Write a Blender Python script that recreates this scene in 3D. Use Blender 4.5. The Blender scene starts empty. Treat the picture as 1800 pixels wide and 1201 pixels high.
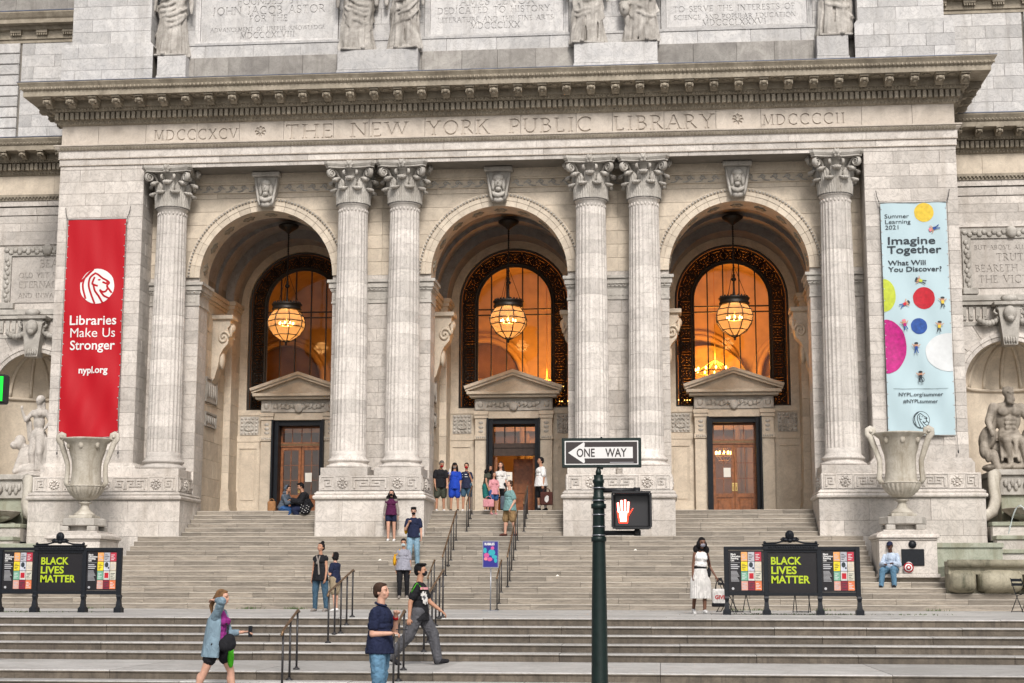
import bpy, bmesh, math, random
from mathutils import Vector, Matrix, Euler
from mathutils.geometry import delaunay_2d_cdt
R = math.radians
sc = bpy.context.scene
C = sc.collection
random.seed(7)
# ------------------------------------------------------------------ camera
CAM = dict(x=5.0221, y=-48.2455, z=-1.3322, yaw=.0939, pitch=.1581, roll=.0021)
cd = bpy.data.cameras.new('camera'); cam = bpy.data.objects.new('camera', cd); C.objects.link(cam)
cd.sensor_width = 36.0; cd.lens = 55.0; cd.clip_start = .1; cd.clip_end = 2000
cam.matrix_world = Matrix.Translation((CAM['x'], CAM['y'], CAM['z'])) @ Matrix.Rotation(CAM['yaw'], 4, 'Z') @ Matrix.Rotation(math.pi/2+CAM['pitch'], 4, 'X') @ Matrix.Rotation(CAM['roll'], 4, 'Z')
sc.camera = cam
# ------------------------------------------------------------------ sky and sun (overcast)
SUN_EL, SUN_AZ = R(42), R(166)      # azimuth from +Y clockwise: behind the camera, a little to its right
w = bpy.data.worlds.new('World'); sc.world = w; w.use_nodes = True
nt = w.node_tree; nt.nodes.clear()
sky = nt.nodes.new('ShaderNodeTexSky'); sky.sky_type = 'NISHITA'; sky.sun_disc = False
sky.sun_elevation = SUN_EL; sky.sun_rotation = SUN_AZ
sky.air_density = 1.0; sky.dust_density = 4.0; sky.ozone_density = 1.0
hs = nt.nodes.new('ShaderNodeHueSaturation'); hs.inputs['Saturation'].default_value = .30
bg = nt.nodes.new('ShaderNodeBackground'); bg.inputs['Strength'].default_value = .105
wo = nt.nodes.new('ShaderNodeOutputWorld')
nt.links.new(sky.outputs[0], hs.inputs['Color']); nt.links.new(hs.outputs[0], bg.inputs['Color']); nt.links.new(bg.outputs[0], wo.inputs[0])
sl = bpy.data.lights.new('sun', 'SUN'); sl.energy = 2.25; sl.angle = R(15); sl.color = (1, .945, .885)
sun = bpy.data.objects.new('sun', sl); C.objects.link(sun)
sdir = Vector((math.sin(SUN_AZ)*math.cos(SUN_EL), math.cos(SUN_AZ)*math.cos(SUN_EL), math.sin(SUN_EL)))
sun.rotation_euler = sdir.to_track_quat('Z', 'Y').to_euler(); sun.location = (0, -60, 60)
sc.view_settings.view_transform = 'Standard'; sc.view_settings.look = 'None'
sc.view_settings.gamma = 1; sc.view_settings.exposure = .31; sc.view_settings.use_curve_mapping = False
sc.render.engine = 'CYCLES'
try:
    sc.cycles.use_denoising = True; sc.cycles.denoiser = 'OPENIMAGEDENOISE'
except Exception: pass
sc.cycles.max_bounces = 6; sc.cycles.diffuse_bounces = 3; sc.cycles.glossy_bounces = 3
sc.cycles.transparent_max_bounces = 12; sc.cycles.transmission_bounces = 4
sc.cycles.sample_clamp_indirect = 6; sc.cycles.caustics_reflective = False; sc.cycles.caustics_refractive = False
# ------------------------------------------------------------------ helpers
def at(u, v, Y):
    """point of the place seen at photo position (u, v) (1800 px wide) at depth Y: used to measure things"""
    x = (u-900)/2750; y = -(v-600.5)/2750
    cr, sr = math.cos(CAM['roll']), math.sin(CAM['roll'])
    r = x*cr-y*sr; U = x*sr+y*cr
    cp, sp = math.cos(CAM['pitch']), math.sin(CAM['pitch'])
    fw = cp-U*sp; z = sp+U*cp
    cw, sw = math.cos(CAM['yaw']), math.sin(CAM['yaw'])
    X = r*cw-fw*sw; D = r*sw+fw*cw
    t = (Y-CAM['y'])/D
    return Vector((CAM['x']+X*t, Y, CAM['z']+z*t))
def on_floor(u, v, Z):
    a, b = at(u, v, 0), at(u, v, -40)
    t = (Z-b.z)/(a.z-b.z)
    return b+(a-b)*t
MATS = {}
def nodemat(name):
    m = bpy.data.materials.new(name); m.use_nodes = True
    nt = m.node_tree; b = nt.nodes['Principled BSDF']; MATS[name] = m
    return m, nt, b
def N(nt, t, **k):
    n = nt.nodes.new(t)
    for a, v in k.items():
        if a.startswith('i_'): n.inputs[a[2:].replace('_', ' ')].default_value = v
        else: setattr(n, a, v)
    return n
def L(nt, a, b): nt.links.new(a, b)
def ramp(nt, stops):
    n = nt.nodes.new('ShaderNodeValToRGB'); e = n.color_ramp.elements
    while len(e) < len(stops): e.new(.5)
    for i, (p, c) in enumerate(stops):
        e[i].position = p; e[i].color = (*c, 1) if len(c) == 3 else c
    return n
def plain(name, col, rough=.6, metal=0., spec=.4, bump=0., bscale=40., var=0.):
    m, nt, b = nodemat(name)
    b.inputs['Base Color'].default_value = (*col, 1); b.inputs['Roughness'].default_value = rough
    b.inputs['Metallic'].default_value = metal; b.inputs['Specular IOR Level'].default_value = spec
    tc = N(nt, 'ShaderNodeTexCoord')
    if var:
        no = N(nt, 'ShaderNodeTexNoise', i_Scale=bscale*.3, i_Detail=4.)
        L(nt, tc.outputs['Object'], no.inputs['Vector'])
        rp = ramp(nt, [(.3, tuple(c*(1-var) for c in col)), (.7, tuple(min(1, c*(1+var)) for c in col))])
        L(nt, no.outputs['Fac'], rp.inputs[0]); L(nt, rp.outputs[0], b.inputs['Base Color'])
    if bump:
        no2 = N(nt, 'ShaderNodeTexNoise', i_Scale=bscale, i_Detail=5.)
        L(nt, tc.outputs['Object'], no2.inputs['Vector'])
        bp = N(nt, 'ShaderNodeBump', i_Strength=bump, i_Distance=.02)
        L(nt, no2.outputs['Fac'], bp.inputs['Height']); L(nt, bp.outputs[0], b.inputs['Normal'])
    return m
def emit(name, col, s):
    m, nt, b = nodemat(name)
    b.inputs['Base Color'].default_value = (*col, 1)
    b.inputs['Emission Color'].default_value = (*col, 1); b.inputs['Emission Strength'].default_value = s
    return m
def stone(name, light, dark, vary=.10, vein=.5, streak=.3, dirt=(.20, .17, .13), dirt_amt=.25, stretch=(1, 1, 1), scale=1., rough=.65, bump=.25, ss=(3.1, 3.1, .28)):
    """weathered stone: per-piece tint, veins, blotches, vertical rain streaks"""
    m, nt, b = nodemat(name)
    geo = N(nt, 'ShaderNodeNewGeometry'); oi = N(nt, 'ShaderNodeObjectInfo')
    off = N(nt, 'ShaderNodeVectorMath', operation='SCALE'); comb = N(nt, 'ShaderNodeCombineXYZ')
    for k in 'XYZ': L(nt, oi.outputs['Random'], comb.inputs[k])
    L(nt, comb.outputs[0], off.inputs[0]); off.inputs['Scale'].default_value = 37.
    add = N(nt, 'ShaderNodeVectorMath', operation='ADD'); L(nt, geo.outputs['Position'], add.inputs[0]); L(nt, off.outputs[0], add.inputs[1])
    mp = N(nt, 'ShaderNodeMapping'); mp.inputs['Scale'].default_value = tuple(scale*s for s in stretch); mp.inputs['Rotation'].default_value = (0, R(9), 0)
    L(nt, add.outputs[0], mp.inputs['Vector'])
    n1 = N(nt, 'ShaderNodeTexNoise', i_Scale=1.3, i_Detail=8., i_Roughness=.62, i_Distortion=1.6); L(nt, mp.outputs[0], n1.inputs['Vector'])
    r1 = ramp(nt, [(.32, dark), (.5, tuple((a+c)/2 for a, c in zip(dark, light))), (.66, light)]); L(nt, n1.outputs['Fac'], r1.inputs[0])
    # veins
    n2 = N(nt, 'ShaderNodeTexNoise', i_Scale=2.2, i_Detail=6., i_Distortion=3.2); L(nt, mp.outputs[0], n2.inputs['Vector'])
    r2 = ramp(nt, [(.455, (1, 1, 1)), (.5, (1-vein, 1-vein, 1-vein)), (.545, (1, 1, 1))]); L(nt, n2.outputs['Fac'], r2.inputs[0])
    mx = N(nt, 'ShaderNodeMix', data_type='RGBA', blend_type='MULTIPLY'); mx.inputs[0].default_value = .55
    L(nt, r1.outputs[0], mx.inputs[6]); L(nt, r2.outputs[0], mx.inputs[7])
    # per piece value
    mr = N(nt, 'ShaderNodeMapRange'); mr.inputs['To Min'].default_value = 1-vary*1.5; mr.inputs['To Max'].default_value = 1+vary*.5
    L(nt, oi.outputs['Random'], mr.inputs['Value'])
    hsv = N(nt, 'ShaderNodeHueSaturation'); L(nt, mx.outputs[2], hsv.inputs['Color']); L(nt, mr.outputs[0], hsv.inputs['Value'])
    # rain streaks and soot, with shapes of their own
    ms = N(nt, 'ShaderNodeMapping'); ms.inputs['Scale'].default_value = ss; L(nt, geo.outputs['Position'], ms.inputs['Vector'])
    n3 = N(nt, 'ShaderNodeTexNoise', i_Scale=1.0, i_Detail=7., i_Roughness=.7); L(nt, ms.outputs[0], n3.inputs['Vector'])
    n4 = N(nt, 'ShaderNodeTexNoise', i_Scale=.55, i_Detail=5., i_Roughness=.6); L(nt, geo.outputs['Position'], n4.inputs['Vector'])
    r3 = ramp(nt, [(.5, (0, 0, 0)), (.72, (streak, streak, streak))]); L(nt, n3.outputs['Fac'], r3.inputs[0])
    r4 = ramp(nt, [(.5, (0, 0, 0)), (.75, (dirt_amt, dirt_amt, dirt_amt))]); L(nt, n4.outputs['Fac'], r4.inputs[0])
    ad = N(nt, 'ShaderNodeMath', operation='ADD', use_clamp=True); L(nt, r3.outputs[0], ad.inputs[0]); L(nt, r4.outputs[0], ad.inputs[1])
    md = N(nt, 'ShaderNodeMix', data_type='RGBA', blend_type='MIX'); md.inputs[7].default_value = (*dirt, 1)
    L(nt, ad.outputs[0], md.inputs[0]); L(nt, hsv.outputs[0], md.inputs[6]); L(nt, md.outputs[2], b.inputs['Base Color'])
    b.inputs['Roughness'].default_value = rough; b.inputs['Specular IOR Level'].default_value = .35
    n5 = N(nt, 'ShaderNodeTexNoise', i_Scale=26., i_Detail=6., i_Roughness=.65); L(nt, geo.outputs['Position'], n5.inputs['Vector'])
    bp = N(nt, 'ShaderNodeBump', i_Strength=bump, i_Distance=.02); L(nt, n5.outputs['Fac'], bp.inputs['Height']); L(nt, bp.outputs[0], b.inputs['Normal'])
    return m
class MB:
    """collects shapes into one mesh"""
    def __init__(s): s.v = []; s.f = []; s.mi = []; s.sm = []
    def _add(s, vs, fs, mi=0, smooth=False):
        o = len(s.v); s.v += [tuple(p) for p in vs]
        for f in fs: s.f.append([i+o for i in f]); s.mi.append(mi); s.sm.append(smooth)
        return s
    def box(s, x0, x1, y0, y1, z0, z1, mi=0):
        vs = [(x0,y0,z0),(x1,y0,z0),(x1,y1,z0),(x0,y1,z0),(x0,y0,z1),(x1,y0,z1),(x1,y1,z1),(x0,y1,z1)]
        return s._add(vs, [(0,3,2,1),(4,5,6,7),(0,1,5,4),(1,2,6,5),(2,3,7,6),(3,0,4,7)], mi)
    def cbox(s, x0, x1, y0, y1, z0, z1, c=.01, mi=0):
        """box with all its edges bevelled"""
        bm = bmesh.new(); bmesh.ops.create_cube(bm, size=1)
        for v in bm.verts: v.co = ((x0+x1)/2+v.co.x*(x1-x0), (y0+y1)/2+v.co.y*(y1-y0), (z0+z1)/2+v.co.z*(z1-z0))
        bmesh.ops.bevel(bm, geom=bm.edges[:], offset=c, segments=1, affect='EDGES')
        s._add([v.co[:] for v in bm.verts], [[v.index for v in f.verts] for f in bm.faces] if not bm.verts.index_update() else [], mi); bm.free(); return s
    def prism(s, poly, y0, y1, mi=0):
        """polygon in (x, z) pushed along y; y0 is the front"""
        n = len(poly); a = sum(poly[i][0]*poly[(i+1)%n][1]-poly[(i+1)%n][0]*poly[i][1] for i in range(n))
        if a < 0: poly = poly[::-1]
        vs = [(x, y0, z) for x, z in poly]+[(x, y1, z) for x, z in poly]
        fs = [list(range(n)), list(range(2*n-1, n-1, -1))]+[((i+1)%n, i, n+i, n+(i+1)%n) for i in range(n)]
        return s._add(vs, fs, mi)
    def lathe(s, prof, n=24, c=(0, 0, 0), mi=0, smooth=True, a0=0., a1=2*math.pi, cap=True):
        full = abs(a1-a0-2*math.pi) < 1e-6; m = n if full else n+1
        vs = []; fs = []
        for r, z in prof:
            for k in range(m):
                a = a0+(a1-a0)*k/n; vs.append((c[0]+r*math.cos(a), c[1]+r*math.sin(a), c[2]+z))
        for i in range(len(prof)-1):
            for k in range(n):
                k2 = (k+1) % m; fs.append((i*m+k, i*m+k2, (i+1)*m+k2, (i+1)*m+k))
        if full and cap:
            fs.append(list(range(m-1, -1, -1))); t = (len(prof)-1)*m; fs.append([t+k for k in range(m)])
        return s._add(vs, fs, mi, smooth)
    def tube(s, pts, rad, n=8, mi=0, smooth=True, cap=True, flat=1.):
        """round bar along points; rad is a number or a list"""
        P = [Vector(p) for p in pts]; rs = rad if isinstance(rad, (list, tuple)) else [rad]*len(P)
        vs = []; fs = []; up = None
        for i, p in enumerate(P):
            t = (P[min(i+1, len(P)-1)]-P[max(i-1, 0)])
            if t.length < 1e-9: t = Vector((0, 0, 1))
            t.normalize()
            if up is None:
                up = Vector((0, 0, 1)) if abs(t.z) < .9 else Vector((0, 1, 0))
            a = t.cross(up)
            if a.length < 1e-5: a = t.orthogonal()
            a.normalize(); b2 = a.cross(t).normalized(); up = b2
            for k in range(n):
                q = 2*math.pi*k/n; vs.append(p+a*(math.cos(q)*rs[i])+b2*(math.sin(q)*rs[i]*flat))
        for i in range(len(P)-1):
            for k in range(n):
                k2 = (k+1) % n; fs.append((i*n+k, (i+1)*n+k, (i+1)*n+k2, i*n+k2))
        if cap:
            fs.append(list(range(n))); t0 = (len(P)-1)*n; fs.append([t0+k for k in range(n-1, -1, -1)])
        return s._add(vs, fs, mi, smooth)
    def ball(s, c, r, n=10, m=7, mi=0):
        rx, ry, rz = r if isinstance(r, (tuple, list)) else (r, r, r)
        vs = [(c[0], c[1], c[2]-rz)]; fs = []
        for i in range(1, m):
            p = -math.pi/2+math.pi*i/m
            for k in range(n):
                q = 2*math.pi*k/n; vs.append((c[0]+rx*math.cos(p)*math.cos(q), c[1]+ry*math.cos(p)*math.sin(q), c[2]+rz*math.sin(p)))
        vs.append((c[0], c[1], c[2]+rz)); top = len(vs)-1
        for k in range(n):
            fs.append((0, 1+(k+1) % n, 1+k)); fs.append((top, top-n+k, top-n+(k+1) % n))
        for i in range(m-2):
            for k in range(n):
                a = 1+i*n+k; b2 = 1+i*n+(k+1) % n; fs.append((a, b2, b2+n, a+n))
        return s._add(vs, fs, mi, True)
    def xf(s, M, start=0):
        for i in range(start, len(s.v)): s.v[i] = tuple(M @ Vector(s.v[i]))
        return s
    def mesh(s, name, mats):
        me = bpy.data.meshes.new(name); me.from_pydata(s.v, [], s.f)
        for m in (mats if isinstance(mats, (list, tuple)) else [mats]): me.materials.append(MATS[m] if isinstance(m, str) else m)
        me.polygons.foreach_set('material_index', s.mi); me.polygons.foreach_set('use_smooth', s.sm)
        me.update(); return me
    def build(s, name, mats, parent=None, loc=(0, 0, 0), rz=0.):
        return link(name, s.mesh(name, mats), parent, loc, rz)
def link(name, data, parent=None, loc=(0, 0, 0), rz=0., rot=None):
    o = bpy.data.objects.new(name, data); C.objects.link(o); o.location = loc
    o.rotation_euler = rot if rot else (0, 0, rz)
    if parent: o.parent = parent
    return o
def tag(o, label, cat, group=None):
    o['label'] = label; o['category'] = cat
    if group: o['group'] = group
    return o
def thing(name, label, cat, loc=(0, 0, 0), rz=0., group=None):
    return tag(link(name, None, None, loc, rz), label, cat, group)
def struct(o): o['kind'] = 'structure'; return o
def stuff(o): o['kind'] = 'stuff'; return o
def copy_tree(o, parent=None):
    c = o.copy(); C.objects.link(c); c.parent = parent
    for ch in list(o.children): copy_tree(ch, c)
    return c
BLK = {}
def block_mesh(w, h, d, mat, ch=.009):
    """one dressed stone: front face towards -Y with arrised edges"""
    k = (round(w, 2), round(h, 3), round(d, 3), mat, ch)
    if k not in BLK:
        w, h, d = k[0]/2, k[1]/2, k[2]
        v = [(-w+ch, -d, -h+ch), (w-ch, -d, -h+ch), (w-ch, -d, h-ch), (-w+ch, -d, h-ch),
             (-w, -d+ch, -h), (w, -d+ch, -h), (w, -d+ch, h), (-w, -d+ch, h),
             (-w, 0, -h), (w, 0, -h), (w, 0, h), (-w, 0, h)]
        f = [(0, 1, 2, 3)]+[(4+i, 4+(i+1) % 4, (i+1) % 4, i) for i in range(4)]+[(8+i, 8+(i+1) % 4, 4+(i+1) % 4, 4+i) for i in range(4)]
        m = MB(); m._add(v, f); BLK[k] = m.mesh('stone_block', mat)
    return BLK[k]
def blocks(parent, x0, x1, z0, z1, y, mat, ch=.42, ln=1.1, seed=0, facing='front', gap=.006, proud=.035, nm='stone_block', heights=None, bev=.005):
    """lay courses of dressed stones over a face; x is the run along the face (world Y for side faces)"""
    rnd = random.Random(seed)
    if heights is None:
        n = max(1, round((z1-z0)/ch)); heights = [(z1-z0)/n]*n
    z = z0; row = 0
    for h in heights:
        run = x1-x0; n = max(1, round(run/ln))
        if n == 1: cuts = [x0, x1] if row % 2 == 0 or run < ln*.75 else [x0, x0+run*rnd.choice((.4, .6)), x1]
        else:
            st = run/n; sh = (0 if row % 2 == 0 else .5)+rnd.uniform(-.12, .12)
            cuts = [x0]+[c for c in (x0+st*(k+sh)+rnd.uniform(-.08, .08)*st for k in range(0, n+1)) if x0+.22*st < c < x1-.22*st]+[x1]
        for a, c in zip(cuts[:-1], cuts[1:]):
            ww = round(c-a-gap, 2)
            me = block_mesh(ww, h-gap, proud, mat, bev); xc = (a+c)/2
            jit = rnd.uniform(0, .004)
            if facing == 'front': link(nm, me, parent, (xc, y+jit, z+h/2))
            elif facing == 'right': link(nm, me, parent, (y-jit, xc, z+h/2), math.pi/2)
            else: link(nm, me, parent, (y+jit, xc, z+h/2), -math.pi/2)
        z += h; row += 1
def cornice(prof, hw, yf, yb, name, mat, parent, mi=None):
    """moulding profile [(projection, z)] run round the front and both returns, with mitred corners"""
    vs = []; fs = []; n = len(prof)
    for o, z in prof: vs += [(-hw-o, yb, z), (-hw-o, yf-o, z), (hw+o, yf-o, z), (hw+o, yb, z)]
    for i in range(n-1):
        for k in range(3): fs.append((i*4+k, i*4+k+1, (i+1)*4+k+1, (i+1)*4+k))
    fs.append((0, 3, 2, 1)); t = (n-1)*4; fs.append((t, t+1, t+2, t+3))
    m = MB(); m._add(vs, fs); return m.build(name, mat, parent)
def run_x(prof, x0, x1, name, mat, parent):
    """profile [(y, z)] run straight along X (closed polygon)"""
    n = len(prof); vs = [(x0, y, z) for y, z in prof]+[(x1, y, z) for y, z in prof]
    fs = [((i+1) % n, i, n+i, n+(i+1) % n) for i in range(n)]+[list(range(n)), list(range(2*n-1, n-1, -1))]
    m = MB(); m._add(vs, fs); o = m.build(name, mat, parent)
    return o
# ---- roman capitals from strokes (unit height), for cut inscriptions
def _arc(cx, cz, rx, rz, a0, a1, n=10): return [(cx+rx*math.cos(R(a0+(a1-a0)*k/n)), cz+rz*math.sin(R(a0+(a1-a0)*k/n))) for k in range(n+1)]
T_, S_ = .115, .075
GL = {
 'A': (.82, [([(.06, 0), (.41, 1)], S_), ([(.41, 1), (.76, 0)], T_), ([(.2, .36), (.6, .36)], S_)], [(.06, 0), (.76, 0)]),
 'B': (.62, [([(.1, 0), (.1, 1)], T_), ([(.1, .965)]+_arc(.26, .745, .24, .22, 90, -90)+[(.1, .525)], S_), ([(.1, .525)]+_arc(.28, .28, .28, .245, 90, -90)+[(.1, .035)], T_*.85)], [(.1, 0), (.1, 1)]),
 'C': (.84, [(_arc(.5, .5, .44, .49, 48, 312, 18), T_*.9), ([(.79, .72), (.79, .93)], S_)], []),
 'D': (.84, [([(.1, 0), (.1, 1)], T_), ([(.1, .965)]+_arc(.32, .5, .44, .465, 90, -90, 14)+[(.1, .035)], T_*.85)], [(.1, 0), (.1, 1)]),
 'E': (.56, [([(.1, 0), (.1, 1)], T_), ([(.1, .965), (.5, .965)], S_), ([(.1, .52), (.42, .52)], S_), ([(.1, .035), (.52, .035)], S_), ([(.5, .84), (.5, 1)], S_*.8), ([(.52, 0), (.52, .16)], S_*.8)], [(.1, 0)]),
 'F': (.54, [([(.1, 0), (.1, 1)], T_), ([(.1, .965), (.5, .965)], S_), ([(.1, .5), (.4, .5)], S_), ([(.5, .84), (.5, 1)], S_*.8)], [(.1, 0), (.1, 1)]),
 'G': (.88, [(_arc(.5, .5, .44, .49, 48, 318, 18), T_*.9), ([(.8, .04), (.8, .42)], T_), ([(.79, .72), (.79, .93)], S_)], [(.8, .42)]),
 'H': (.84, [([(.1, 0), (.1, 1)], T_), ([(.74, 0), (.74, 1)], T_), ([(.1, .51), (.74, .51)], S_)], [(.1, 0), (.1, 1), (.74, 0), (.74, 1)]),
 'I': (.3, [([(.15, 0), (.15, 1)], T_)], [(.15, 0), (.15, 1)]),
 'J': (.36, [([(.2, 1), (.2, .12)]+_arc(.06, .12, .14, .14, 0, -90, 6), T_)], [(.2, 1)]),
 'K': (.76, [([(.1, 0), (.1, 1)], T_), ([(.1, .42), (.64, 1)], S_), ([(.3, .6), (.72, 0)], T_)], [(.1, 0), (.1, 1), (.64, 1), (.72, 0)]),
 'L': (.56, [([(.1, 0), (.1, 1)], T_), ([(.1, .035), (.52, .035)], S_), ([(.52, 0), (.52, .18)], S_*.8)], [(.1, 1)]),
 'M': (1., [([(.1, 0), (.16, 1)], S_), ([(.16, 1), (.5, .06)], T_), ([(.5, .06), (.84, 1)], S_), ([(.84, 1), (.9, 0)], T_)], [(.1, 0), (.9, 0), (.14, 1), (.86, 1)]),
 'N': (.86, [([(.1, 0), (.1, 1)], S_), ([(.1, 1), (.76, .02)], T_), ([(.76, 0), (.76, 1)], S_)], [(.1, 0), (.76, 1), (.1, 1)]),
 'O': (.96, [(_arc(.48, .5, .42, .47, 0, 360, 24), T_*.9)], []),
 'P': (.6, [([(.1, 0), (.1, 1)], T_), ([(.1, .965)]+_arc(.28, .71, .27, .255, 90, -90)+[(.1, .455)], T_*.8)], [(.1, 0), (.1, 1)]),
 'R': (.72, [([(.1, 0), (.1, 1)], T_), ([(.1, .965)]+_arc(.27, .725, .25, .24, 90, -90)+[(.1, .485)], T_*.8), ([(.32, .48), (.7, .01)], T_)], [(.1, 0), (.1, 1)]),
 'S': (.56, [(_arc(.28, .74, .21, .23, 40, 270, 10)+_arc(.28, .265, .23, .245, 90, -140, 10), T_*.85), ([(.46, .76), (.46, .93)], S_*.8), ([(.08, .06), (.08, .26)], S_*.8)], []),
 'T': (.72, [([(.36, 0), (.36, 1)], T_), ([(.04, .965), (.68, .965)], S_), ([(.05, .82), (.05, 1)], S_*.8), ([(.67, .82), (.67, 1)], S_*.8)], [(.36, 0)]),
 'U': (.82, [([(.1, 1), (.1, .34)]+_arc(.4, .34, .3, .31, 180, 360, 12)+[(.7, 1)], T_*.85)], [(.1, 1), (.7, 1)]),
 'V': (.8, [([(.04, 1), (.4, .02)], T_), ([(.4, .02), (.74, 1)], S_)], [(.04, 1), (.74, 1)]),
 'W': (1.2, [([(.04, 1), (.34, .02)], T_), ([(.34, .02), (.6, .96)], S_), ([(.6, .96), (.88, .02)], T_), ([(.88, .02), (1.14, 1)], S_)], [(.04, 1), (.6, 1), (1.14, 1)]),
 'X': (.8, [([(.08, 1), (.74, 0)], T_), ([(.08, 0), (.72, 1)], S_)], [(.08, 0), (.74, 0), (.08, 1), (.72, 1)]),
 'Y': (.76, [([(.04, 1), (.38, .46)], T_), ([(.72, 1), (.38, .46)], S_), ([(.38, 0), (.38, .46)], T_)], [(.04, 1), (.72, 1), (.38, 0)]),
 ',': (.24, [([(.12, .08), (.08, -.12)], S_)], []), '.': (.24, [([(.08, .05), (.18, .05)], .1)], []),
}
def glyph_polys(txt, size, track=.16):
    """quads for a line of capitals; returns polygons and total width"""
    out = []; x = 0.
    def stroke(pts, t):
        n = len(pts); lft = []; rgt = []; closed = n > 3 and math.dist(pts[0], pts[-1]) < 1e-6
        for i in range(n):
            if closed: a, b = pts[(i-1) % (n-1)], pts[(i+1) % (n-1)]
            else: a, b = pts[max(i-1, 0)], pts[min(i+1, n-1)]
            d = Vector((b[0]-a[0], b[1]-a[1])); d.normalize(); nx, ny = -d.y*t/2, d.x*t/2
            lft.append((pts[i][0]+nx, pts[i][1]+ny)); rgt.append((pts[i][0]-nx, pts[i][1]-ny))
        for i in range(n-1): yield [lft[i], rgt[i], rgt[i+1], lft[i+1]]
    for ch in txt:
        if ch == ' ': x += .62*size; continue
        wd, st, se = GL[ch]
        for pts, t in st:
            for q in stroke(pts, t): out.append([(x+a*size, b*size) for a, b in q])
        for sx, sz in se:
            z0, z1 = (sz, sz+.055) if sz < .3 else (sz-.055, sz)
            if .3 < sz < .6: z0, z1 = sz-.03, sz+.03
            out.append([(x+(sx-.14)*size, z0*size), (x+(sx+.14)*size, z0*size), (x+(sx+.14)*size, z1*size), (x+(sx-.14)*size, z1*size)])
        x += (wd+track)*size
    return out, x-track*size
def engraved(name, mat, parent, x0, x1, z0, z1, y, polys, depth=.05, back=.12):
    """a slab with letters cut into it: front at y, letters sunk by depth"""
    V = [Vector((x0, z0)), Vector((x1, z0)), Vector((x1, z1)), Vector((x0, z1))]; F = [[0, 1, 2, 3]]
    for p in polys:
        if abs(sum(p[i][0]*p[(i+1) % len(p)][1]-p[(i+1) % len(p)][0]*p[i][1] for i in range(len(p)))) < 2e-5: continue
        if min(math.dist(p[i], p[i-1]) for i in range(len(p))) < 1e-4: continue
        o = len(V); V += [Vector(q) for q in p]; F.append(list(range(o, o+len(p))))
    vo, eo, fo, ov, oe, of = delaunay_2d_cdt(V, [], F, 1, 1e-5)
    m = MB(); vf = {}; vb = {}
    def fv(i):
        if i not in vf: vf[i] = len(m.v); m.v.append((vo[i][0], y, vo[i][1]))
        return vf[i]
    def bv(i):
        if i not in vb: vb[i] = len(m.v); m.v.append((vo[i][0], y+depth, vo[i][1]))
        return vb[i]
    side = {}
    for t, org in zip(fo, of):
        cut = any(k > 0 for k in org); t = list(t)
        a = sum(vo[t[i]][0]*vo[t[(i+1) % len(t)]][1]-vo[t[(i+1) % len(t)]][0]*vo[t[i]][1] for i in range(len(t)))
        if a < 0: t = t[::-1]
        m.f.append([(bv if cut else fv)(i) for i in t]); m.mi.append(0); m.sm.append(False)
        for i in range(len(t)): side[(t[i], t[(i+1) % len(t)])] = cut
    for (a, b), c in list(side.items()):
        if c and side.get((b, a)) is False:
            m.f.append([bv(a), bv(b), fv(b), fv(a)]); m.mi.append(0); m.sm.append(False)
    o = len(m.v); m.v += [(x0, y, z0), (x1, y, z0), (x1, y, z1), (x0, y, z1), (x0, y+back, z0), (x1, y+back, z0), (x1, y+back, z1), (x0, y+back, z1)]
    for i in range(4): m.f.append([o+(i+1) % 4, o+i, o+4+i, o+4+(i+1) % 4]); m.mi.append(0); m.sm.append(False)
    return m.build(name, mat, parent)
def inscription(lines, track=.16):
    """lines: (text, size, x centre, z base) -> polygons"""
    out = []
    for txt, size, xc, zb in lines:
        ps, wd = glyph_polys(txt, size, track)
        out += [[(a+xc-wd/2, b+zb) for a, b in p] for p in ps]
    return out
# ---- a side scene in which text and fused shapes are turned into meshes
BENCH = bpy.data.scenes.new('bench')
def baked(o):
    BENCH.collection.objects.link(o)
    with bpy.context.temp_override(scene=BENCH, view_layer=BENCH.view_layers[0]): dg = bpy.context.evaluated_depsgraph_get()
    me = bpy.data.meshes.new_from_object(o.evaluated_get(dg)); bpy.data.objects.remove(o); return me
# ---- flat print with the built-in font
def text_mesh(txt, size, mat, bold=0., align='LEFT', ext=.0015, squeeze=1., space=1.):
    cu = bpy.data.curves.new('lettering', 'FONT'); cu.body = txt; cu.size = size; cu.align_x = align
    cu.extrude = ext; cu.offset = bold; cu.resolution_u = 3; cu.space_line = space
    me = baked(bpy.data.objects.new('lettering', cu))
    for v in me.vertices: v.co = Vector((v.co.x*squeeze, -v.co.z, v.co.y))
    me.materials.clear(); me.materials.append(MATS[mat]); return me
def lettering(txt, size, mat, parent, loc, bold=0., align='LEFT', squeeze=1., space=1., rz=0.):
    return link('lettering', text_mesh(txt, size, mat, bold, align, .0015, squeeze, space), parent, loc, rz)
def width_of(me):
    xs = [v.co.x for v in me.vertices]; return max(xs)-min(xs)
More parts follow.
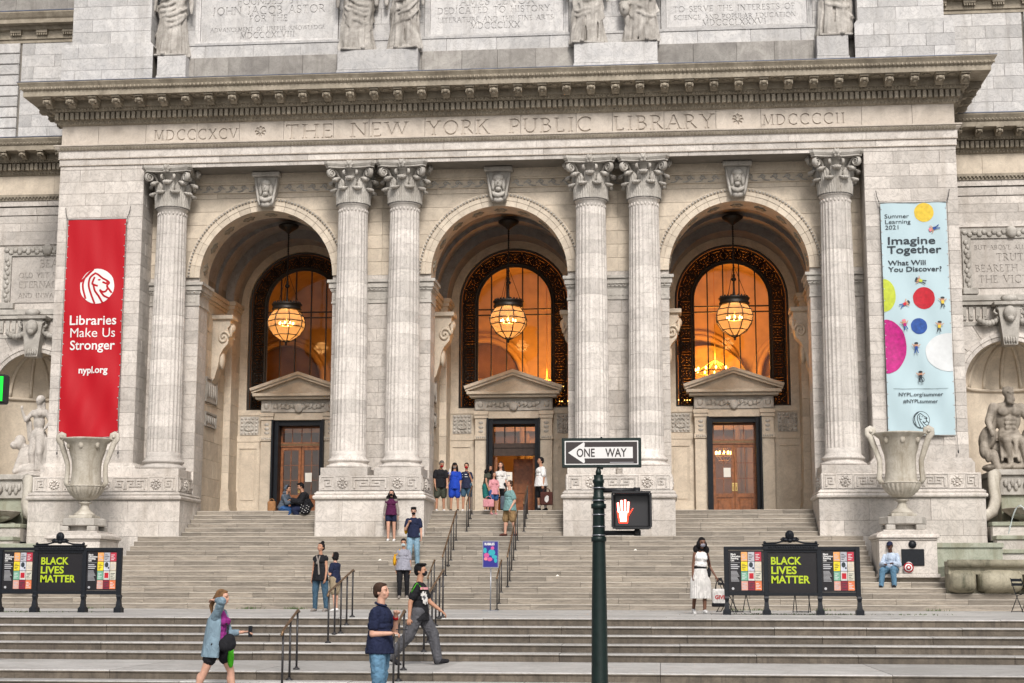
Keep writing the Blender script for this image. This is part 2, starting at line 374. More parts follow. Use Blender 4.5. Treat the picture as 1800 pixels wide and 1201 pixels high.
# ------------------------------------------------------------------ stones and metals
stone('marble', (.675, .625, .575), (.51, .47, .43), vary=.14, vein=.45, streak=.46, dirt=(.29, .245, .20), dirt_amt=.26)
stone('marble_column', (.73, .68, .63), (.57, .53, .49), vary=.14, vein=.42, streak=.48, dirt=(.33, .30, .27), dirt_amt=.28)
stone('marble_attic', (.66, .64, .62), (.50, .49, .485), vary=.15, vein=.42, streak=.48, dirt=(.27, .25, .23), dirt_amt=.22)
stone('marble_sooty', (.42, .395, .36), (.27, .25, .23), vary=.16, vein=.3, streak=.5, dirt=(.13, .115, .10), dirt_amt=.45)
stone('marble_frieze', (.62, .55, .475), (.50, .44, .375), vary=.06, vein=.25, streak=.16, dirt=(.30, .24, .18), dirt_amt=.18)
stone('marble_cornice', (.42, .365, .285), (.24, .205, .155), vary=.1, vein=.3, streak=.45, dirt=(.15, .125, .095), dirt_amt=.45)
stone('marble_porch', (.68, .59, .475), (.53, .455, .365), vary=.10, vein=.25, streak=.18, dirt=(.30, .25, .19), dirt_amt=.2)
stone('marble_carved', (.56, .53, .485), (.37, .345, .31), vary=.08, vein=.3, streak=.42, dirt=(.19, .165, .135), dirt_amt=.35)
stone('marble_statue', (.58, .545, .50), (.30, .275, .245), vary=.06, vein=.3, streak=.65, dirt=(.10, .085, .07), dirt_amt=.5)
stone('marble_mossy', (.60, .56, .49), (.44, .405, .34), vary=.08, vein=.3, streak=.62, dirt=(.19, .155, .105), dirt_amt=.48)
stone('marble_brown', (.42, .37, .31), (.22, .19, .155), vary=.06, vein=.3, streak=.6, dirt=(.08, .065, .05), dirt_amt=.5)
stone('stair_tread', (.46, .42, .36), (.33, .30, .26), vary=.1, vein=.2, streak=0, dirt=(.3, .27, .23), dirt_amt=.3, stretch=(.6, .6, 3.))
stone('stair_stone', (.385, .335, .275), (.20, .175, .145), vary=.19, vein=.6, streak=.0, dirt=(.15, .13, .11), dirt_amt=.55, stretch=(.55, .55, 7.), scale=1.1, bump=.3)
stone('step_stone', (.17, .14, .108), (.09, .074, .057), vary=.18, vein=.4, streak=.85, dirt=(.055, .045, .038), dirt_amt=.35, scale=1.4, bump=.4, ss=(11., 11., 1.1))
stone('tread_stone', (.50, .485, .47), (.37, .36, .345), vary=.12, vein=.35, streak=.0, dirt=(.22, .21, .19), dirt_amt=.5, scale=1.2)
stone('marble_basin', (.44, .40, .30), (.26, .235, .17), vary=.08, vein=.3, streak=.85, dirt=(.05, .052, .03), dirt_amt=.8)
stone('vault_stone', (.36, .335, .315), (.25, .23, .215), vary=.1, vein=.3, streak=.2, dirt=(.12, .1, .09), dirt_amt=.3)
stone('joint', (.22, .20, .175), (.16, .145, .125), vary=.0, vein=.1, streak=.1, dirt_amt=.2)
stone('paving', (.34, .33, .32), (.25, .245, .24), vary=.1, vein=.2, streak=0, dirt=(.16, .15, .14), dirt_amt=.4)
stone('asphalt', (.065, .065, .068), (.04, .04, .042), vary=.05, vein=.1, streak=0, dirt=(.03, .03, .03), dirt_amt=.4, scale=2)
plain('black_iron', (.008, .010, .014), .45, .0, .25, .15, 60, .3)
plain('rail_iron', (.03, .028, .03), .42, .2, .5, .1, 80)
plain('bronze', (.20, .125, .07), .4, .7, .5, .1, 60, .2)
plain('dark_bronze', (.028, .022, .017), .45, .5, .5, .2, 50, .3)
plain('lead_flashing', (.10, .115, .16), .45, .3, .5, .2, 8, .3)
# ------------------------------------------------------------------ levels
Z_WALK, Z_LAND, Z_TERR, Z_STYL, Z_PORCH = -2.96, -2.54, -1.84, .30, 1.17
YF, HW, YA = -.41, 14.27, .63            # pier / frieze face, half width of the portico, arch wall face
XC = (-7.607, 0., 7.607); COLS = (-10.6, -4.648, -2.975, 2.975, 4.648, 10.6)
# ------------------------------------------------------------------ ground
m = MB(); m.box(-400, 400, -400, 400, -3.6, -3.12); struct(m.build('road', 'asphalt'))
m = MB(); m.box(-60, 60, -33.2, 40, -3.119, Z_WALK)
sw = struct(m.build('pavement', 'paving'))
m = MB(); m.box(-60, 60, -33.5, -33.2, -3.119, Z_WALK+.01); struct(m.build('kerb', 'tread_stone'))
m = MB(); m.box(-60, 60, -70, -51.5, -3.119, -2.97); struct(m.build('far_pavement', 'paving'))
# ---- stairs: each step is a row of long stones
def step_row(parent, x0, x1, yn, z1, h, depth, mat, ln, seed, lip=0., nm='stone', tread=None):
    rnd = random.Random(seed); x = x0-rnd.uniform(0, ln*.8)
    while x < x1:
        w_ = ln*rnd.uniform(.65, 1.35); a = max(x, x0); b = min(x+w_, x1)
        if x1-b < ln*.3: b = x1; x = x1
        if b-a > .1:
            mm = MB(); dz = rnd.uniform(-.003, .003)
            g = .004; c = .018; y0 = yn+rnd.uniform(0, .006); t = z1+dz
            # front with a small nosing
            prof = [(y0+lip, z1-h), (y0+lip, t-.045 if lip else t-c), (y0, t-.035 if lip else t-c), (y0, t-c), (y0+c, t), (yn+depth, t), (yn+depth, z1-h)]
            n = len(prof); vs = [(a+g, p, q) for p, q in prof]+[(b-g, p, q) for p, q in prof]
            fs = [(i, (i+1) % n, n+(i+1) % n, n+i) for i in range(n)]
            mm._add(vs, [f[::-1] for f in fs]+[list(range(n)), list(range(2*n-1, n-1, -1))])
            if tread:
                mm.mi[4] = 1; mm.mi[3] = 1  # lighter tread colour on the chamfer too, a highlight painted along the nosing
                o = mm.build(nm, [mat, tread], parent)
            else: o = mm.build(nm, mat, parent)
            cx = Vector(((a+b)/2, yn, z1)); o.data.transform(Matrix.Translation(-cx)); o.location = cx
        x += w_
# lower stairs (pavement to terrace)
m = MB(); m.box(-40, 40, -18.2, -5.0, -3.1, Z_TERR-.16); m.box(-40, 40, -20.6, -18.2, -3.1, Z_LAND-.15); m.box(-40, 40, -24.2, -20.6, -3.1, Z_LAND-.15)
ls = struct(m.build('lower_stairs', 'joint'))
hl = .14
for k in range(5):
    yn = -18.5-.6*k
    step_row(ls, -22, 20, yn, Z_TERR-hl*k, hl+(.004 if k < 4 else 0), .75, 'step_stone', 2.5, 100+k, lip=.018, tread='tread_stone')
for k, (yn, dep) in enumerate(((-24.4, 3.6), (-24.85, .5), (-25.3, .5))):
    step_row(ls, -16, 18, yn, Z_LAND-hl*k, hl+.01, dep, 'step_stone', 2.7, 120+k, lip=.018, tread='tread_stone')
# terrace paving: long slabs
ter = MB(); ter.box(-40, 40, -17.75, -5.0, Z_TERR-.3, Z_TERR-.022); ter = struct(ter.build('terrace', 'joint'))
rnd = random.Random(5)
y = -17.75
for row in range(9):
    x = -22+rnd.uniform(0, 1)
    d_ = 12.75/9
    while x < 20:
        w_ = rnd.uniform(1.6, 2.8); mm = MB(); mm.cbox(-w_/2+.006, w_/2-.006, -d_/2+.006, d_/2-.006, -.05, 0, .006)
        mm.build('paving_slab', 'tread_stone', ter, (x+w_/2, y+d_/2, Z_TERR+rnd.uniform(-.003, .003))); x += w_
    y += d_
# upper stairs: fourteen risers, the last three run on under the fountains
hu = (Z_STYL-Z_TERR)/14; tu = .33; Y0U = -1.0
m = MB()
for k in range(14): m.box(-11.0, 11.0, Y0U-.33*k+.34, .5, Z_STYL-hu*(k+1)-.2, Z_STYL-hu*k-.02)
us = struct(m.build('upper_stairs', 'joint'))
for k in range(14):
    wide = k >= 11
    step_row(us, -22 if wide else (-12.95 if k >= 8 else -11.0), 20 if wide else (12.95 if k >= 8 else 11.0), Y0U-tu*k, Z_STYL-hu*k, hu+.004, .42 if k else 1.3, 'stair_stone', 2.1 if not wide else 2.4, 200+k, lip=.005, tread='stair_tread')
# steps up between the pedestals
hp = (Z_PORCH-Z_STYL)/6
for bi, xc in enumerate(XC):
    for k in range(6):
        yn = -.62+.30*k
        step_row(us, xc-2.13, xc+2.13, yn, Z_STYL+hp*(k+1), hp+.004, .36 if k < 5 else .5, 'stair_stone', 1.5, 300+10*bi+k, lip=.005, tread='stair_tread')
m = MB(); m.box(-11.4, 11.4, 1.2, 6.6, .2, Z_PORCH-.004); struct(m.build('porch_floor', 'stair_stone'))
# ------------------------------------------------------------------ the library
lib = thing('library_building', 'pale marble library front with three arched bays and paired columns', 'building')
# ---- end piers
for s in (-1, 1):
    p = MB(); xa, xb = sorted((s*11.46, s*14.27)); p.box(xa+.03, xb-.03, YF+.035, 3.7, 2.1, 12.15); p = p.build('pier', 'joint', lib)
    blocks(p, xa, xb, 2.62, 12.147, YF+.035, 'marble', ch=.40, ln=1.15, seed=11+s)
    blocks(p, YF+.01, 1.0, 2.62, 12.147, -s*0+(xb-.03 if s < 0 else xa+.03), 'marble', ch=.40, ln=.9, seed=21+s, facing='right' if s < 0 else 'left')
    b = MB(); b.cbox(xa-.13, xb+.13, YF-.13, 1.2, 2.166, 2.50, .012); 
    b.prism([(xa-.12, 2.50), (xb+.12, 2.50), (xb+.03, 2.62), (xa-.03, 2.62)], YF-.08, 1.1); b.build('pier_plinth', 'marble', p)
# ---- pedestals under the columns
def meander(mb, x0, x1, z0, z1, y, flip=False, t=.046, d=.032):
    """one square spiral unit of a greek key as raised bars"""
    W, H = x1-x0, z1-z0
    path = [(0, 0), (0, 1), (1, 1), (1, .28), (.42, .28), (.42, .64), (.7, .64)]
    pts = [((1-a if flip else a)*W+x0, b*H+z0) for a, b in path]
    for i, ((ax, az), (bx, bz)) in enumerate(zip(pts[:-1], pts[1:])):
        if i:      # start where the bar before it ends
            L_ = math.hypot(bx-ax, bz-az); ax += (bx-ax)/L_*t*1.001; az += (bz-az)/L_*t*1.001
        mb.box(min(ax, bx)-t/2, max(ax, bx)+t/2, y-d, y+.01, min(az, bz)-t/2, max(az, bz)+t/2)
def key_panel(parent, x0, x1, z0, z1, n, flip0=False):
    """framed panel with n key units; local front at y = 0"""
    k = MB(); f = .022
    k.box(x0, x1, -.018, .01, z0, z0+f); k.box(x0, x1, -.018, .01, z1-f, z1); k.box(x0, x0+f, -.018, .01, z0+f, z1-f); k.box(x1-f, x1, -.018, .01, z0+f, z1-f)
    u = (x1-x0-.16)/n
    for i in range(n): meander(k, x0+.08+u*i+(.03 if n > 1 else 0), x0+.08+u*(i+1)-.03, z0+.085, z1-.085, 0, (i % 2 == 1) ^ flip0)
    return k
def rosette_mesh(r):
    k = MB()
    k.box(-r*1.28, r*1.28, -.012, .01, -r*1.28, -r*1.2); k.box(-r*1.28, r*1.28, -.012, .01, r*1.2, r*1.28)
    k.box(-r*1.28, -r*1.2, -.012, .01, -r*1.2, r*1.2); k.box(r*1.2, r*1.28, -.012, .01, -r*1.2, r*1.2)
    st = len(k.v); k.lathe([(r*.30, 0), (r*.28, .05), (r*.2, .06), (r*.16, .03), (r*.1, .03), (r*.06, .06), (.001, .065)], 12)
    for j in range(8):
        a = j*math.pi/4; c = (r*.68*math.cos(a), r*.68*math.sin(a), .005)
        k.ball(c, (r*.27, r*.27, .045), 8, 5)
        k.ball((r*.98*math.cos(a+math.pi/8), r*.98*math.sin(a+math.pi/8), 0), (r*.13, r*.13, .03), 6, 4)
    k.xf(Matrix.Rotation(math.pi/2, 4, 'X'), st)
    return k.mesh('rosette', 'marble')
ROS = rosette_mesh(.17)
def pedestal(xa, xb, outer):
    p = MB(); p.box(xa+.05, xb-.05, -.77, 1.25, -1.3 if outer else .1, 2.1); p = p.build('pedestal', 'joint', lib)
    dx = .09
    blocks(p, xa-dx, xb+dx, Z_STYL if not outer else -.6, 1.42, -.864+.06, 'marble', proud=.06, seed=int(xa*10), heights=[.455, .665] if not outer else [.45, .45, .455, .665][0:0] or [.9, .455, .665], ln=1.5)
    for side in ('right', 'left'):
        xs = xb+dx-.035 if side == 'right' else xa-dx+.035
        blocks(p, -.864, 1.2, Z_STYL, 1.42, xs, 'marble', seed=int(xa*10)+3, heights=[.455, .665], ln=1.2, facing=side)
    mo = MB()     # base mould above the dado
    prof = [(.10, 1.42), (.145, 1.45), (.155, 1.50), (.13, 1.545), (.09, 1.555), (.09, 1.575), (.11, 1.595), (.10, 1.625), (.06, 1.64), (.055, 1.672)]
    for (o1, z1), (o2, z2) in zip(prof[:-1], prof[1:]):
        v = [(xa-o1, -.80-o1, z1), (xb+o1, -.80-o1, z1), (xb+o1, 1.2, z1), (xa-o1, 1.2, z1), (xa-o2, -.80-o2, z2), (xb+o2, -.80-o2, z2), (xb+o2, 1.2, z2), (xa-o2, 1.2, z2)]
        mo._add(v, [(0, 1, 5, 4), (1, 2, 6, 5), (3, 0, 4, 7)])
    mo.build('pedestal_moulding', 'marble', p)
    g = MB(); g.cbox(xa, xb, -.80, 1.2, 1.672, 2.166, .012); g.build('key_frieze', 'marble', p)
    z0, z1 = 1.71, 2.13; y = -.801
    W = xb-xa
    if not outer: lay = [('k', .13, 1, 0), ('r', .14), ('k', .35, 2, 0), ('r', .14), ('k', .13, 1, 1)]
    else: lay = [('k', .085, 1, 0), ('r', .095), ('k', .235, 3, 0), ('r', .095), ('k', .235, 3, 1), ('r', .095), ('k', .085, 1, 1)]
    tot = sum(a[1] for a in lay); x = xa+.05; sc_ = (W-.1)/tot
    for a in lay:
        w_ = a[1]*sc_
        if a[0] == 'k': key_panel(p, -w_/2+.015, w_/2-.015, z0, z1, a[2], bool(a[3])).build('key_panel', 'marble', p, (x+w_/2, y, 0))
        else: link('rosette', ROS, p, (x+w_/2, y, (z0+z1)/2))
        x += w_
    for side in ('right', 'left'):
        xs, rz = (xb+.001, math.pi/2) if side == 'right' else (xa-.001, -math.pi/2)
        for yc, n in ((-.45, 1), (.45, 2)): key_panel(p, -.2*n, .2*n, z0, z1, n).build('key_panel', 'marble', p, (xs, yc-.05 if n == 1 else yc+.1, 0), rz)
        link('rosette', ROS, p, (xs, -.05, (z0+z1)/2), rz)
    return p
pedestal(-5.41, -2.21, False); pedestal(2.21, 5.41, False); pedestal(-14.51, -9.84, True); pedestal(9.84, 14.51, True)
# ---- columns
def rad_at(z):
    t = (z-2.8)/(10.8-2.8); return .535-.07*t**1.6
def drum_mesh(z0, z1):
    k = MB(); nfl = 24; per = 8; vs = []; zs = (z0+.002, z0+.012, z1-.012, z1-.002); zc = (z0+z1)/2
    for iz, z in enumerate(zs):
        r = rad_at(z)-(.0045 if iz in (0, 3) else 0)
        for i in range(nfl*per):
            a = 2*math.pi*i/(nfl*per); u = (i % per)/per
            d = .020*math.sin(math.pi*min(1, u/.82)) if u < .82 else 0
            rr = r-d; vs.append((rr*math.cos(a), rr*math.sin(a), z-zc))
    n = nfl*per; fs = []
    for i in range(3):
        for j in range(n): fs.append((i*n+j, i*n+(j+1) % n, (i+1)*n+(j+1) % n, (i+1)*n+j))
    k._add(vs, fs, 0, False); return k.mesh('drum', 'marble_column')
rnd = random.Random(3); zz = [2.95]
while zz[-1] < 10.55: zz.append(zz[-1]+rnd.choice((.34, .42, .5, .46, .38)))
zz[-1] = 10.62
DR = [(drum_mesh(a, b), (a+b)/2) for a, b in zip(zz[:-1], zz[1:])]
k = MB(); k.lathe([(.50, 2.8), (.535, 2.95)], 48); k.box(-.73, .73, -.73, .73, 2.166, 2.41)
PL = MB(); PL.cbox(-.735, .735, -.735, .735, 2.166, 2.41, .012); PL = PL.mesh('plinth', 'marble')
BA = MB(); BA.lathe([(.60, 2.41), (.69, 2.42), (.715, 2.46), (.70, 2.51), (.64, 2.53), (.625, 2.535), (.60, 2.56), (.595, 2.59), (.62, 2.615), (.635, 2.62), (.655, 2.65), (.645, 2.69), (.61, 2.705), (.585, 2.71), (.585, 2.74), (.555, 2.76), (.54, 2.82), (.535, 2.955), (.3, 2.956)], 48); BA = BA.mesh('base', 'marble_column')
NK = MB()
NK.lathe([(.45, 10.6), (.462, 10.625), (.468, 10.80), (.50, 10.815), (.515, 10.835), (.505, 10.855), (.47, 10.865)], 48)
for i in range(24):
    a = 2*math.pi*(i+.4)/24; NK.ball((.462*math.cos(a), .462*math.sin(a), 10.655), (.03, .03, .055), 6, 4)
NK = NK.mesh('necking', 'marble_column')
BELL = MB(); BELL.lathe([(.43, 0), (.42, .3), (.42, .6), (.46, .85), (.54, 1.02), (.62, 1.08), (.60, 1.1)], 32); BELL = BELL.mesh('capital_bell', 'marble_carved')
def leaf_mesh(H, W, out, name='acanthus_leaf'):
    """acanthus leaf standing at radius 0 of its own frame: x across, -y outwards, z up, tip curled over"""
    k = MB(); nu, nv = 22, 14; fr = []; bk = []
    for j in range(nv+1):
        v = j/nv
        if v < .72: z = H*v/.72*.92; o = out*.25*(v/.72)**2.2
        else:
            q = (v-.72)/.28*R(205); rr = out*.42
            o = out*.25+rr*(1-math.cos(q))*.95; z = H*.92+rr*math.sin(q)*.75
        hw_ = W/2*(1-.30*v*v)*(1+.13*math.sin(v*math.pi*7))*(1 if v < .9 else 1-(v-.9)*4)
        for i in range(nu+1):
            u = 2*i/nu-1
            rib = .034*abs(math.cos(u*math.pi*2.5))*(1-.3*v)+.04*(1-u*u)
            fr.append((u*hw_, -(o+.035+rib-.12*u*u*W), z-.05*abs(u)*H*.25)); bk.append((u*hw_*.9, -(o-.035-.10*u*u*W), z-.05*abs(u)*H*.25-(.02 if v > .72 else 0)))
    n = nu+1; fs = [(j*n+i, j*n+i+1, (j+1)*n+i+1, (j+1)*n+i) for j in range(nv) for i in range(nu)]
    nb = len(fr); fs += [(nb+j*n+i+1, nb+j*n+i, nb+(j+1)*n+i, nb+(j+1)*n+i+1) for j in range(nv) for i in range(nu)]
    for j in range(nv):
        fs.append((j*n, (j+1)*n, nb+(j+1)*n, nb+j*n)); fs.append(((j+1)*n+nu, j*n+nu, nb+j*n+nu, nb+(j+1)*n+nu))
    fs += [(nv*n+i, nv*n+i+1, nb+nv*n+i+1, nb+nv*n+i) for i in range(nu)]
    k._add(fr+bk, fs, 0, True); return k.mesh(name, 'marble_carved')
LF1, LF2 = leaf_mesh(.47, .42, .21), leaf_mesh(.80, .40, .27)
def volute_mesh(r0, z0, rc, zc, rs, turns=1.6, wd=.085, th=.03):
    """scroll in the plane x = 0, outwards along -y"""
    pts = []
    for i in range(9):
        t = i/8; pts.append((0, -(r0+(rc-rs*.1-r0)*t**1.6), z0+(zc+rs-z0)*(1-(1-t)**1.8)))
    for i in range(1, 25):
        a = math.pi/2-turns*2*math.pi*i/24; r = rs*(1-.72*i/24); pts.append((0, -(rc+r*math.cos(a)), zc+r*math.sin(a)))
    k = MB(); k.tube(pts, [wd*.6+.4*wd*min(1, i/10) for i in range(len(pts))], 6, flat=th/wd)
    k.ball((0, -rc, zc), (wd*.8, rs*.3, rs*.3), 8, 5); return k.mesh('volute', 'marble_carved')
VOL = volute_mesh(.50, .50, .86, .93, .145); HEL = volute_mesh(.50, .55, .60, .95, .085, 1.4, .05, .022)
ab = MB(); pts = []
for q in range(4):
    a0 = q*math.pi/2+math.pi/4
    for j, (rr, da) in enumerate(((1.10, -.07), (1.10, .07))): pts.append((rr*math.cos(a0+da), rr*math.sin(a0+da)))
    for j in range(1, 8):
        t = j/8; p0 = Vector((1.10*math.cos(a0+.07), 1.10*math.sin(a0+.07))); p1 = Vector((1.10*math.cos(a0+math.pi/2-.07), 1.10*math.sin(a0+math.pi/2-.07)))
        p_ = p0.lerp(p1, t); mid = Vector((math.cos(a0+math.pi/4), math.sin(a0+math.pi/4))); p_ -= mid*.135*math.sin(math.pi*t); pts.append((p_.x, p_.y))
def abac(scale, z0, z1):
    n = len(pts); vs = [(x*scale[0], y*scale[0], z0) for x, y in pts]+[(x*scale[1], y*scale[1], z1) for x, y in pts]
    ab._add(vs, [(i, (i+1) % n, n+(i+1) % n, n+i) for i in range(n)]+[list(range(n-1, -1, -1)), list(range(n, 2*n))])
abac((.93, .93), 1.09, 1.14); abac((.95, 1.0), 1.14, 1.20); abac((1.0, 1.0), 1.205, 1.282)
AB = ab.mesh('abacus', 'marble_carved')
FL = MB(); FL.ball((0, 0, 0), (.11, .07, .12), 10, 6); FL.ball((0, -.05, .015), (.06, .06, .07), 8, 5)
for j in range(6): FL.ball((.09*math.cos(j*1.047), 0, .095*math.sin(j*1.047)), (.055, .05, .055), 6, 4)
FL = FL.mesh('flower', 'marble_carved')
for cx in COLS:
    co = link('column', None, lib, (cx, 0, 0))
    link('plinth', PL, co); link('base', BA, co); link('necking', NK, co)
    for me, zc in DR: link('drum', me, co, (0, 0, zc), random.choice((0, 1, 2, 3))*math.pi/12)
    zb = 10.865
    link('capital_bell', BELL, co, (0, 0, zb)); link('abacus', AB, co, (0, 0, zb))
    for j in range(8):
        a = j*math.pi/4
        for me, da, rr in ((LF1, math.pi/8, .455), (LF2, 0, .45)):
            q = a+da; link('acanthus_leaf', me, co, (rr*math.sin(q), -rr*math.cos(q), zb), q)
    for j in range(4):
        a = j*math.pi/2+math.pi/4
        link('volute', VOL, co, (0, 0, zb), a)
        q = j*math.pi/2; link('flower', FL, co, (.80*math.sin(q), -.80*math.cos(q), zb+1.17), q)
        for s in (-.32, .32): link('helix', HEL, co, (0, 0, zb), q+s)
# ---- entablature
ent = link('entablature', None, lib)
def fascia(z0, z1, o, nm, mat='marble'):
    m = MB(); m.box(-HW-o, HW+o, YF-o, YA+.1, z0, z1); return m.build(nm, mat, ent)
for z0, z1, o, sd in ((12.150, 12.285, 0, 1), (12.305, 12.505, .03, 2), (12.53, 12.775, .06, 3)):
    f = fascia(z0, z1, o-.035, 'fascia', 'joint'); blocks(f, -HW-o, HW+o, z0, z1, YF-o+.035, 'marble', heights=[z1-z0], ln=2.6, seed=sd, proud=.035, nm='fascia_stone')
for zb_, o in ((12.285, .03), (12.505, .06)):
    m = MB(); m.box(-HW-o, HW+o, YF-o-.004, YA, zb_, zb_+.022)
    n_ = int(2*HW/.085)
    for i in range(n_): m.ball((-HW+(i+.5)*2*HW/n_, YF-o-.006, zb_+.011), (.03, .018, .016), 5, 3)
    stuff(m.build('bead_moulding', 'marble_frieze', ent))
m = MB(); cor = [(.06, 12.775), (.10, 12.80), (.15, 12.86), (.155, 12.90), (.19, 12.915), (.19, 12.955), (.02, 12.965)]
o_ = cornice(cor, HW, YF, 3.6, 'architrave_moulding', 'marble_frieze', ent)
m = MB(); n_ = int(2*HW/.11)
for i in range(n_):
    x = -HW+(i+.5)*2*HW/n_
    m._add([(x-.045, YF-.13, 12.80), (x, YF-.16, 12.87), (x+.045, YF-.13, 12.80), (x, YF-.10, 12.785), (x-.05, YF-.165, 12.895), (x+.05, YF-.165, 12.895)], [(0, 3, 2, 1), (0, 1, 4), (1, 2, 5)])
stuff(m.build('leaf_moulding', 'marble_cornice', ent))
# frieze with the name of the place cut into it, stone by stone
fr = MB(); fr.box(-HW+.06, HW-.06, YF+.10, 3.6, 12.955, 13.64); fr = fr.build('frieze', 'joint', ent)
def z_fr(u, v): return at(u, v, YF)
words = [('MDCCCXCV', .345, 271, 418), ('THE', .47, 502, 585), ('NEW', .47, 617, 717), ('YORK', .47, 752, 859), ('PUBLIC', .47, 896, 1039), ('LIBRARY', .47, 1080, 1254), ('MDCCCCII', .345, 1341, 1485)]
polys = []
for t_, s_, ua, ub in words:
    xa, xb = z_fr(ua, 235).x, z_fr(ub, 220).x
    ps, wd = glyph_polys(t_, s_, .22); k_ = (xb-xa)/wd
    polys += [[(xa+a*k_, 13.035+(.0 if s_ > .4 else .05)+b) for a, b in p] for p in ps]
for uc in (458, 1297):          # star flowers
    xx = z_fr(uc, 225).x
    for j in range(8):
        a = j*math.pi/4; ca, sa = math.cos(a), math.sin(a)
        q = [(.04, -.012), (.15, -.05), (.19, 0), (.15, .05), (.04, .012)]
        polys.append([(xx+r_*ca-t_*sa, 13.30+r_*sa+t_*ca) for r_, t_ in q])
cuts = [-HW]+[at(u, 220, YF).x for u in (174, 257, 338, 418, 499, 582, 660, 747, 835, 912, 1014, 1080, 1165, 1254, 1340, 1515, 1604)]+[HW]
# stones are cut where the photograph shows joints; a joint that would split a letter moves to the nearest gap
def clear(x):
    for d in range(0, 40):
        for s in (1, -1):
            xx = x+s*d*.02
            if all(max(p[0] for p in po) < xx-.02 or min(p[0] for p in po) > xx+.02 for po in polys): return xx
    return x
cuts = [cuts[0]]+sorted(clear(c) for c in cuts[1:-1])+[cuts[-1]]
for a, b in zip(cuts[:-1], cuts[1:]):
    if b-a < .1: continue
    mine = [p for p in polys if a < sum(q[0] for q in p)/len(p) < b]
    engraved('frieze_stone', 'marble_frieze', fr, a+.006, b-.006, 12.965, 13.63, YF, mine, .045, .16)
# cornice
bed = [(.02, 13.63), (.05, 13.64), (.10, 13.73), (.11, 13.76), (.14, 13.765), (.14, 14.02), (.30, 14.025), (.33, 14.06), (.37, 14.11), (.37, 14.135), (.42, 14.14), (.42, 14.36), (.95, 14.365), (.97, 14.36), (.97, 14.54), (1.0, 14.55), (1.02, 14.58), (1.035, 14.585), (1.04, 14.60), (1.06, 14.66), (1.10, 14.72), (1.13, 14.76), (1.13, 14.79)]
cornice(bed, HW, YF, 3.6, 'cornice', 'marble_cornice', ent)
m = MB(); m.box(-HW-1.14, HW+1.14, YF-1.14, .4, 14.792, 14.815); m.build('flashing', 'lead_flashing', ent)
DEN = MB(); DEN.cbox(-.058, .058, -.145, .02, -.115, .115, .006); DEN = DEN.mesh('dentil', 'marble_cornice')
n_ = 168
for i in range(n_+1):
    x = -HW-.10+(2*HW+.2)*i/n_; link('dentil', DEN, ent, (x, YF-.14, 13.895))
for s in (-1, 1):
    for i in range(8): link('dentil', DEN, ent, (s*(HW+.14), YF-.10+.17*(i+1), 13.895), s*math.pi/2)
m = MB()
for z_, o_, w_, st_ in ((14.075, .365, .045, .105), (13.70, .085, .05, .115), (14.60, 1.045, .05, .13)):
    n_ = int(2*(HW+o_)/st_)
    for i in range(n_+1):
        x = -HW-o_+2*(HW+o_)*i/n_; m.ball((x, YF-o_, z_), (w_*.72, .028, w_), 6, 4)
stuff(m.build('egg_moulding', 'marble_cornice', ent))
def modillion():
    k = MB(); prof = [(0, .10), (0, -.10), (-.08, -.125), (-.16, -.105), (-.22, -.05), (-.30, -.035), (-.38, -.045), (-.43, -.02), (-.45, .03), (-.43, .075), (-.40, .10)]
    n = len(prof); vs = [(-.105, y_, z_) for y_, z_ in prof]+[(.105, y_, z_) for y_, z_ in prof]
    k._add(vs, [(i, (i+1) % n, n+(i+1) % n, n+i) for i in range(n)]+[list(range(n-1, -1, -1)), list(range(n, 2*n))])
    k.cbox(-.145, .145, -.50, .01, .10, .165, .012); k.ball((0, -.445, .02), (.085, .045, .055), 8, 5)
    k.ball((0, -.30, -.06), (.07, .14, .035), 8, 5); k.box(-.125, -.105, -.42, 0, -.05, .1); k.box(.105, .125, -.42, 0, -.05, .1)
    return k.mesh('modillion', 'marble_cornice')
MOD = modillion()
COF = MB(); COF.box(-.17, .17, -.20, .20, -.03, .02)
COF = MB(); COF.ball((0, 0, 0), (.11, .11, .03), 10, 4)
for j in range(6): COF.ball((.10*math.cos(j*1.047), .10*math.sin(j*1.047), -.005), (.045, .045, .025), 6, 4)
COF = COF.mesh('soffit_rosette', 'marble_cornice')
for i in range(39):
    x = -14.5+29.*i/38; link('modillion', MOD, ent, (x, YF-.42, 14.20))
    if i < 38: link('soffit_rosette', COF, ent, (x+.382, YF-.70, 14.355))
for s in (-1, 1):
    for i in range(4): link('modillion', MOD, ent, (s*(HW+.42), YF-.05+.76*i+.3, 14.20), s*math.pi/2)
# ceiling of the portico behind the architrave
m = MB(); m.box(-HW, HW, YF+.1, 6.2, 12.16, 12.30); m.build('portico_soffit', 'marble_porch', ent)
# ---- arch wall
aw = MB(); RA, ZS = 2.2, 8.72
xs_ = [(-11.46, XC[0]-RA), (XC[0]+RA, XC[1]-RA), (XC[1]+RA, XC[2]-RA), (XC[2]+RA, 11.46)]
for a, b in xs_: aw.box(a, b, YA+.035, 1.6, 1.1, ZS)
def arc_pts(xc, r, a0, a1, n=20): return [(xc+r*math.cos(R(a0+(a1-a0)*i/n)), ZS+r*math.sin(R(a0+(a1-a0)*i/n))) for i in range(n+1)]
bay = [(-11.46, XC[0], (XC[0]+XC[1])/2), ((XC[0]+XC[1])/2, XC[1], (XC[1]+XC[2])/2), ((XC[1]+XC[2])/2, XC[2], 11.46)]
for xl, xc, xr in bay:
    aw.prism([(xl, ZS)]+arc_pts(xc, RA, 180, 90)+[(xc, 12.16), (xl, 12.16)], YA+.035, 1.6)
    aw.prism([(xr, ZS), (xr, 12.16), (xc, 12.16)]+arc_pts(xc, RA, 90, 0), YA+.035, 1.6)
aw = aw.build('arch_wall', 'marble_porch', lib)
RO = 2.62
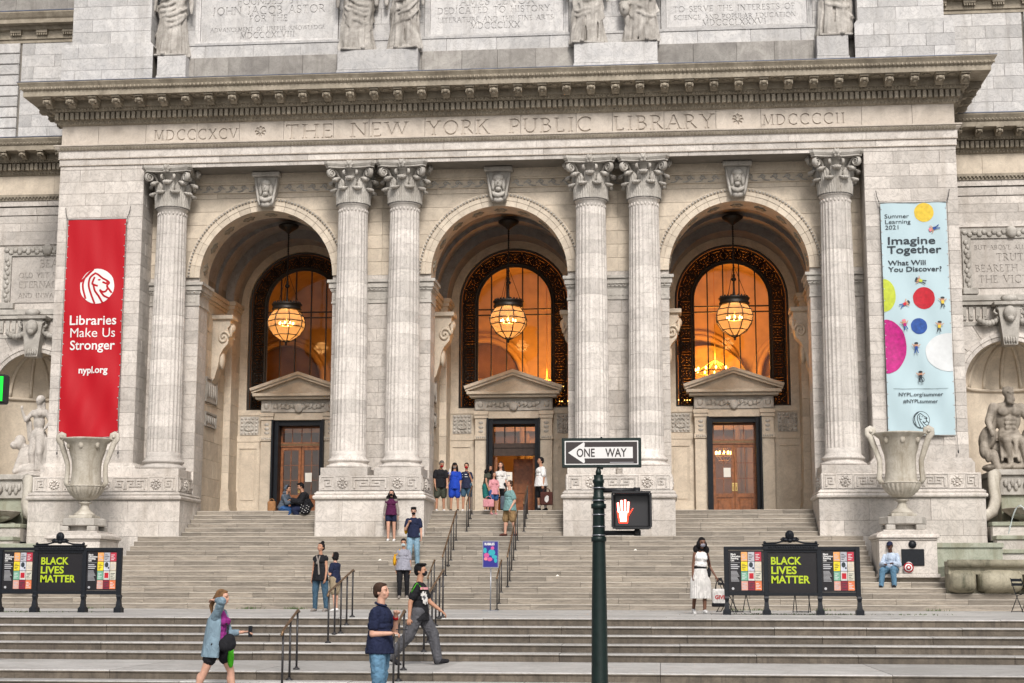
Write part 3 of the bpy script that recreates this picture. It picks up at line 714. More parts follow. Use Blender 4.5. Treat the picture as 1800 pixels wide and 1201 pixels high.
for i, (a, b) in enumerate(xs_):
    blocks(aw, a, b, 2.0, 7.80, YA+.035, 'marble', ch=.42, ln=1.05, seed=40+i)
    blocks(aw, a, b, 8.57, ZS, YA+.035, 'marble', heights=[ZS-8.57], ln=1.2, seed=46+i)
    for side, xx in (('right', b-.03), ('left', a+.03)):
        if abs(xx) < 11: blocks(aw, YA+.03, 1.6, 1.17, 7.80, xx, 'marble', ch=.42, ln=1.0, seed=50+i, facing=side)
    # impost band
    im = MB()
    for z0, z1, o in ((7.80, 7.86, .03), (7.862, 8.18, .012), (8.182, 8.22, .035), (8.222, 8.30, .06), (8.302, 8.47, .10), (8.472, 8.568, .15)): im.box(a-o*(abs(a) < 11), b+o*(abs(b) < 11), YA-o, 1.66+o, z0, z1)
    for j in range(int((b-a)/.13)):
        x = a+.07+j*.13; im.box(x-.035, x+.035, YA-.03, YA, 7.93, 8.12); im.ball((x, YA-.065, 8.26), (.03, .02, .035), 5, 3)
    im.build('impost', 'marble_carved', aw)
# spandrel stones, cut to the curve
def spandrel(xl, xc, xr, seed):
    rnd = random.Random(seed); zc = ZS; hs = [.44]*6+[11.54-ZS-.44*6]
    for row, h in enumerate(hs):
        z0, z1 = zc+.006, zc+h-.006; zc += h
        for s, xe in ((-1, xl), (1, xr)):
            def xa(z):
                d = RO*RO-(z-ZS)**2; return math.sqrt(d) if d > 0 else 0
            curve = [(xc+s*(xa(z0+(z1-z0)*t/4)+.008), z0+(z1-z0)*t/4) for t in range(5)]
            inner = min(abs(c[0]-xc) for c in curve); outer = abs(xe-xc)
            if max(abs(c[0]-xc) for c in curve) > outer-.05: 
                curve = [c for c in curve if abs(c[0]-xc) < outer-.06]
                if len(curve) < 2: continue
            far = max(abs(c[0]-xc) for c in curve); cutp = xe
            if outer-far > .95: cutp = xc+s*(far+(outer-far)*rnd.uniform(.42, .6))
            poly = curve+[(cutp-s*.006, z1), (cutp-s*.006, curve[0][1])]
            k = MB(); k.prism(poly, YA+rnd.uniform(0, .004), YA+.04); k.build('spandrel_stone', 'marble_porch', aw)
            if cutp != xe:
                k = MB(); k.prism([(cutp+s*.006, z0), (xe-s*.006, z0), (xe-s*.006, z1), (cutp+s*.006, z1)], YA+.002, YA+.04); k.build('spandrel_stone', 'marble_porch', aw)
for i, b_ in enumerate(bay): spandrel(*b_, 60+i)
def ring(parent, xc, y0, prof, a0, a1, mat, nm, n=4, zs=ZS):
    """piece of arch moulding: profile [(radius, y)] swept from a0 to a1 degrees"""
    k = MB(); m_ = len(prof); vs = []
    for i in range(n+1):
        a = R(a0+(a1-a0)*i/n); vs += [(xc+r*math.cos(a), y, zs+r*math.sin(a)) for r, y in prof]
    fs = [(i*m_+j, i*m_+(j+1) % m_, (i+1)*m_+(j+1) % m_, (i+1)*m_+j) for i in range(n) for j in range(m_)]
    fs += [list(range(m_-1, -1, -1)), list(range(n*m_, n*m_+m_))]
    k._add(vs, fs); return k.build(nm, mat, parent)
for xc in XC:
    prof = [(RA-.004, YA+.06), (RA-.004, YA-.07), (RA+.17, YA-.07), (RA+.18, YA-.09), (RA+.30, YA-.09), (RA+.31, YA-.06), (RA+.40, YA-.10), (RA+.43, YA-.10), (RA+.43, YA+.06)]
    nv = 19
    for j in range(nv):
        a0, a1 = 180*j/nv+.12, 180*(j+1)/nv-.12
        ring(aw, xc, YA, prof, a0, a1, 'marble_porch', 'voussoir')
    k = MB()
    for j in range(72):
        a = R(180*(j+.5)/72); r = RA+.355; k.ball((xc+r*math.cos(a), YA-.095, ZS+r*math.sin(a)), (.036, .05, .036), 6, 4)
    stuff(k.build('bead_moulding', 'marble_carved', aw))
    # soffit rosettes under the front arch
    for j in range(9):
        a = R(180*(j+.5)/9); o = link('soffit_rosette', COF, aw, (xc+(RA-.01)*math.cos(a), 1.12, ZS+(RA-.01)*math.sin(a)), rot=(0, math.pi/2-a, 0)); o.scale = (1.5, 1.5, 1.2)
    # keystone with a carved head
    ks = MB(); ks.prism([(xc-.24, 11.02), (xc+.24, 11.02), (xc+.40, 11.98), (xc-.40, 11.98)], YA-.30, YA+.05); ks.cbox(xc-.46, xc+.46, YA-.46, YA+.05, 11.98, 12.13, .02)
    ks = ks.build('keystone', 'marble_carved', aw)
    h = MB(); yy = YA-.34
    h.ball((xc, yy, 11.62), (.15, .15, .20), 14, 10); h.ball((xc, yy-.02, 11.76), (.19, .16, .13), 12, 7); h.ball((xc-.17, yy+.02, 11.56), (.07, .1, .22), 8, 6); h.ball((xc+.17, yy+.02, 11.56), (.07, .1, .22), 8, 6)
    h.ball((xc, yy-.15, 11.60), (.028, .05, .06), 6, 5); h.ball((xc, yy-.11, 11.50), (.05, .04, .02), 6, 4); h.ball((xc, yy-.02, 11.40), (.10, .10, .08), 8, 5)
    for s in (-1, 1): h.ball((xc+s*.06, yy-.125, 11.66), (.032, .03, .018), 6, 4)
    h.tube([(xc-.2, yy+.05, 11.32), (xc-.12, yy-.04, 11.22), (xc, yy-.07, 11.17), (xc+.12, yy-.04, 11.22), (xc+.2, yy+.05, 11.32)], [.05, .07, .085, .07, .05], 8)
    h.ball((xc, yy+.02, 11.05), (.16, .10, .10), 10, 6)
    for s in (-1, 1): h.tube([(xc+s*.36, YA-.30, 11.95), (xc+s*.31, YA-.33, 11.6), (xc+s*.24, YA-.32, 11.2), (xc+s*.20, YA-.31, 11.04)], .045, 6)
    h.build('carved_head', 'marble_carved', ks)
# running scroll band under the ceiling
bd = MB(); bd.box(-11.45, 11.45, YA-.02, YA+.05, 11.545, 11.80); bd.box(-11.45, 11.45, YA-.08, YA+.05, 11.80, 11.86); bd.box(-11.45, 11.45, YA-.12, YA+.05, 11.862, 12.15); bd.box(-11.45, 11.45, YA-.05, YA+.05, 11.53, 11.55)
bd = bd.build('scroll_band', 'marble_porch', aw)
WV = MB()
pts_ = [(-.19, 0, -.09), (-.12, 0, -.09), (-.02, 0, -.06), (.06, 0, .02), (.09, 0, .07), (.05, 0, .10), (-.01, 0, .085), (-.04, 0, .04), (-.01, 0, .0), (.03, 0, .01)]
WV.tube(pts_, [.016, .022, .028, .030, .030, .030, .028, .024, .02, .026], 6); WV.tube([(.09, 0, .06), (.13, 0, .02), (.17, 0, .0), (.19, 0, .03)], [.028, .024, .018, .012], 6)
WV = WV.mesh('wave_scroll', 'marble_carved')
for i in range(58):
    x = -11.2+22.4*i/57
    if all(abs(x-c) > .42 for c in XC): link('wave_scroll', WV, bd, (x, YA-.030, 11.665)).scale = (-1 if any(0 < x-c < 3.8 for c in XC) else 1, 1, 1)
# ---- porch passages: side walls, vaults, back wall
RV = 2.5
pw = MB()
for xa, xb in ((-11.46, XC[0]-RV), (XC[0]+RV, XC[1]-RV), (XC[1]+RV, XC[2]-RV), (XC[2]+RV, 11.46)): pw.box(xa+.03, xb-.03, 1.6, 6.5, 1.1, 12.1)
pw = pw.build('porch_wall', 'joint', lib)
for i, xc in enumerate(XC):
    for side, xx in (('right', xc-RV-.03), ('left', xc+RV+.03)):
        blocks(pw, 1.6, 5.0, 1.17, 8.55, xx, 'marble_porch', ch=.62, ln=1.1, seed=70+i, facing=side)
    # vault and its ribs
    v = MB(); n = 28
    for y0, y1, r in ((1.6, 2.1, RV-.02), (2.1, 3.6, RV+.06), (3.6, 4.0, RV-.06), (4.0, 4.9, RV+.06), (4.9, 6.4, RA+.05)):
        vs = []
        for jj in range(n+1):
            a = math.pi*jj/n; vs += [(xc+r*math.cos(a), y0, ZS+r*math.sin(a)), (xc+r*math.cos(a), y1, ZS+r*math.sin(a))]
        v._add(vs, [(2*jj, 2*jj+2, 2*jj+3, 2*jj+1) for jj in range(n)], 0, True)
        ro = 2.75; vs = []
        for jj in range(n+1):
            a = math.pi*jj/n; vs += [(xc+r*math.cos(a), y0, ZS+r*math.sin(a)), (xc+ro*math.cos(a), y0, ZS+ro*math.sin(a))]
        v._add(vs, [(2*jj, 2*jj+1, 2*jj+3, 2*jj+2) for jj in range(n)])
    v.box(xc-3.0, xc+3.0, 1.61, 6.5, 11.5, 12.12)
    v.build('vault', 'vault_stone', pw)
    # mould at the springing of the vault, rear piers
    for s in (-1, 1):
        mm = MB(); xx = xc+s*RV
        for z0, z1, o in ((8.30, 8.40, .05), (8.402, 8.56, .10), (8.562, 8.70, .15)): mm.box(min(xx, xx-s*o), max(xx, xx-s*o), 1.6, 5.0, z0, z1)
        mm.build('vault_moulding', 'marble_porch', pw)
        rp = MB(); x2 = xc+s*(RA+.05); a, b = sorted((x2+s*.03, xc+s*(RV+.1))); rp.box(a, b, 4.93, 6.0, 1.1, ZS); rp = rp.build('rear_pier', 'joint', pw)
        blocks(rp, 4.9, 6.0, 2.1, 8.1, x2+s*.03, 'marble_porch', ch=.6, ln=1.1, seed=80+i, facing='left' if s > 0 else 'right')
        blocks(rp, min(x2, xc+s*RV), max(x2, xc+s*RV), 2.1, 8.1, 4.935, 'marble_porch', ch=.6, ln=.6, seed=83+i)
        for nm_, rows in (('pier_capital', ((8.1, 8.2, .03), (8.202, 8.45, .01), (8.452, 8.58, .07), (8.582, 8.72, .12))), ('pier_base', ((1.1, 1.32, .1), (1.322, 1.42, .13), (1.422, 1.55, .07), (1.552, 2.1, .04)))):
            cp = MB()
            for z0, z1, o in rows: cp.box(min(x2-s*o, xc+s*RV), max(x2-s*o, xc+s*RV), 4.9-o, 5.95, z0, z1)
            cp.build(nm_, 'marble_porch', rp)
        # console bracket with a scroll on the passage wall
        k = MB(); prof = []
        for t in range(15):
            a = R(100-25*t); r = .42*(1-.045*t); prof.append((r*math.cos(a)*.8, .55+r*math.sin(a)))
        k.tube([(0, q[0]*0-.0+.0, 0) for q in prof[:1]]+[(0, 0, 0)], .01, 4) if False else None
        k.prism([(0, 1.25), (-.62, 1.25), (-.62, 1.05), (-.52, .95), (-.60, .70), (-.55, .42), (-.38, .22), (-.28, 0), (-.22, -.4), (-.12, -.75), (0, -.95)], -.28, .28)
        k.tube([(-.40-.20*math.cos(R(t*24))*(1-t/26), -.30, .62+.24*math.sin(R(t*24))*(1-t/26)) for t in range(24)], .045, 6); k.tube([(-.40-.20*math.cos(R(t*24))*(1-t/26), .30, .62+.24*math.sin(R(t*24))*(1-t/26)) for t in range(24)], .045, 6)
        k.cbox(-.72, .02, -.38, .38, 1.25, 1.40, .02); k.ball((-.58, 0, .98), (.16, .2, .2), 10, 7); k.ball((-.30, 0, -.1), (.1, .2, .35), 8, 6); k.ball((-.45, 0, 1.16), (.2, .26, .12), 8, 5)
        for t in range(5): k.ball((-.62+.02*t, -.16+.08*t, .85), (.06, .05, .2), 6, 5)
        if s < 0: k.xf(Matrix.Scale(-1, 4, (1, 0, 0))); k.f = [f[::-1] for f in k.f]
        k.build('console', 'marble_porch', pw, (xc+s*RV, 3.55, 6.55))
        # carved panels below the console
        q = MB()
        for zc_, hh in ((5.35, .42), (4.35, .24)):
            q.box(-.02, .01, -.62, .62, zc_-hh, zc_+hh); 
            for t in range(5): q.ball((-.03, -.46+.23*t, zc_), (.035, .085, hh*.62), 8, 6)
            q.box(-.05, .01, -.66, -.6, zc_-hh, zc_+hh); q.box(-.05, .01, .6, .66, zc_-hh, zc_+hh); q.box(-.05, .01, -.6, .6, zc_-hh, zc_-hh+.06); q.box(-.05, .01, -.6, .6, zc_+hh-.06, zc_+hh)
        if s < 0: q.xf(Matrix.Scale(-1, 4, (1, 0, 0))); q.f = [f[::-1] for f in q.f]
        q.build('carved_panel', 'marble_carved', pw, (xc+s*(RV-.005), 3.3, 0))
# ------------------------------------------------------------------ windows, doors, lanterns
def glassmat(name, tint, gloss=.10, dirt=.0):
    m, nt, b = nodemat(name); nt.nodes.remove(b); out = nt.nodes['Material Output']
    tr = N(nt, 'ShaderNodeBsdfTransparent'); tr.inputs['Color'].default_value = (*tint, 1)
    gl = N(nt, 'ShaderNodeBsdfGlossy'); gl.inputs['Roughness'].default_value = .04; gl.inputs['Color'].default_value = (.9, .9, .9, 1)
    no = N(nt, 'ShaderNodeTexNoise', i_Scale=1.6, i_Detail=2.); bp = N(nt, 'ShaderNodeBump', i_Strength=.06, i_Distance=.05); L(nt, no.outputs['Fac'], bp.inputs['Height']); L(nt, bp.outputs[0], gl.inputs['Normal'])
    mx = N(nt, 'ShaderNodeMixShader'); mx.inputs[0].default_value = gloss; L(nt, tr.outputs[0], mx.inputs[1]); L(nt, gl.outputs[0], mx.inputs[2])
    L(nt, mx.outputs[0], out.inputs['Surface']); return m
glassmat('border_tint', (.50, .34, .19), .02); glassmat('window_glass', (.93, .73, .46), .02); glassmat('door_glass', (.62, .50, .36), .10); glassmat('case_glass', (.97, .97, .97), .018)  # amber tint paints the hall's warm lamplight into the window panes
m_, nt_, b_ = nodemat('lantern_glass'); out_ = nt_.nodes['Material Output']; nt_.nodes.remove(b_)
tl = N(nt_, 'ShaderNodeBsdfTranslucent'); tl.inputs['Color'].default_value = (.30, .185, .095, 1); tr_ = N(nt_, 'ShaderNodeBsdfTransparent'); tr_.inputs['Color'].default_value = (1, .86, .62, 1)
df_ = N(nt_, 'ShaderNodeBsdfDiffuse'); df_.inputs['Color'].default_value = (.6, .5, .36, 1)
mx1 = N(nt_, 'ShaderNodeMixShader'); mx1.inputs[0].default_value = .55; L(nt_, tl.outputs[0], mx1.inputs[1]); L(nt_, tr_.outputs[0], mx1.inputs[2])
mx2 = N(nt_, 'ShaderNodeMixShader'); mx2.inputs[0].default_value = .15; L(nt_, mx1.outputs[0], mx2.inputs[1]); L(nt_, df_.outputs[0], mx2.inputs[2]); L(nt_, mx2.outputs[0], out_.inputs['Surface'])
emit('bulb', (1., .70, .32), 26.)
emit('inner_lamp', (1., .72, .30), 14.)
plain('wood', (.26, .095, .035), .38, 0, .5, .15, 30, .35)
plain('wood_dark', (.05, .030, .022), .45, 0, .4, .1, 30, .3)
plain('paper', (.78, .75, .68), .8); plain('hall_stone', (.62, .50, .33), .7, 0, .3, .1, 6, .15); plain('hall_dark', (.26, .17, .09), .6, 0, .3, 0, 5, .3)
plain('brass', (.75, .55, .22), .3, .9)
SPRW, RW, RG = 8.75, 1.97, 1.31       # window springing, outer and inner radius
YB = 5.95
bw = MB()
for xc in XC:
    xl, xr = xc-2.45, xc+2.45
    bw.box(xl, xc-RW, YB, 6.5, 1.1, SPRW); bw.box(xc+RW, xr, YB, 6.5, 1.1, SPRW)
    arcw = [(xc+RW*math.cos(R(180-180*i/24)), SPRW+RW*math.sin(R(180-180*i/24))) for i in range(25)]
    bw.prism([(xl, SPRW)]+arcw[:13]+[(xc, 11.9), (xl, 11.9)], YB, 6.5); bw.prism([(xr, SPRW), (xr, 11.9), (xc, 11.9)]+arcw[12:], YB, 6.5)
    bw.box(xc-RW, xc-.92, YB+.001, 6.5, 1.1, 4.985); bw.box(xc+.92, xc+RW, YB+.001, 6.5, 1.1, 4.985); bw.box(xc-.92, xc+.92, YB+.001, 6.5, 4.62, 4.985)
bw = bw.build('porch_back_wall', 'marble_porch', lib)
# ornament panel of the grille: ring, cross petals, corner curls
def grille_mesh(sx, sz):
    k = MB(); t = .020
    def bar(a, b, w=t): k.tube([(a[0], 0, a[1]), (b[0], 0, b[1])], w, 4, smooth=False)
    for s in (-1, 1): bar((s*sx, -sz), (s*sx, sz), .030); bar((-sx, s*sz), (sx, s*sz), .030)
    r = min(sx, sz)*.80
    k.tube([(r*math.cos(a*math.pi/8), 0, r*math.sin(a*math.pi/8)) for a in range(17)], .022, 4, smooth=False, cap=False)
    k.tube([(.3*r*math.cos(a*math.pi/4), 0, .3*r*math.sin(a*math.pi/4)) for a in range(9)], .030, 4, smooth=False, cap=False)
    bar((-sx, -sz), (-r*.7, -r*.7), .022); bar((sx, -sz), (r*.7, -r*.7), .022); bar((-sx, sz), (-r*.7, r*.7), .022); bar((sx, sz), (r*.7, r*.7), .022)
    for q_ in (-.5, .5): bar((q_*sx, -sz), (q_*sx, sz), .012); bar((-sx, q_*sz), (sx, q_*sz), .012)
    for j in range(4):
        a = j*math.pi/2
        for d in (-.38, .38): k.tube([(r*.3*math.cos(a+d), 0, r*.3*math.sin(a+d)), (r*.62*math.cos(a+d*1.15), 0, r*.62*math.sin(a+d*1.15)), (r*.95*math.cos(a), 0, r*.95*math.sin(a))], .020, 4, smooth=False)
        b2 = a+math.pi/4; k.ball((r*1.18*math.cos(b2), 0, r*1.18*math.sin(b2)), (.05, .02, .05), 6, 4); k.ball((r*.62*math.cos(b2), 0, r*.62*math.sin(b2)), (.045, .02, .045), 6, 4)
    return k.mesh('grille_panel', 'dark_bronze')
GP = grille_mesh(.205, .225); rm = (RW+RG)/2-.06
for wi, xc in enumerate(XC):
    wn = link('window', None, lib, (xc, 6.08, 0))
    fr_ = MB()
    for r, t in ((RW-.04, .05), (RG+.08, .035), (RG, .03), (RW-.12, .02)):
        fr_.tube([(-r, 0, 4.99)]+[(r*math.cos(R(180-180*i/32)), 0, SPRW+r*math.sin(R(180-180*i/32))) for i in range(33)]+[(r, 0, 4.99)], t, 5, smooth=False)
    fr_.box(-RW, RW, -.04, .04, 4.99, 5.05)
    for x in (-.83, -.28, .28, .83):
        top = SPRW+math.sqrt(RG*RG-x*x); fr_.box(x-.022, x+.022, -.03, .03, 4.99, top)
    for z in (8.32, 8.52): fr_.box(-RG, RG, -.028, .028, z-.022, z+.022)
    fr_.build('window_frame', 'dark_bronze', wn)
    for i in range(11):       # round the arch
        a = R(180*(i+.5)/11); o = link('grille_panel', GP, wn, (rm*math.cos(a), 0, SPRW+rm*math.sin(a)), rot=(0, math.pi/2-a, 0)); o.scale = (1.05, 1, 1.02)
    for s in (-1, 1):
        for i in range(8): link('grille_panel', GP, wn, (s*(rm+.0), 0, SPRW-.235-.47*i)).scale = (1.1, 1, 1)
    # panes between the bars
    edges = [-RG, -.83, -.28, .28, .83, RG]
    for a, b in zip(edges[:-1], edges[1:]):
        for z0, z1 in ((5.05, 8.32), (8.34, 8.5), (8.54, None)):
            n_ = 6
            tp = [(b+(a-b)*i/n_, (SPRW+math.sqrt(max(0, RG*RG-(b+(a-b)*i/n_)**2))) if z1 is None else z1) for i in range(n_+1)]
            k = MB(); k._add([(a+.02, 0, z0), (b-.02, 0, z0)]+[(min(max(x, a+.02), b-.02), 0, z) for x, z in tp], [list(range(n_+3))]); k.build('pane', 'window_glass', wn, (0, .02, 0))
    k = MB(); vs = [(RG, 4.99)]+[(RG*math.cos(R(180*i/32)), SPRW+RG*math.sin(R(180*i/32))) for i in range(33)]+[(-RG, 4.99)]
    ou = [(RW, 4.99)]+[(RW*math.cos(R(180*i/32)), SPRW+RW*math.sin(R(180*i/32))) for i in range(33)]+[(-RW, 4.99)]
    n = len(vs); k._add([(x, 0, z) for x, z in vs+ou], [(i, n+i, n+i+1, i+1) for i in range(n-1)]); k.build('border_glass', 'border_tint', wn, (0, .08, 0))
    # ---- door case
    dr = link('doorway', None, lib, (xc, 0, 0))
    c = MB(); 
    for s in (-1, 1):
        a, b = sorted((s*.93, s*1.35)); c.cbox(a, b, 5.70, 5.96, 1.17, 4.86, .012); c.cbox(a-.03, b+.03, 5.66, 5.96, 4.60, 4.72, .012); c.cbox(a-.05, b+.05, 5.63, 5.96, 4.72, 4.86, .012)
        c.cbox(a-.03, b+.03, 5.655, 5.96, 3.86, 4.02, .012); c.cbox(a-.03, b+.03, 5.66, 5.96, 1.171, 1.42, .012)
    c.cbox(-1.28, 1.28, 5.74, 5.96, 4.60, 4.872, .015)
    c.build('door_case', 'marble_porch', dr)
    c = MB(); c.cbox(-1.36, 1.36, 5.70, 5.96, 4.873, 5.32, .01)
    for s in (-1, 1):
        c.cbox(s*1.16-.17, s*1.16+.17, 5.67, 5.75, 4.90, 5.30, .01); c.ball((s*1.16, 5.665, 5.10), (.10, .03, .12), 8, 5)
        for z in (4.3, 4.15, 4.45): c.ball((s*1.14, 5.70, z), (.09, .02, .06), 8, 4)
        for i in range(5): c.ball((s*(1.0+.07*i), 5.655, 3.94), (.025, .02, .05), 6, 4)
    for i in range(13):
        x = -.84+.14*i; c.ball((x, 5.695, 5.09+.05*math.sin(i*1.7)), (.085, .035, .085), 8, 5); c.tube([(x-.08, 5.69, 5.0), (x, 5.68, 5.09+.06*math.cos(i)), (x+.08, 5.69, 5.18)], .022, 5)
    c.ball((0, 5.67, 5.02), (.16, .06, .17), 10, 6)
    c.build('door_frieze', 'marble_carved', dr)
    c = MB(); yp = 5.40
    c.cbox(-1.52, 1.52, yp+.10, 5.96, 5.32, 5.42, .012); c.cbox(-1.62, 1.62, yp, 5.96, 5.42, 5.53, .012); c.prism([(-1.66, 5.531), (1.66, 5.531), (0, 6.12)], yp+.22, 5.955)
    for s in (-1, 1):
        p0, p1 = Vector((s*1.66, 5.53)), Vector((0, 6.09)); d_ = (p1-p0).normalized(); nn = Vector((-d_.y, d_.x))*(1 if s < 0 else -1); nn = nn if nn.y > 0 else -nn
        for t0, t1, yo in ((0, .085, .06), (.085, .19, 0)):
            q = [p0+nn*t0, p1+Vector((0, t0/abs(nn.y))), p1+Vector((0, t1/abs(nn.y))), p0+nn*t1]
            c.prism([(v_.x, v_.y) for v_ in q], yp+yo-.02, 5.96)
    for i in range(40): c.box(-1.5+.0769*i-.018, -1.5+.0769*i+.018, yp+.08, yp+.12, 5.35, 5.40)
    c.build('pediment', 'marble_porch', dr)
    # panelled wall either side of the door
    for s in (-1, 1):
        q = MB(); a, b = sorted((s*1.40, s*2.3)); 
        q.box(a, b, YB-.05, YB+.01, 3.86, 4.06); q.box(a, b, YB-.03, YB+.01, 4.80, 4.99); q.box(a, b, YB-.06, YB+.01, 1.17, 1.48)
        q.box(a, a+.14, YB-.03, YB+.01, 1.48, 3.86); q.box(b-.14, b, YB-.03, YB+.01, 1.48, 3.86); q.box(a+.14, b-.14, YB-.03, YB+.01, 3.62, 3.86); q.box(a+.14, b-.14, YB-.03, YB+.01, 1.48, 1.72)
        q.box(a+.22, b-.22, YB-.02, YB+.01, 1.80, 3.54); q.build('wall_panel', 'marble_porch', dr)
        cv = MB(); xm = (a+b)/2-s*.02; h_ = .33; cv.box(xm-h_, xm+h_, YB-.025, YB+.01, 4.10, 4.76)
        for i in range(5):
            for j in range(5): cv.ball((xm-.26+.13*i, YB-.03, 4.17+.13*j), (.05, .03, .05), 6, 4)
        cv.tube([(xm+.17*math.cos(t*.4), YB-.04, 4.43+.17*math.sin(t*.4)) for t in range(17)], .025, 5); cv.build('carved_square', 'marble_carved', dr)
    # dark iron frame and leaves of the outer gate standing open
    f = MB()
    for s in (-1, 1): a, b = sorted((s*.91, s*.74)); f.box(a, b, 5.80, 6.3, 1.17, 4.61)
    f.box(-.74, .74, 5.85, 6.3, 4.42 if wi != 1 else 4.42, 4.61); f.build('iron_frame', 'black_iron', dr)
    wd = MB(); yd = 6.25
    if wi == 1:
        wd.box(-.74, .74, yd, yd+.08, 3.34, 3.62); wd.box(-.74, .74, yd-.03, yd+.1, 3.62, 3.78); wd.box(-.74, .74, yd-.02, yd+.08, 4.36, 4.42)
        for x in (-.36, 0, .36): wd.box(x-.02, x+.02, yd, yd+.05, 3.78, 4.36)
        wd.build('transom', 'wood_dark', dr)
        for i in range(4): k = MB(); k._add([(-.73+.366*i, 0, 3.79), (-.38+.366*i, 0, 3.79), (-.38+.366*i, 0, 4.35), (-.73+.366*i, 0, 4.35)], [(0, 1, 2, 3)]); k.build('pane', 'door_glass', dr, (0, yd+.03, 0))
        # leaves folded inwards
        for s in (-1, 1):
            lf = MB(); lf.cbox(-.04, .04, 0, .72, 1.2, 3.32, .01); lf.box(-.06, .06, .1, .62, 1.3, 1.9); lf.box(-.06, .06, .1, .62, 2.0, 2.5); lf.box(-.06, .06, .1, .62, 2.6, 3.2)
            lf.build('door_leaf', 'wood', dr, (s*.66, yd+.05, 0), -s*R(12))
        lf = MB(); lf.cbox(-.40, .40, -.04, .04, 1.2, 3.32, .01); lf.box(-.32, .32, -.06, .06, 1.35, 1.95); lf.box(-.32, .32, -.06, .06, 2.1, 3.2); lf.build('inner_door', 'wood', dr, (.25, yd+1.1, 0))
    else:
        wd.box(-.74, .74, yd-.03, yd+.10, 3.70, 3.86); wd.box(-.74, .74, yd, yd+.07, 4.36, 4.42); wd.box(-.74, -.68, yd, yd+.07, 3.86, 4.36); wd.box(.68, .74, yd, yd+.07, 3.86, 4.36)
        for x in (-.34, 0, .34): wd.box(x-.012, x+.012, yd+.01, yd+.05, 3.86, 4.36)
        wd.build('transom', 'wood', dr)
        for i in range(4): k = MB(); k._add([(-.68+.34*i, 0, 3.86), (-.34+.34*i, 0, 3.86), (-.34+.34*i, 0, 4.36), (-.68+.34*i, 0, 4.36)], [(0, 1, 2, 3)]); k.build('pane', 'door_glass', dr, (0, yd+.03, 0))
        k = MB(); k.box(-.74, .74, yd-.035, yd-.031, 3.74, 3.82); k.build('transom_rail', 'bronze', dr)
        for s in (-1, 1):
            a, b = sorted((s*.01, s*.735)); lf = MB()
            lf.box(a, a+.09, yd, yd+.07, 1.19, 3.70); lf.box(b-.09, b, yd, yd+.07, 1.19, 3.70); lf.box(a+.09, b-.09, yd, yd+.07, 3.58, 3.70); lf.box(a+.09, b-.09, yd, yd+.07, 1.19, 1.36); lf.box(a+.09, b-.09, yd, yd+.07, 1.86, 2.0)
            lf.box(a+.09, b-.09, yd+.03, yd+.06, 1.36, 1.86); lf.cbox(a+.15, b-.15, yd+.005, yd+.05, 1.42, 1.80, .02)
            xm = (a+b)/2; lf.box(xm-.012, xm+.012, yd+.01, yd+.05, 2.0, 3.58)
            for z in (2.52, 3.05): lf.box(a+.09, b-.09, yd+.012, yd+.048, z-.01, z+.01)
            lf = lf.build('door_leaf', 'wood', dr)
            zs_ = (2.0, 2.52, 3.05, 3.58)
            for x0, x1 in ((a+.09, xm), (xm, b-.09)):
                for z0, z1 in zip(zs_[:-1], zs_[1:]): k = MB(); k._add([(x0, 0, z0), (x1, 0, z0), (x1, 0, z1), (x0, 0, z1)], [(0, 1, 2, 3)]); k.build('pane', 'door_glass', lf, (0, yd+.03, 0))
            hd = MB(); hd.box(s*.055-.035, s*.055+.035, yd-.02, yd, 2.08, 2.36); hd.tube([(s*.055, yd-.05, 2.12), (s*.055, yd-.07, 2.22), (s*.055, yd-.05, 2.32)], .014, 6); hd.build('door_handle', 'brass', lf)
        no_ = MB(); no_.box(-.12, .12, -.004, .004, -.16, .16); no_.box(-.08, .08, -.006, -.0045, -.02, .06)
        no_.build('notice', 'paper', dr, ((.28, yd-.02, 2.62) if wi == 0 else (-.25, yd-.02, 2.72)))
    # open leaf of the outer gate, seen edge on
    for s in (-1, 1):
        g = MB(); g.box(s*.90-.03, s*.90+.03, 5.52, 5.80, 1.175, 4.6); g.build('gate_leaf', 'black_iron', dr)
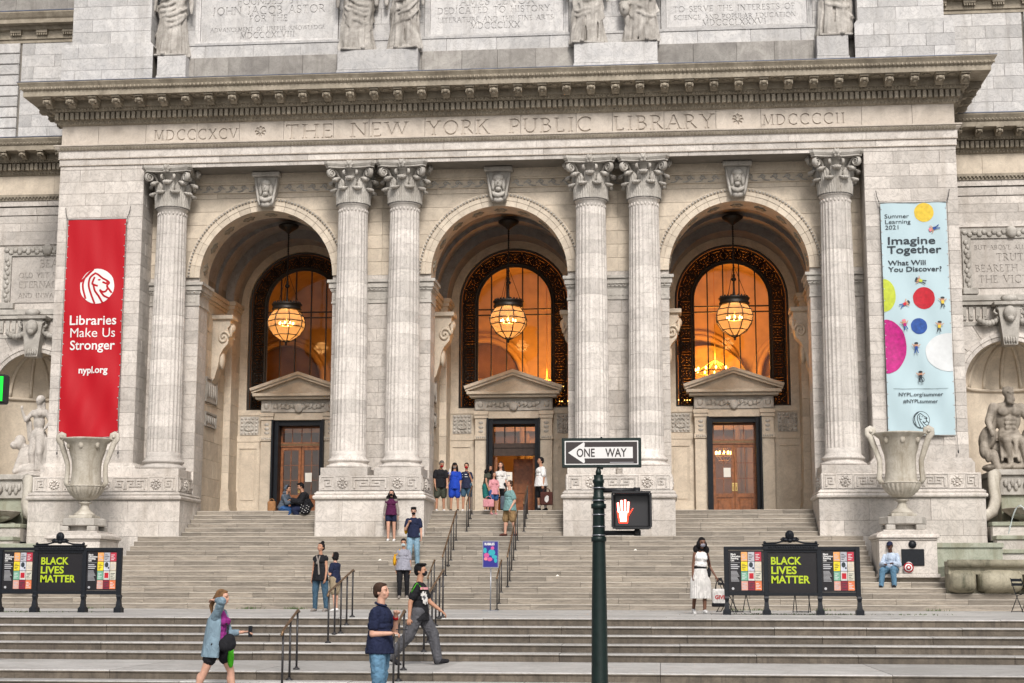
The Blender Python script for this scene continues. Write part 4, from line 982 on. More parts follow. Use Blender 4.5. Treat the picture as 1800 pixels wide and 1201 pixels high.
# ---- lanterns
for wi, (xc, lab) in enumerate(zip(XC, ('lit globe lantern hanging in the left arch above the two seated people', 'lit globe lantern hanging in the middle arch above the open door', 'lit globe lantern hanging in the right arch above the closed brown doors'))):
    P_ = at((503.5, 893.5, 1291)[wi], (569, 564, 559)[wi], 3.3)
    LS = 1.07
    ln = thing('lantern', lab, 'lantern', (P_.x, 3.3, P_.z), 0, 'globe lanterns in the three arches')
    n = 8; prof = [(.40, .44), (.535, .26), (.60, .05), (.575, -.14), (.40, -.42), (.13, -.60), (.05, -.63)]
    k = MB()
    prof = [(r*LS, z) for r, z in prof]
    for i in range(n):
        a = 2*math.pi*(i+.5)/n; k.tube([(r*1.01*math.cos(a), r*1.01*math.sin(a), z) for r, z in prof], .018, 5)
    for r, z in prof[:6]: k.tube([(r*math.cos(2*math.pi*(i+.5)/n), r*math.sin(2*math.pi*(i+.5)/n), z) for i in range(n+1)], .018, 5, cap=False)
    k.lathe([(.05, -.60), (.06, -.64), (.03, -.68), (.045, -.71), (.01, -.76)], 10); k.build('cage', 'dark_bronze', ln)
    for i in range(n):
        a0, a1 = 2*math.pi*(i+.5)/n, 2*math.pi*(i+1.5)/n; g = MB()
        for (r0, z0), (r1, z1) in zip(prof[:5], prof[1:6]): g._add([(r0*math.cos(a0), r0*math.sin(a0), z0), (r0*math.cos(a1), r0*math.sin(a1), z0), (r1*math.cos(a1), r1*math.sin(a1), z1), (r1*math.cos(a0), r1*math.sin(a0), z1)], [(0, 3, 2, 1)])
        g.build('glass_panel', 'lantern_glass', ln)
    c = MB(); c.lathe([(.42, .43), (.49, .45), (.51, .49), (.48, .52), (.47, .60), (.51, .62), (.52, .66), (.44, .69), (.14, .71), (.06, .76), (.035, .9), (.03, 1.25)], 24)
    for i in range(24): c.ball((.45*math.cos(i*.2618), .45*math.sin(i*.2618), .69), (.035, .035, .05), 5, 4)
    c.build('crown', 'dark_bronze', ln)
    top = 11.05-P_.z; c = MB(); c.tube([(0, 0, 1.2), (0, 0, top)], .022, 6); c.ball((0, 0, 1.30), (.09, .09, .07), 8, 5); c.ball((0, 0, 1.42), (.05, .05, .09), 8, 5); c.ball((0, 0, top-.25), .045, 6, 5)
    for i in range(40):
        z = 1.5+i*(top-1.8)/40; c.ball((0, 0, z), (.034, .02, .05) if i % 2 else (.02, .034, .05), 5, 4)
    for s in range(3): a = s*2.094; c.tube([(.40*math.cos(a), .40*math.sin(a), .72), (.02*math.cos(a), .02*math.sin(a), 1.75)], .008, 4)
    c.build('chain', 'dark_bronze', ln)
    c = MB(); c.lathe([(.04, -.28), (.10, -.22), (.22, -.14), (.34, -.06), (.36, 0), (.3, .04)], 20); c.build('canopy', 'dark_bronze', ln, (0, 0, top))
    b = MB()
    for i in range(8): a = i*math.pi/4; b.ball((.24*math.cos(a), .24*math.sin(a), .0), (.022, .022, .05), 6, 5)
    b.build('bulbs', 'bulb', ln)
    rb = MB()
    rb.tube([(.24*math.cos(i*math.pi/6), .24*math.sin(i*math.pi/6), -.06) for i in range(13)], .015, 5, cap=False); rb.tube([(0, 0, .9), (0, 0, -.06)], .012, 5); rb.build('candle_ring', 'brass', ln)
    pl = bpy.data.lights.new('lantern_light', 'POINT'); pl.energy = 85; pl.color = (1., .60, .26); pl.shadow_soft_size = .22
    link('lantern_light', pl, ln, (0, 0, .02))
# ------------------------------------------------------------------ the lit hall behind the windows
hw_ = MB(); hw_.box(-13, 13, 14.5, 14.7, 1, 13); hw_.box(-13.2, -13, 6.5, 14.7, 1, 13); hw_.box(13, 13.2, 6.5, 14.7, 1, 13); struct(hw_.build('hall_wall', 'hall_stone'))
hf = MB(); hf.box(-13, 13, 6.5, 14.5, 1.0, 1.165); struct(hf.build('hall_floor', 'hall_stone'))
hc = MB(); n = 20
for xc in XC:
    vs = []
    for i in range(n+1): a = math.pi*i/n; vs += [(xc+3.7*math.cos(a), 6.5, 8.2+3.4*math.sin(a)), (xc+3.7*math.cos(a), 14.5, 8.2+3.4*math.sin(a))]
    hc._add(vs, [(2*i, 2*i+1, 2*i+3, 2*i+2) for i in range(n)], 0, True)
hc.box(-13, 13, 6.51, 14.5, 12.6, 12.8); struct(hc.build('hall_ceiling', 'hall_stone'))
ha = MB()
for i, xc in enumerate((-10.2, -6.2, -2., 2.6, 6.6, 10.6)):
    for r, yy, d in ((1.55, 14.2, .3), (1.75, 14.35, .16)):
        ptsA = [(xc+r*math.cos(R(a)), 7.2+r*math.sin(R(a))) for a in range(0, 181, 12)]
        ha.tube([(xc+r, yy, 1.2)]+[(x, yy, z) for x, z in ptsA]+[(xc-r, yy, 1.2)], .12, 6)
    ha.box(xc-1.45, xc+1.45, 14.42, 14.49, 1.2, 5.0, 1); ha.prism([(xc+1.42*math.cos(R(a)), 7.2+1.42*math.sin(R(a))) for a in range(0, 181, 12)], 14.42, 14.49, 1)
ha.box(-13, 13, 14.1, 14.5, 5.0, 5.25); ha.box(-13, 13, 14.2, 14.5, 5.25, 6.0, 1)
for i in range(60): ha.box(-12.9+.43*i-.05, -12.9+.43*i+.05, 14.1, 14.2, 5.3, 5.95)
ha.box(-13, 13, 14.05, 14.5, 5.98, 6.1)
struct(ha.build('hall_arcade', ['hall_stone', 'hall_dark']))
m, nt, b = nodemat('mural'); tc = N(nt, 'ShaderNodeTexCoord'); no = N(nt, 'ShaderNodeTexNoise', i_Scale=1.4, i_Detail=5.); L(nt, tc.outputs['Object'], no.inputs['Vector'])
rp = ramp(nt, [(.35, (.45, .30, .08)), (.5, (.75, .55, .22)), (.62, (.35, .38, .15)), (.75, (.85, .72, .42))]); L(nt, no.outputs['Fac'], rp.inputs[0]); L(nt, rp.outputs[0], b.inputs['Base Color'])
mu = MB(); mu.prism([(6.9+1.75*math.cos(R(a)), 6.6+1.75*math.sin(R(a))) for a in range(0, 181, 10)], 13.80, 13.86); tag(mu.build('mural', 'mural'), 'golden painted mural seen through the right arched window', 'mural')
for i, (x, yy, z, e) in enumerate(((.75, 11.5, 6.3, 420), (-6.6, 11.5, 6.2, 70), (7.2, 11.2, 6.9, 470), (7.35, 8.6, 3.5, 10))):
    ch = thing('chandelier', ('lit chandelier seen through the middle arched window', 'lit chandelier seen through the left arched window', 'lit chandelier seen through the right arched window', 'small lit chandelier seen through the right door panes')[i], 'chandelier', (x, yy, z))
    k = MB(); rr = .75 if i < 3 else .3
    k.tube([(rr*math.cos(a*math.pi/8), rr*math.sin(a*math.pi/8), 0) for a in range(17)], .03, 5, cap=False); k.tube([(rr*.6*math.cos(a*math.pi/8), rr*.6*math.sin(a*math.pi/8), -.2) for a in range(17)], .03, 5, cap=False); k.tube([(0, 0, 11.2-z if i < 3 else 2.), (0, 0, -.35)], .02, 5)
    for a in range(6): k.tube([(0, 0, .5), (rr*math.cos(a*1.047), rr*math.sin(a*1.047), 0), (0, 0, -.35)], .012, 4)
    k.build('ring', 'brass', ch); k = MB()
    for a in range(12): k.ball((rr*math.cos(a*.5236), rr*math.sin(a*.5236), .1), (.035, .035, .06), 6, 5)
    k.build('bulbs', 'inner_lamp', ch)
    pl = bpy.data.lights.new('chandelier_light', 'POINT'); pl.energy = e; pl.color = (1., .42, .085); pl.shadow_soft_size = .5; link('chandelier_light', pl, ch, (0, 0, .3))
wl = thing('wall_lamp', 'round glowing wall lamp seen through the middle arched window', 'lamp', (2.55, 13.7, 8.1)); k = MB(); k.ball((0, 0, 0), .13, 12, 8); k.build('globe', 'inner_lamp', wl); k = MB(); k.tube([(0, 0, -.1), (0, .2, -.3), (0, .6, -.3)], .025, 6); k.build('arm', 'brass', wl)
for xa, xb, zz_ in ((1.1, 2.3, 6.12), (5.6, 8.6, 6.12)):
    k = MB(); k.box(xa, xb, 13.6, 13.66, zz_, zz_+.05); tag(k.build('light_strip', 'inner_lamp'), 'glowing strip light under the gallery in the %s window' % ('middle' if xa < 3 else 'right'), 'light strip')
# ------------------------------------------------------------------ attic over the cornice
at_ = link('attic', None, lib)
for s in (-1, 1):
    xa, xb = sorted((s*11.42, s*14.08)); b = MB(); b.box(xa+.03, xb-.03, YF+.035, 3.4, 14.7, 21.5); b = b.build('attic_pier', 'joint', at_)
    blocks(b, xa, xb, 16.40, 21.2, YF+.035, 'marble_attic', ch=.435, ln=1.15, seed=130+s)
    xa2, xb2 = sorted((s*11.30, s*14.38)); q = MB(); q.box(xa2+.03, xb2-.03, YF-.05, 3.4, 14.7, 16.28); q.build('attic_pier_base', 'joint', b)
    blocks(b, xa2, xb2, 14.78, 16.29, YF-.05, 'marble_attic', heights=[.30, .42, .40, .39], ln=1.2, seed=133+s)
    q = MB(); q.prism([(xa2, 16.29), (xb2, 16.29), (xb2-.08, 16.40), (xa2+.08, 16.40)], YF-.07, 1.0); q.build('attic_pier_base', 'marble_attic', b)
    blocks(b, YF, 1.2, 14.78, 21.2, -s*0+(xb-.03 if s < 0 else xa+.03), 'marble_attic', ch=.435, ln=.9, seed=136+s, facing='right' if s < 0 else 'left')
YP = .2
aw2 = MB(); aw2.box(-11.4, 11.4, YP+.15, 3.4, 14.7, 21.5); aw2 = aw2.build('attic_wall', 'joint', at_)
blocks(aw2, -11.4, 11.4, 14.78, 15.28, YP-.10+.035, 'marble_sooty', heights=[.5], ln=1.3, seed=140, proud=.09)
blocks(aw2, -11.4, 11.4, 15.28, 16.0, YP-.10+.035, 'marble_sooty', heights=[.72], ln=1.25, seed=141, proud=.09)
blocks(aw2, -11.4, 11.4, 16.0, 16.44, YP-.03+.035, 'marble_attic', heights=[.44], ln=1.6, seed=142, proud=.08)
q = MB(); q.box(-11.4, 11.4, YP-.10, YP+.2, 16.44, 16.52); q.build('ledge', 'marble_attic', aw2)
tex = [
  (-10.06, -5.36, [('FOUNDED BY', .26, -7.66, 17.86), ('JOHN JACOB ASTOR', .30, -7.66, 17.52), ('FOR THE', .24, -7.66, 17.26), ('ADVANCEMENT OF USEFUL KNOWLEDGE', .245, -7.68, 16.94), ('MDCCCXLVIII', .22, -7.68, 16.70)]),
  (-2.37, 2.23, [('JAMES LENOX', .31, -.13, 17.58), ('DEDICATED TO HISTORY,', .25, -.13, 17.31), ('LITERATURE AND THE FINE ARTS', .245, -.10, 17.02), ('MDCCCLXX', .23, -.12, 16.78)]),
  (5.32, 10.03, [('TO SERVE THE INTERESTS OF', .25, 7.6, 17.12), ('SCIENCE AND POPULAR EDUCATION', .245, 7.62, 16.86), ('MDCCCLXXXVI', .22, 7.60, 16.64)])]
for xa, xb, lines in tex:
    for j in range(len(lines)):   # fit each line to its panel
        t_, s_, xc_, zb_ = lines[j]; ps, wd = glyph_polys(t_, s_); 
        if wd > xb-xa-.5: s_ = s_*(xb-xa-.5)/wd
        lines[j] = (t_, s_*.92, xc_, zb_)
    zsp = [16.62, 17.25, 19.4]
    polys = inscription(lines)
    engraved('inscription_panel', 'marble_attic', aw2, xa+.12, xb-.12, 16.62, 19.4, YP+.03, polys, .03, .1)
    f = MB()
    for o0, o1, yy in ((.0, .10, YP-.03), (.10, .16, YP+.0)):
        f.box(xa-.05+o0, xb+.05-o0, yy, YP+.16, 16.52+o0*.6, 16.52+o1*.6+.001); f.box(xa-.05+o0, xa-.05+o1, yy, YP+.16, 16.52+o1*.6, 19.5); f.box(xb+.05-o1, xb+.05-o0, yy, YP+.16, 16.52+o1*.6, 19.5)
    f.build('panel_frame', 'marble_attic', aw2)
for xa, xb in ((-11.4, -10.12), (-5.30, -2.43), (2.29, 5.26), (10.09, 11.4)): blocks(aw2, xa, xb, 16.52, 20.2, YP+.035+.08, 'marble_attic', ch=.52, ln=1.1, seed=int(150+xa), proud=.07)
# blocks under the statues
for xa, xb in ((-11.19, -10.23), (-5.20, -2.56), (2.48, 5.14), (10.14, 11.12)):
    k = MB(); k.cbox(xa, xb, -.36, YP, 15.30, 15.97, .015); k.cbox(xa-.02, xb+.02, -.40, YP, 14.80, 15.29, .015)
    k.build('statue_block', 'marble_attic', aw2)
# outer attic walls, set back
for s in (-1, 1):
    xa, xb = sorted((s*13.9, s*24)); b = MB(); b.box(xa, xb, 3.035, 3.9, 14.27, 21.5); b = b.build('side_attic_wall', 'joint', at_)
    c0, c1 = sorted((s*13.9, s*17.25)); blocks(b, c0, c1, 14.28, 17.80, 3.035, 'marble_attic', ch=.44, ln=1.1, seed=160+s)
    c0, c1 = sorted((s*17.3, s*24)); blocks(b, c0, c1, 14.28, 17.80, 3.02, 'marble_attic', heights=[.3911]*9, ln=2.2, seed=163+s, gap=.03, proud=.09, bev=.02)
    a, c_ = sorted((s*13.9, s*24))
    run_x([(2.98, 17.80), (2.98, 17.92), (2.93, 17.93), (2.93, 18.22), (2.80, 18.24), (2.78, 18.36), (2.55, 18.38), (2.55, 18.52), (2.50, 18.58), (2.42, 18.72), (2.42, 18.76), (3.1, 18.78), (3.1, 17.8)], a, c_, 'side_cornice', 'marble_cornice', b)
    q = MB(); q.box(a, c_, 2.45, 3.1, 18.785, 18.82); q.build('flashing', 'lead_flashing', b)
    for i in range(11):
        x = s*(14.6+.95*i)
        k = MB(); k.box(x-.2, x+.2, 2.80, 2.94, 18.12, 18.22)
        for j in range(5): k.box(x-.18+.08*j, x-.13+.08*j, 2.82, 2.94, 18.04, 18.12)
        k.build('guttae', 'marble_cornice', b)
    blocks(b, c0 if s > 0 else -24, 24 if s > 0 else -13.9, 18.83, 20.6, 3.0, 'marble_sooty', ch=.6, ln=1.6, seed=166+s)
# ------------------------------------------------------------------ wings with niches
YW = 3.6
NX, NR, NZ = 16.45, 1.45, 5.35
for s in (-1, 1):
    w0, w1 = sorted((s*14.0, s*24)); wg = MB(); xc = s*NX
    arc = [(xc+NR*math.cos(R(180-180*i/24)), NZ+NR*math.sin(R(180-180*i/24))) for i in range(25)]
    wg.box(w0, xc-NR, YW+.035, YW+1.0, -1.5, NZ); wg.box(xc+NR, w1, YW+.035, YW+1.0, -1.5, NZ); wg.prism([(w0, NZ)]+arc[:13]+[(xc, 13.2), (w0, 13.2)], YW+.035, YW+1.); wg.prism([(w1, NZ), (w1, 13.2), (xc, 13.2)]+arc[12:], YW+.035, YW+1.); wg.box(xc-NR, xc+NR, YW+.035, YW+1., -1.5, 1.9)
    wg = wg.build('wing_wall', 'marble', lib)
    # niche
    n = MB(); vs = []; nn = 18
    prof = [(NR, 1.8), (NR, NZ)]+[(NR*math.cos(R(90*i/8)), NZ+NR*math.sin(R(90*i/8))) for i in range(1, 9)]
    for r, z in prof:
        for i in range(nn+1): a = math.pi*i/nn; vs.append((xc+r*math.cos(a), YW+.04+r*math.sin(a)*.9, z))
    n._add(vs, [(j*(nn+1)+i, j*(nn+1)+i+1, (j+1)*(nn+1)+i+1, (j+1)*(nn+1)+i) for j in range(len(prof)-1) for i in range(nn)], 0, True); n.build('niche', 'marble_porch', wg)
    rb = MB()
    for az in (35, 65, 90, 115, 145):
        a = R(az); rb.tube([(xc+(NR-.02)*math.cos(R(t))*math.cos(a), YW+.04+(NR-.02)*math.cos(R(t))*math.sin(a)*.9, NZ+(NR-.02)*math.sin(R(t))) for t in range(0, 80, 8)], .07, 5)
    rb.tube([(xc+(NR-.02)*math.cos(R(t)), YW+.04+(NR-.02)*math.sin(R(t))*.9, NZ-.05) for t in range(0, 181, 10)], .07, 5); rb.build('niche_ribs', 'marble_porch', wg)
    for j in range(13): ring(wg, xc, YW, [(NR, YW+.08), (NR, YW-.06), (NR+.12, YW-.06), (NR+.14, YW-.09), (NR+.26, YW-.07), (NR+.26, YW+.08)], 180*j/13+.2, 180*(j+1)/13-.2, 'marble', 'voussoir', zs=NZ)
    for q0, q1 in ((xc-NR-.26, xc-NR), (xc+NR, xc+NR+.26)): k = MB(); k.box(q0, q1, YW-.06, YW+.08, 1.9, NZ); k.build('niche_jamb', 'marble', wg)
    # stones beside the niche
    for q0, q1 in sorted((sorted((w0, xc-NR-.27)), sorted((xc+NR+.27, w1)))): blocks(wg, q0, q1, -.2, NZ, YW+.035, 'marble', ch=.42, ln=1.1, seed=int(170+q0))
    # band with fluting and the carved keystone
    k = MB(); k.box(w0, w1, YW-.02, YW+.05, 7.3, 7.42); k.box(w0, w1, YW-.10, YW+.05, 7.98, 8.12); k.box(w0, w1, YW-.14, YW+.05, 8.12, 8.30)
    for i in range(44):
        x = s*(14.2+.22*i)
        if abs(x-xc) > .5: k.box(x-.07, x+.07, YW-.03, YW+.05, 7.5, 7.92); k.ball((x, YW-.03, 7.62), (.035, .02, .06), 5, 3)
    k.build('fluted_band', 'marble_carved', wg)
    k = MB(); k.prism([(xc-.22, 6.6), (xc+.22, 6.6), (xc+.36, 7.9), (xc-.36, 7.9)], YW-.4, YW+.05); k.cbox(xc-.5, xc+.5, YW-.5, YW+.05, 7.9, 8.02, .02); k.ball((xc, YW-.45, 7.62), (.22, .16, .26), 10, 7); k.ball((xc, YW-.5, 7.45), (.13, .12, .12), 8, 6); k.ball((xc, YW-.42, 8.12), (.28, .14, .14), 8, 6)
    for t in (-1, 1):
        for i in range(7): k.ball((xc+t*(.32+.1*i), YW-.2, 7.5-.10*i+.015*i*i), (.1, .1, .11), 6, 5)
        k.tube([(xc+t*.25, YW-.35, 7.7), (xc+t*.42, YW-.35, 7.85), (xc+t*.5, YW-.35, 7.7), (xc+t*.4, YW-.35, 7.6)], .05, 6)
    for i in range(5): k.ball((xc-.16+.08*i, YW-.42, 6.75), (.045, .06, .12), 6, 5)
    k.build('niche_keystone', 'marble_carved', wg)
    # radiating stones above the niche
    for j in range(9):
        a0, a1 = 180*j/9+.3, 180*(j+1)/9-.3
        am = R((a0+a1)/2); rr = min(2.9, (7.3-NZ)/max(.2, math.sin(am)), (NX-14.02)/max(.05, abs(math.cos(am))))
        def pt(a, r): return (xc+r*math.cos(R(a)), NZ+r*math.sin(R(a)))
        po = [pt(a0, NR+.27), pt(a0, min(2.95, (7.29-NZ)/max(.12, math.sin(R(a0)))))]+[pt(a1, min(2.95, (7.29-NZ)/max(.12, math.sin(R(a1))))), pt(a1, NR+.27)]
        k = MB(); k.prism(po, YW+.002*(j % 2), YW+.04); k.build('stone', 'marble', wg)
    # recessed inscription with its leafy frame
    xs0, xs1 = sorted((s*14.0, s*19.2))
    blocks(wg, w0, w1, 10.80, 11.4, YW+.035, 'marble', heights=[.30, .30], ln=2., seed=190+s)
    k = MB(); k.box(min(s*15.0, s*18.4), max(s*15.0, s*18.4), YW-.02, YW+.06, 10.62, 10.8); k.build('ledge', 'marble', wg)
    fx0, fx1 = sorted((s*15.0, s*17.9+s*.0)); fr2 = MB(); 
    if s < 0: fx0, fx1 = -17.75, -14.6
    else: fx0, fx1 = 15.1, 18.3
    fr2.box(fx0, fx1, YW-.05, YW+.06, 10.22, 10.55); fr2.box(fx0, fx0+.28, YW-.05, YW+.06, 8.55, 10.22); fr2.box(fx1-.28, fx1, YW-.05, YW+.06, 8.55, 10.22)
    for i in range(20): fr2.ball((fx0+.1+(fx1-fx0-.2)*i/19, YW-.06, 10.385+.04*(-1)**i), (.1, .05, .09), 6, 4)
    for i in range(10):
        for xx in (fx0+.14, fx1-.14): fr2.ball((xx+.03*(-1)**i, YW-.06, 8.65+.16*i), (.08, .05, .1), 6, 4)
    fr2.ball(((fx0+fx1)/2, YW-.08, 10.42), (.2, .1, .2), 8, 6)
    for xx in (fx0+.2, fx1-.2): fr2.cbox(xx-.25, xx+.25, YW-.14, YW+.05, 8.33, 8.55, .02)
    fr2.build('leaf_frame', 'marble_carved', wg)
    if s < 0: ls_ = [('BEAUTY', .27, -15.75, 9.80), ('OLD YET EVER NEW', .23, -15.95, 9.44), ('ETERNAL VOICE', .23, -15.95, 9.08), ('AND INWARD WORD', .23, -15.95, 8.72)]
    else: ls_ = [('BUT ABOVE ALL THINGS', .20, 16.75, 9.84), ('TRUTH', .25, 16.75, 9.46), ('BEARETH AWAY', .25, 16.75, 9.10), ('THE VICTORY', .25, 16.75, 8.72)]
    for j in range(4):
        ps, wd = glyph_polys(ls_[j][0], ls_[j][1])
        if wd > fx1-fx0-.7: ls_[j] = (ls_[j][0], ls_[j][1]*(fx1-fx0-.7)/wd, ls_[j][2], ls_[j][3])
    engraved('inscription_panel', 'marble', wg, fx0+.29, fx1-.29, 8.56, 10.21, YW+.0, inscription(ls_), .025, .05)
    # wing entablature
    z0 = 11.4; we = link('wing_entablature', None, lib)
    for a, b_, o, sd in ((11.40, 11.66, .0, 1), (11.68, 11.96, .03, 2), (12.0, 12.30, .06, 3)): blocks(we, w0, w1, a, b_, YW-o+.035, 'marble', heights=[b_-a], ln=2.4, seed=200+sd+s, nm='fascia_stone')
    k = MB(); k.box(w0, w1, YW+.02, YW+.3, 11.3, 13.3); k.build('wing_core', 'joint', we)
    k = MB(); k.box(w0, w1, YW-.15, YW+.1, 12.31, 12.40); k.box(w0, w1, YW-.10, YW+.1, 12.20, 12.305)
    for i in range(80): k.ball((w0+10*(i+.5)/80, YW-.13, 12.28), (.045, .03, .05), 5, 3)
    k.build('leaf_moulding', 'marble_cornice', we)
    blocks(we, w0, w1, 12.41, 13.10, YW-.02+.035, 'marble_porch', heights=[.69], ln=1.9, seed=210+s, nm='frieze_stone')
    pr = [(-.02, 13.10), (-.05, 13.12), (-.12, 13.22), (-.14, 13.23), (-.14, 13.50), (-.30, 13.52), (-.36, 13.60), (-.38, 13.61), (-.38, 13.80), (-.86, 13.81), (-.86, 13.98), (-.90, 14.0), (-.94, 14.08), (-1.0, 14.18), (-1.0, 14.22), (.3, 14.23), (.3, 13.1)]
    run_x([(YW+a, b_) for a, b_ in pr], w0, w1, 'wing_cornice', 'marble_cornice', we)
    k = MB(); k.box(w0, w1, YW-1.01, YW+.2, 14.231, 14.26); k.build('flashing', 'lead_flashing', we)
    for i in range(62): link('dentil', DEN, we, (w0+.08+10*i/62, YW-.14, 13.37))
    for i in range(15): o = link('modillion', MOD, we, (s*(14.35+.66*i), YW-.38, 13.68)); o.scale = (.85, .95, .85)
    k = MB()
    for z_, o_, st_ in ((13.56, .33, .1), (13.17, .09, .11), (14.05, .92, .12)):
        for i in range(int(10/st_)): k.ball((w0+(i+.5)*st_, YW-o_, z_), (.035, .025, .042), 5, 3)
    stuff(k.build('egg_moulding', 'marble_cornice', we))
    b = MB(); b.box(w0, w1, YW+.3, YW+.9, 13.2, 14.0); b.build('wing_roof_edge', 'joint', we)
for s in (-1, 1):       # the wings run on, plain, out of the picture
    fw_ = link('far_wing', None, lib); a, b = sorted((s*24.0, s*60.0))
    k = MB(); k.box(a, b, YW, YW+1, -1.6, 13.1); k.build('wall', 'marble', fw_); k = MB(); k.box(a, b, 3.0, 3.9, 14.24, 21.5); k.build('attic_wall', 'marble_attic', fw_)
    run_x([(YW+q, z) for q, z in pr], a, b, 'cornice', 'marble_cornice', fw_)
# ------------------------------------------------------------------ soft shapes (bodies, statues, cloth)
from mathutils import noise as mnoise
class Blob(MB):
    def cap(s, a, b, ra, rb, n=10, k=6):
        """rounded cone between two points"""
        a, b = Vector(a), Vector(b); d = b-a
        s.tube([a+d*(i/4) for i in range(5)], [ra+(rb-ra)*i/4 for i in range(5)], n); s.ball(a, ra*.995, n, 6); s.ball(b, rb*.995, n, 6); return s
    def ell(s, c, r, rot=None, n=14, m=10):
        st = len(s.v); s.ball((0, 0, 0), r, n, m); M = Matrix.Translation(c)
        if rot: M = M @ Euler(rot).to_matrix().to_4x4()
        return s.xf(M, st)
    def melt(s, name, mats, voxel=.012, sm=4, fold=0.):
        """fuse the shapes into one continuous skin"""
        me = s.mesh(name, mats); o = bpy.data.objects.new('tmp', me)
        r = o.modifiers.new('r', 'REMESH'); r.mode = 'VOXEL'; r.voxel_size = voxel; r.use_smooth_shade = True
        if sm: q = o.modifiers.new('s', 'SMOOTH'); q.iterations = sm; q.factor = .5
        out = baked(o); bpy.data.meshes.remove(me); out.name = name
        if fold:     # creases of cloth
            nv = len(out.vertices); cs = [0.]*(3*nv); ns = [0.]*(3*nv); out.vertices.foreach_get('co', cs); out.vertices.foreach_get('normal', ns)
            for i in range(0, 3*nv, 3):
                x, y, z = cs[i:i+3]; q = mnoise.noise((x*9+7, y*9, z*17+x*6))+.6*mnoise.noise((x*22, y*22+3, z*30)); f = fold*(1-2*abs(q))
                cs[i] += ns[i]*f; cs[i+1] += ns[i+1]*f; cs[i+2] += ns[i+2]*f
            out.vertices.foreach_set('co', cs)
        out.materials.clear()
        for m in (mats if isinstance(mats, (list, tuple)) else [mats]): out.materials.append(MATS[m])
        out.polygons.foreach_set('use_smooth', [True]*len(out.polygons)); return out
# ------------------------------------------------------------------ statues on the attic
def draped(seed, H=3.6, lean=.0, flip=1):
    """standing robed figure: cloth body with hanging folds, feet, arms, head"""
    rnd = random.Random(seed); k = Blob(); nt_, nz = 120, 80; vs = []
    prof = [(0, .50, .40), (.04, .53, .43), (.15, .48, .40), (.3, .42, .36), (.48, .40, .34), (.58, .34, .27), (.68, .40, .30), (.78, .44, .30), (.84, .36, .24), (.86, .14, .13)]
    ph = [rnd.uniform(0, 6.28) for _ in range(8)]; zs = [prof[0][0]+(prof[-1][0])*j/nz for j in range(nz+1)]
    def lerp(t):
        for (a, x0, y0), (b, x1, y1) in zip(prof[:-1], prof[1:]):
            if a <= t <= b: q = (t-a)/(b-a); return x0+(x1-x0)*q, y0+(y1-y0)*q
        return prof[-1][1:]
    for t in zs:
        rx, ry = lerp(t); low = max(0, 1-t/.6)
        swag = .10*math.exp(-((t-.30)/.05)**2)
        for i in range(nt_):
            a = 2*math.pi*i/nt_
            f = .20*low*math.sin(9*a+ph[0]+2.5*t*flip)+.10*low*math.sin(17*a+ph[1]-4*t)+.045*math.sin(5*a+ph[2]+9*t)
            line = .33+.16*math.sin(a*1+ph[3])*flip           # lower edge of the cloak
            over = .16 if t > line else 0.
            over += .06*math.exp(-((t-line)/.02)**2)
            diag = .12*math.sin(22*(t+.22*a*flip/3.14)+ph[4])*(1 if line < t < .75 else 0)
            r_ = 1+f+over*.9+diag; kn = .10*math.exp(-((t-.36)/.10)**2-((a-4.71-.5*flip)/.5)**2)
            vs.append((rx*(r_+kn)*math.cos(a)+lean*t*H*.1, ry*(r_+kn)*math.sin(a), t*H))
    fs = [(j*nt_+i, j*nt_+(i+1) % nt_, (j+1)*nt_+(i+1) % nt_, (j+1)*nt_+i) for j in range(nz) for i in range(nt_)]+[list(range(nt_-1, -1, -1)), [nz*nt_+i for i in range(nt_)]]
    k._add(vs, fs, 0, True)
    for i in range(16):        # hanging fold ridges
        a = R(185+170*i/15)+rnd.uniform(-.06, .06); z1 = H*rnd.uniform(.26, .5); r0, r1 = rnd.uniform(.98, 1.12), rnd.uniform(1.0, 1.1)
        x0, y0 = .52*r0*math.cos(a), .46*r0*math.sin(a); x1, y1 = .40*r1*math.cos(a+.12*flip), .36*r1*math.sin(a+.12*flip)
        k.tube([(x0+(x1-x0)*t/6+.02*math.sin(t*1.3+i), y0+(y1-y0)*t/6, .02+z1*t/6) for t in range(7)], [.055-.005*t for t in range(7)], 8)
    for i in range(6):         # swags of the cloak across the hips
        zc = H*(.32+.06*i+rnd.uniform(-.02, .02)); t0, t1 = rnd.choice(((0, 5), (2, 8), (1, 7), (3, 8))); sl_ = rnd.uniform(.25, .7)
        k.tube([(.48*math.cos(R(190+160*t/8)), .45*math.sin(R(190+160*t/8)), zc+flip*sl_*(t/8-.5)-.18*math.sin(math.pi*t/8)+.03*math.sin(t*2+i)) for t in range(t0, t1+1)], [.02+.05*math.sin(math.pi*(t+.5)/(t1-t0+1)) for t in range(t1-t0+1)], 8)
    for s in (-1, 1):
        k.ell((s*.20, -.44+.06*s*flip, .06), (.09, .20, .07))
        sh = Vector((s*.46, 0, .80*H)); el = Vector((s*(.62), -.10-.1*(s*flip > 0), .60*H)); ha = Vector((s*(.50 if s*flip > 0 else .62), -.40 if s*flip > 0 else -.22, (.54 if s*flip > 0 else .45)*H))
        k.cap(sh, el, .16, .12); k.cap(el, ha, .12, .075); k.ell(ha, (.07, .08, .10))
        k.cap(el, el+Vector((s*.02, .05, -.7)), .13, .05)      # hanging sleeve
    k.cap((0, 0, .84*H), (0, -.03, .90*H), .13, .12); k.ell((0, -.05, .945*H), (.17, .21, .25)); k.ell((0, .02, .96*H), (.21, .23, .22)); k.ell((0, -.24, .935*H), (.035, .06, .06)); k.ell((0, -.16, .875*H), (.12, .12, .16))
    return k.melt('figure', 'marble_statue', .028, 1)
def pose_x(u): return at(u, 60, -.05).x
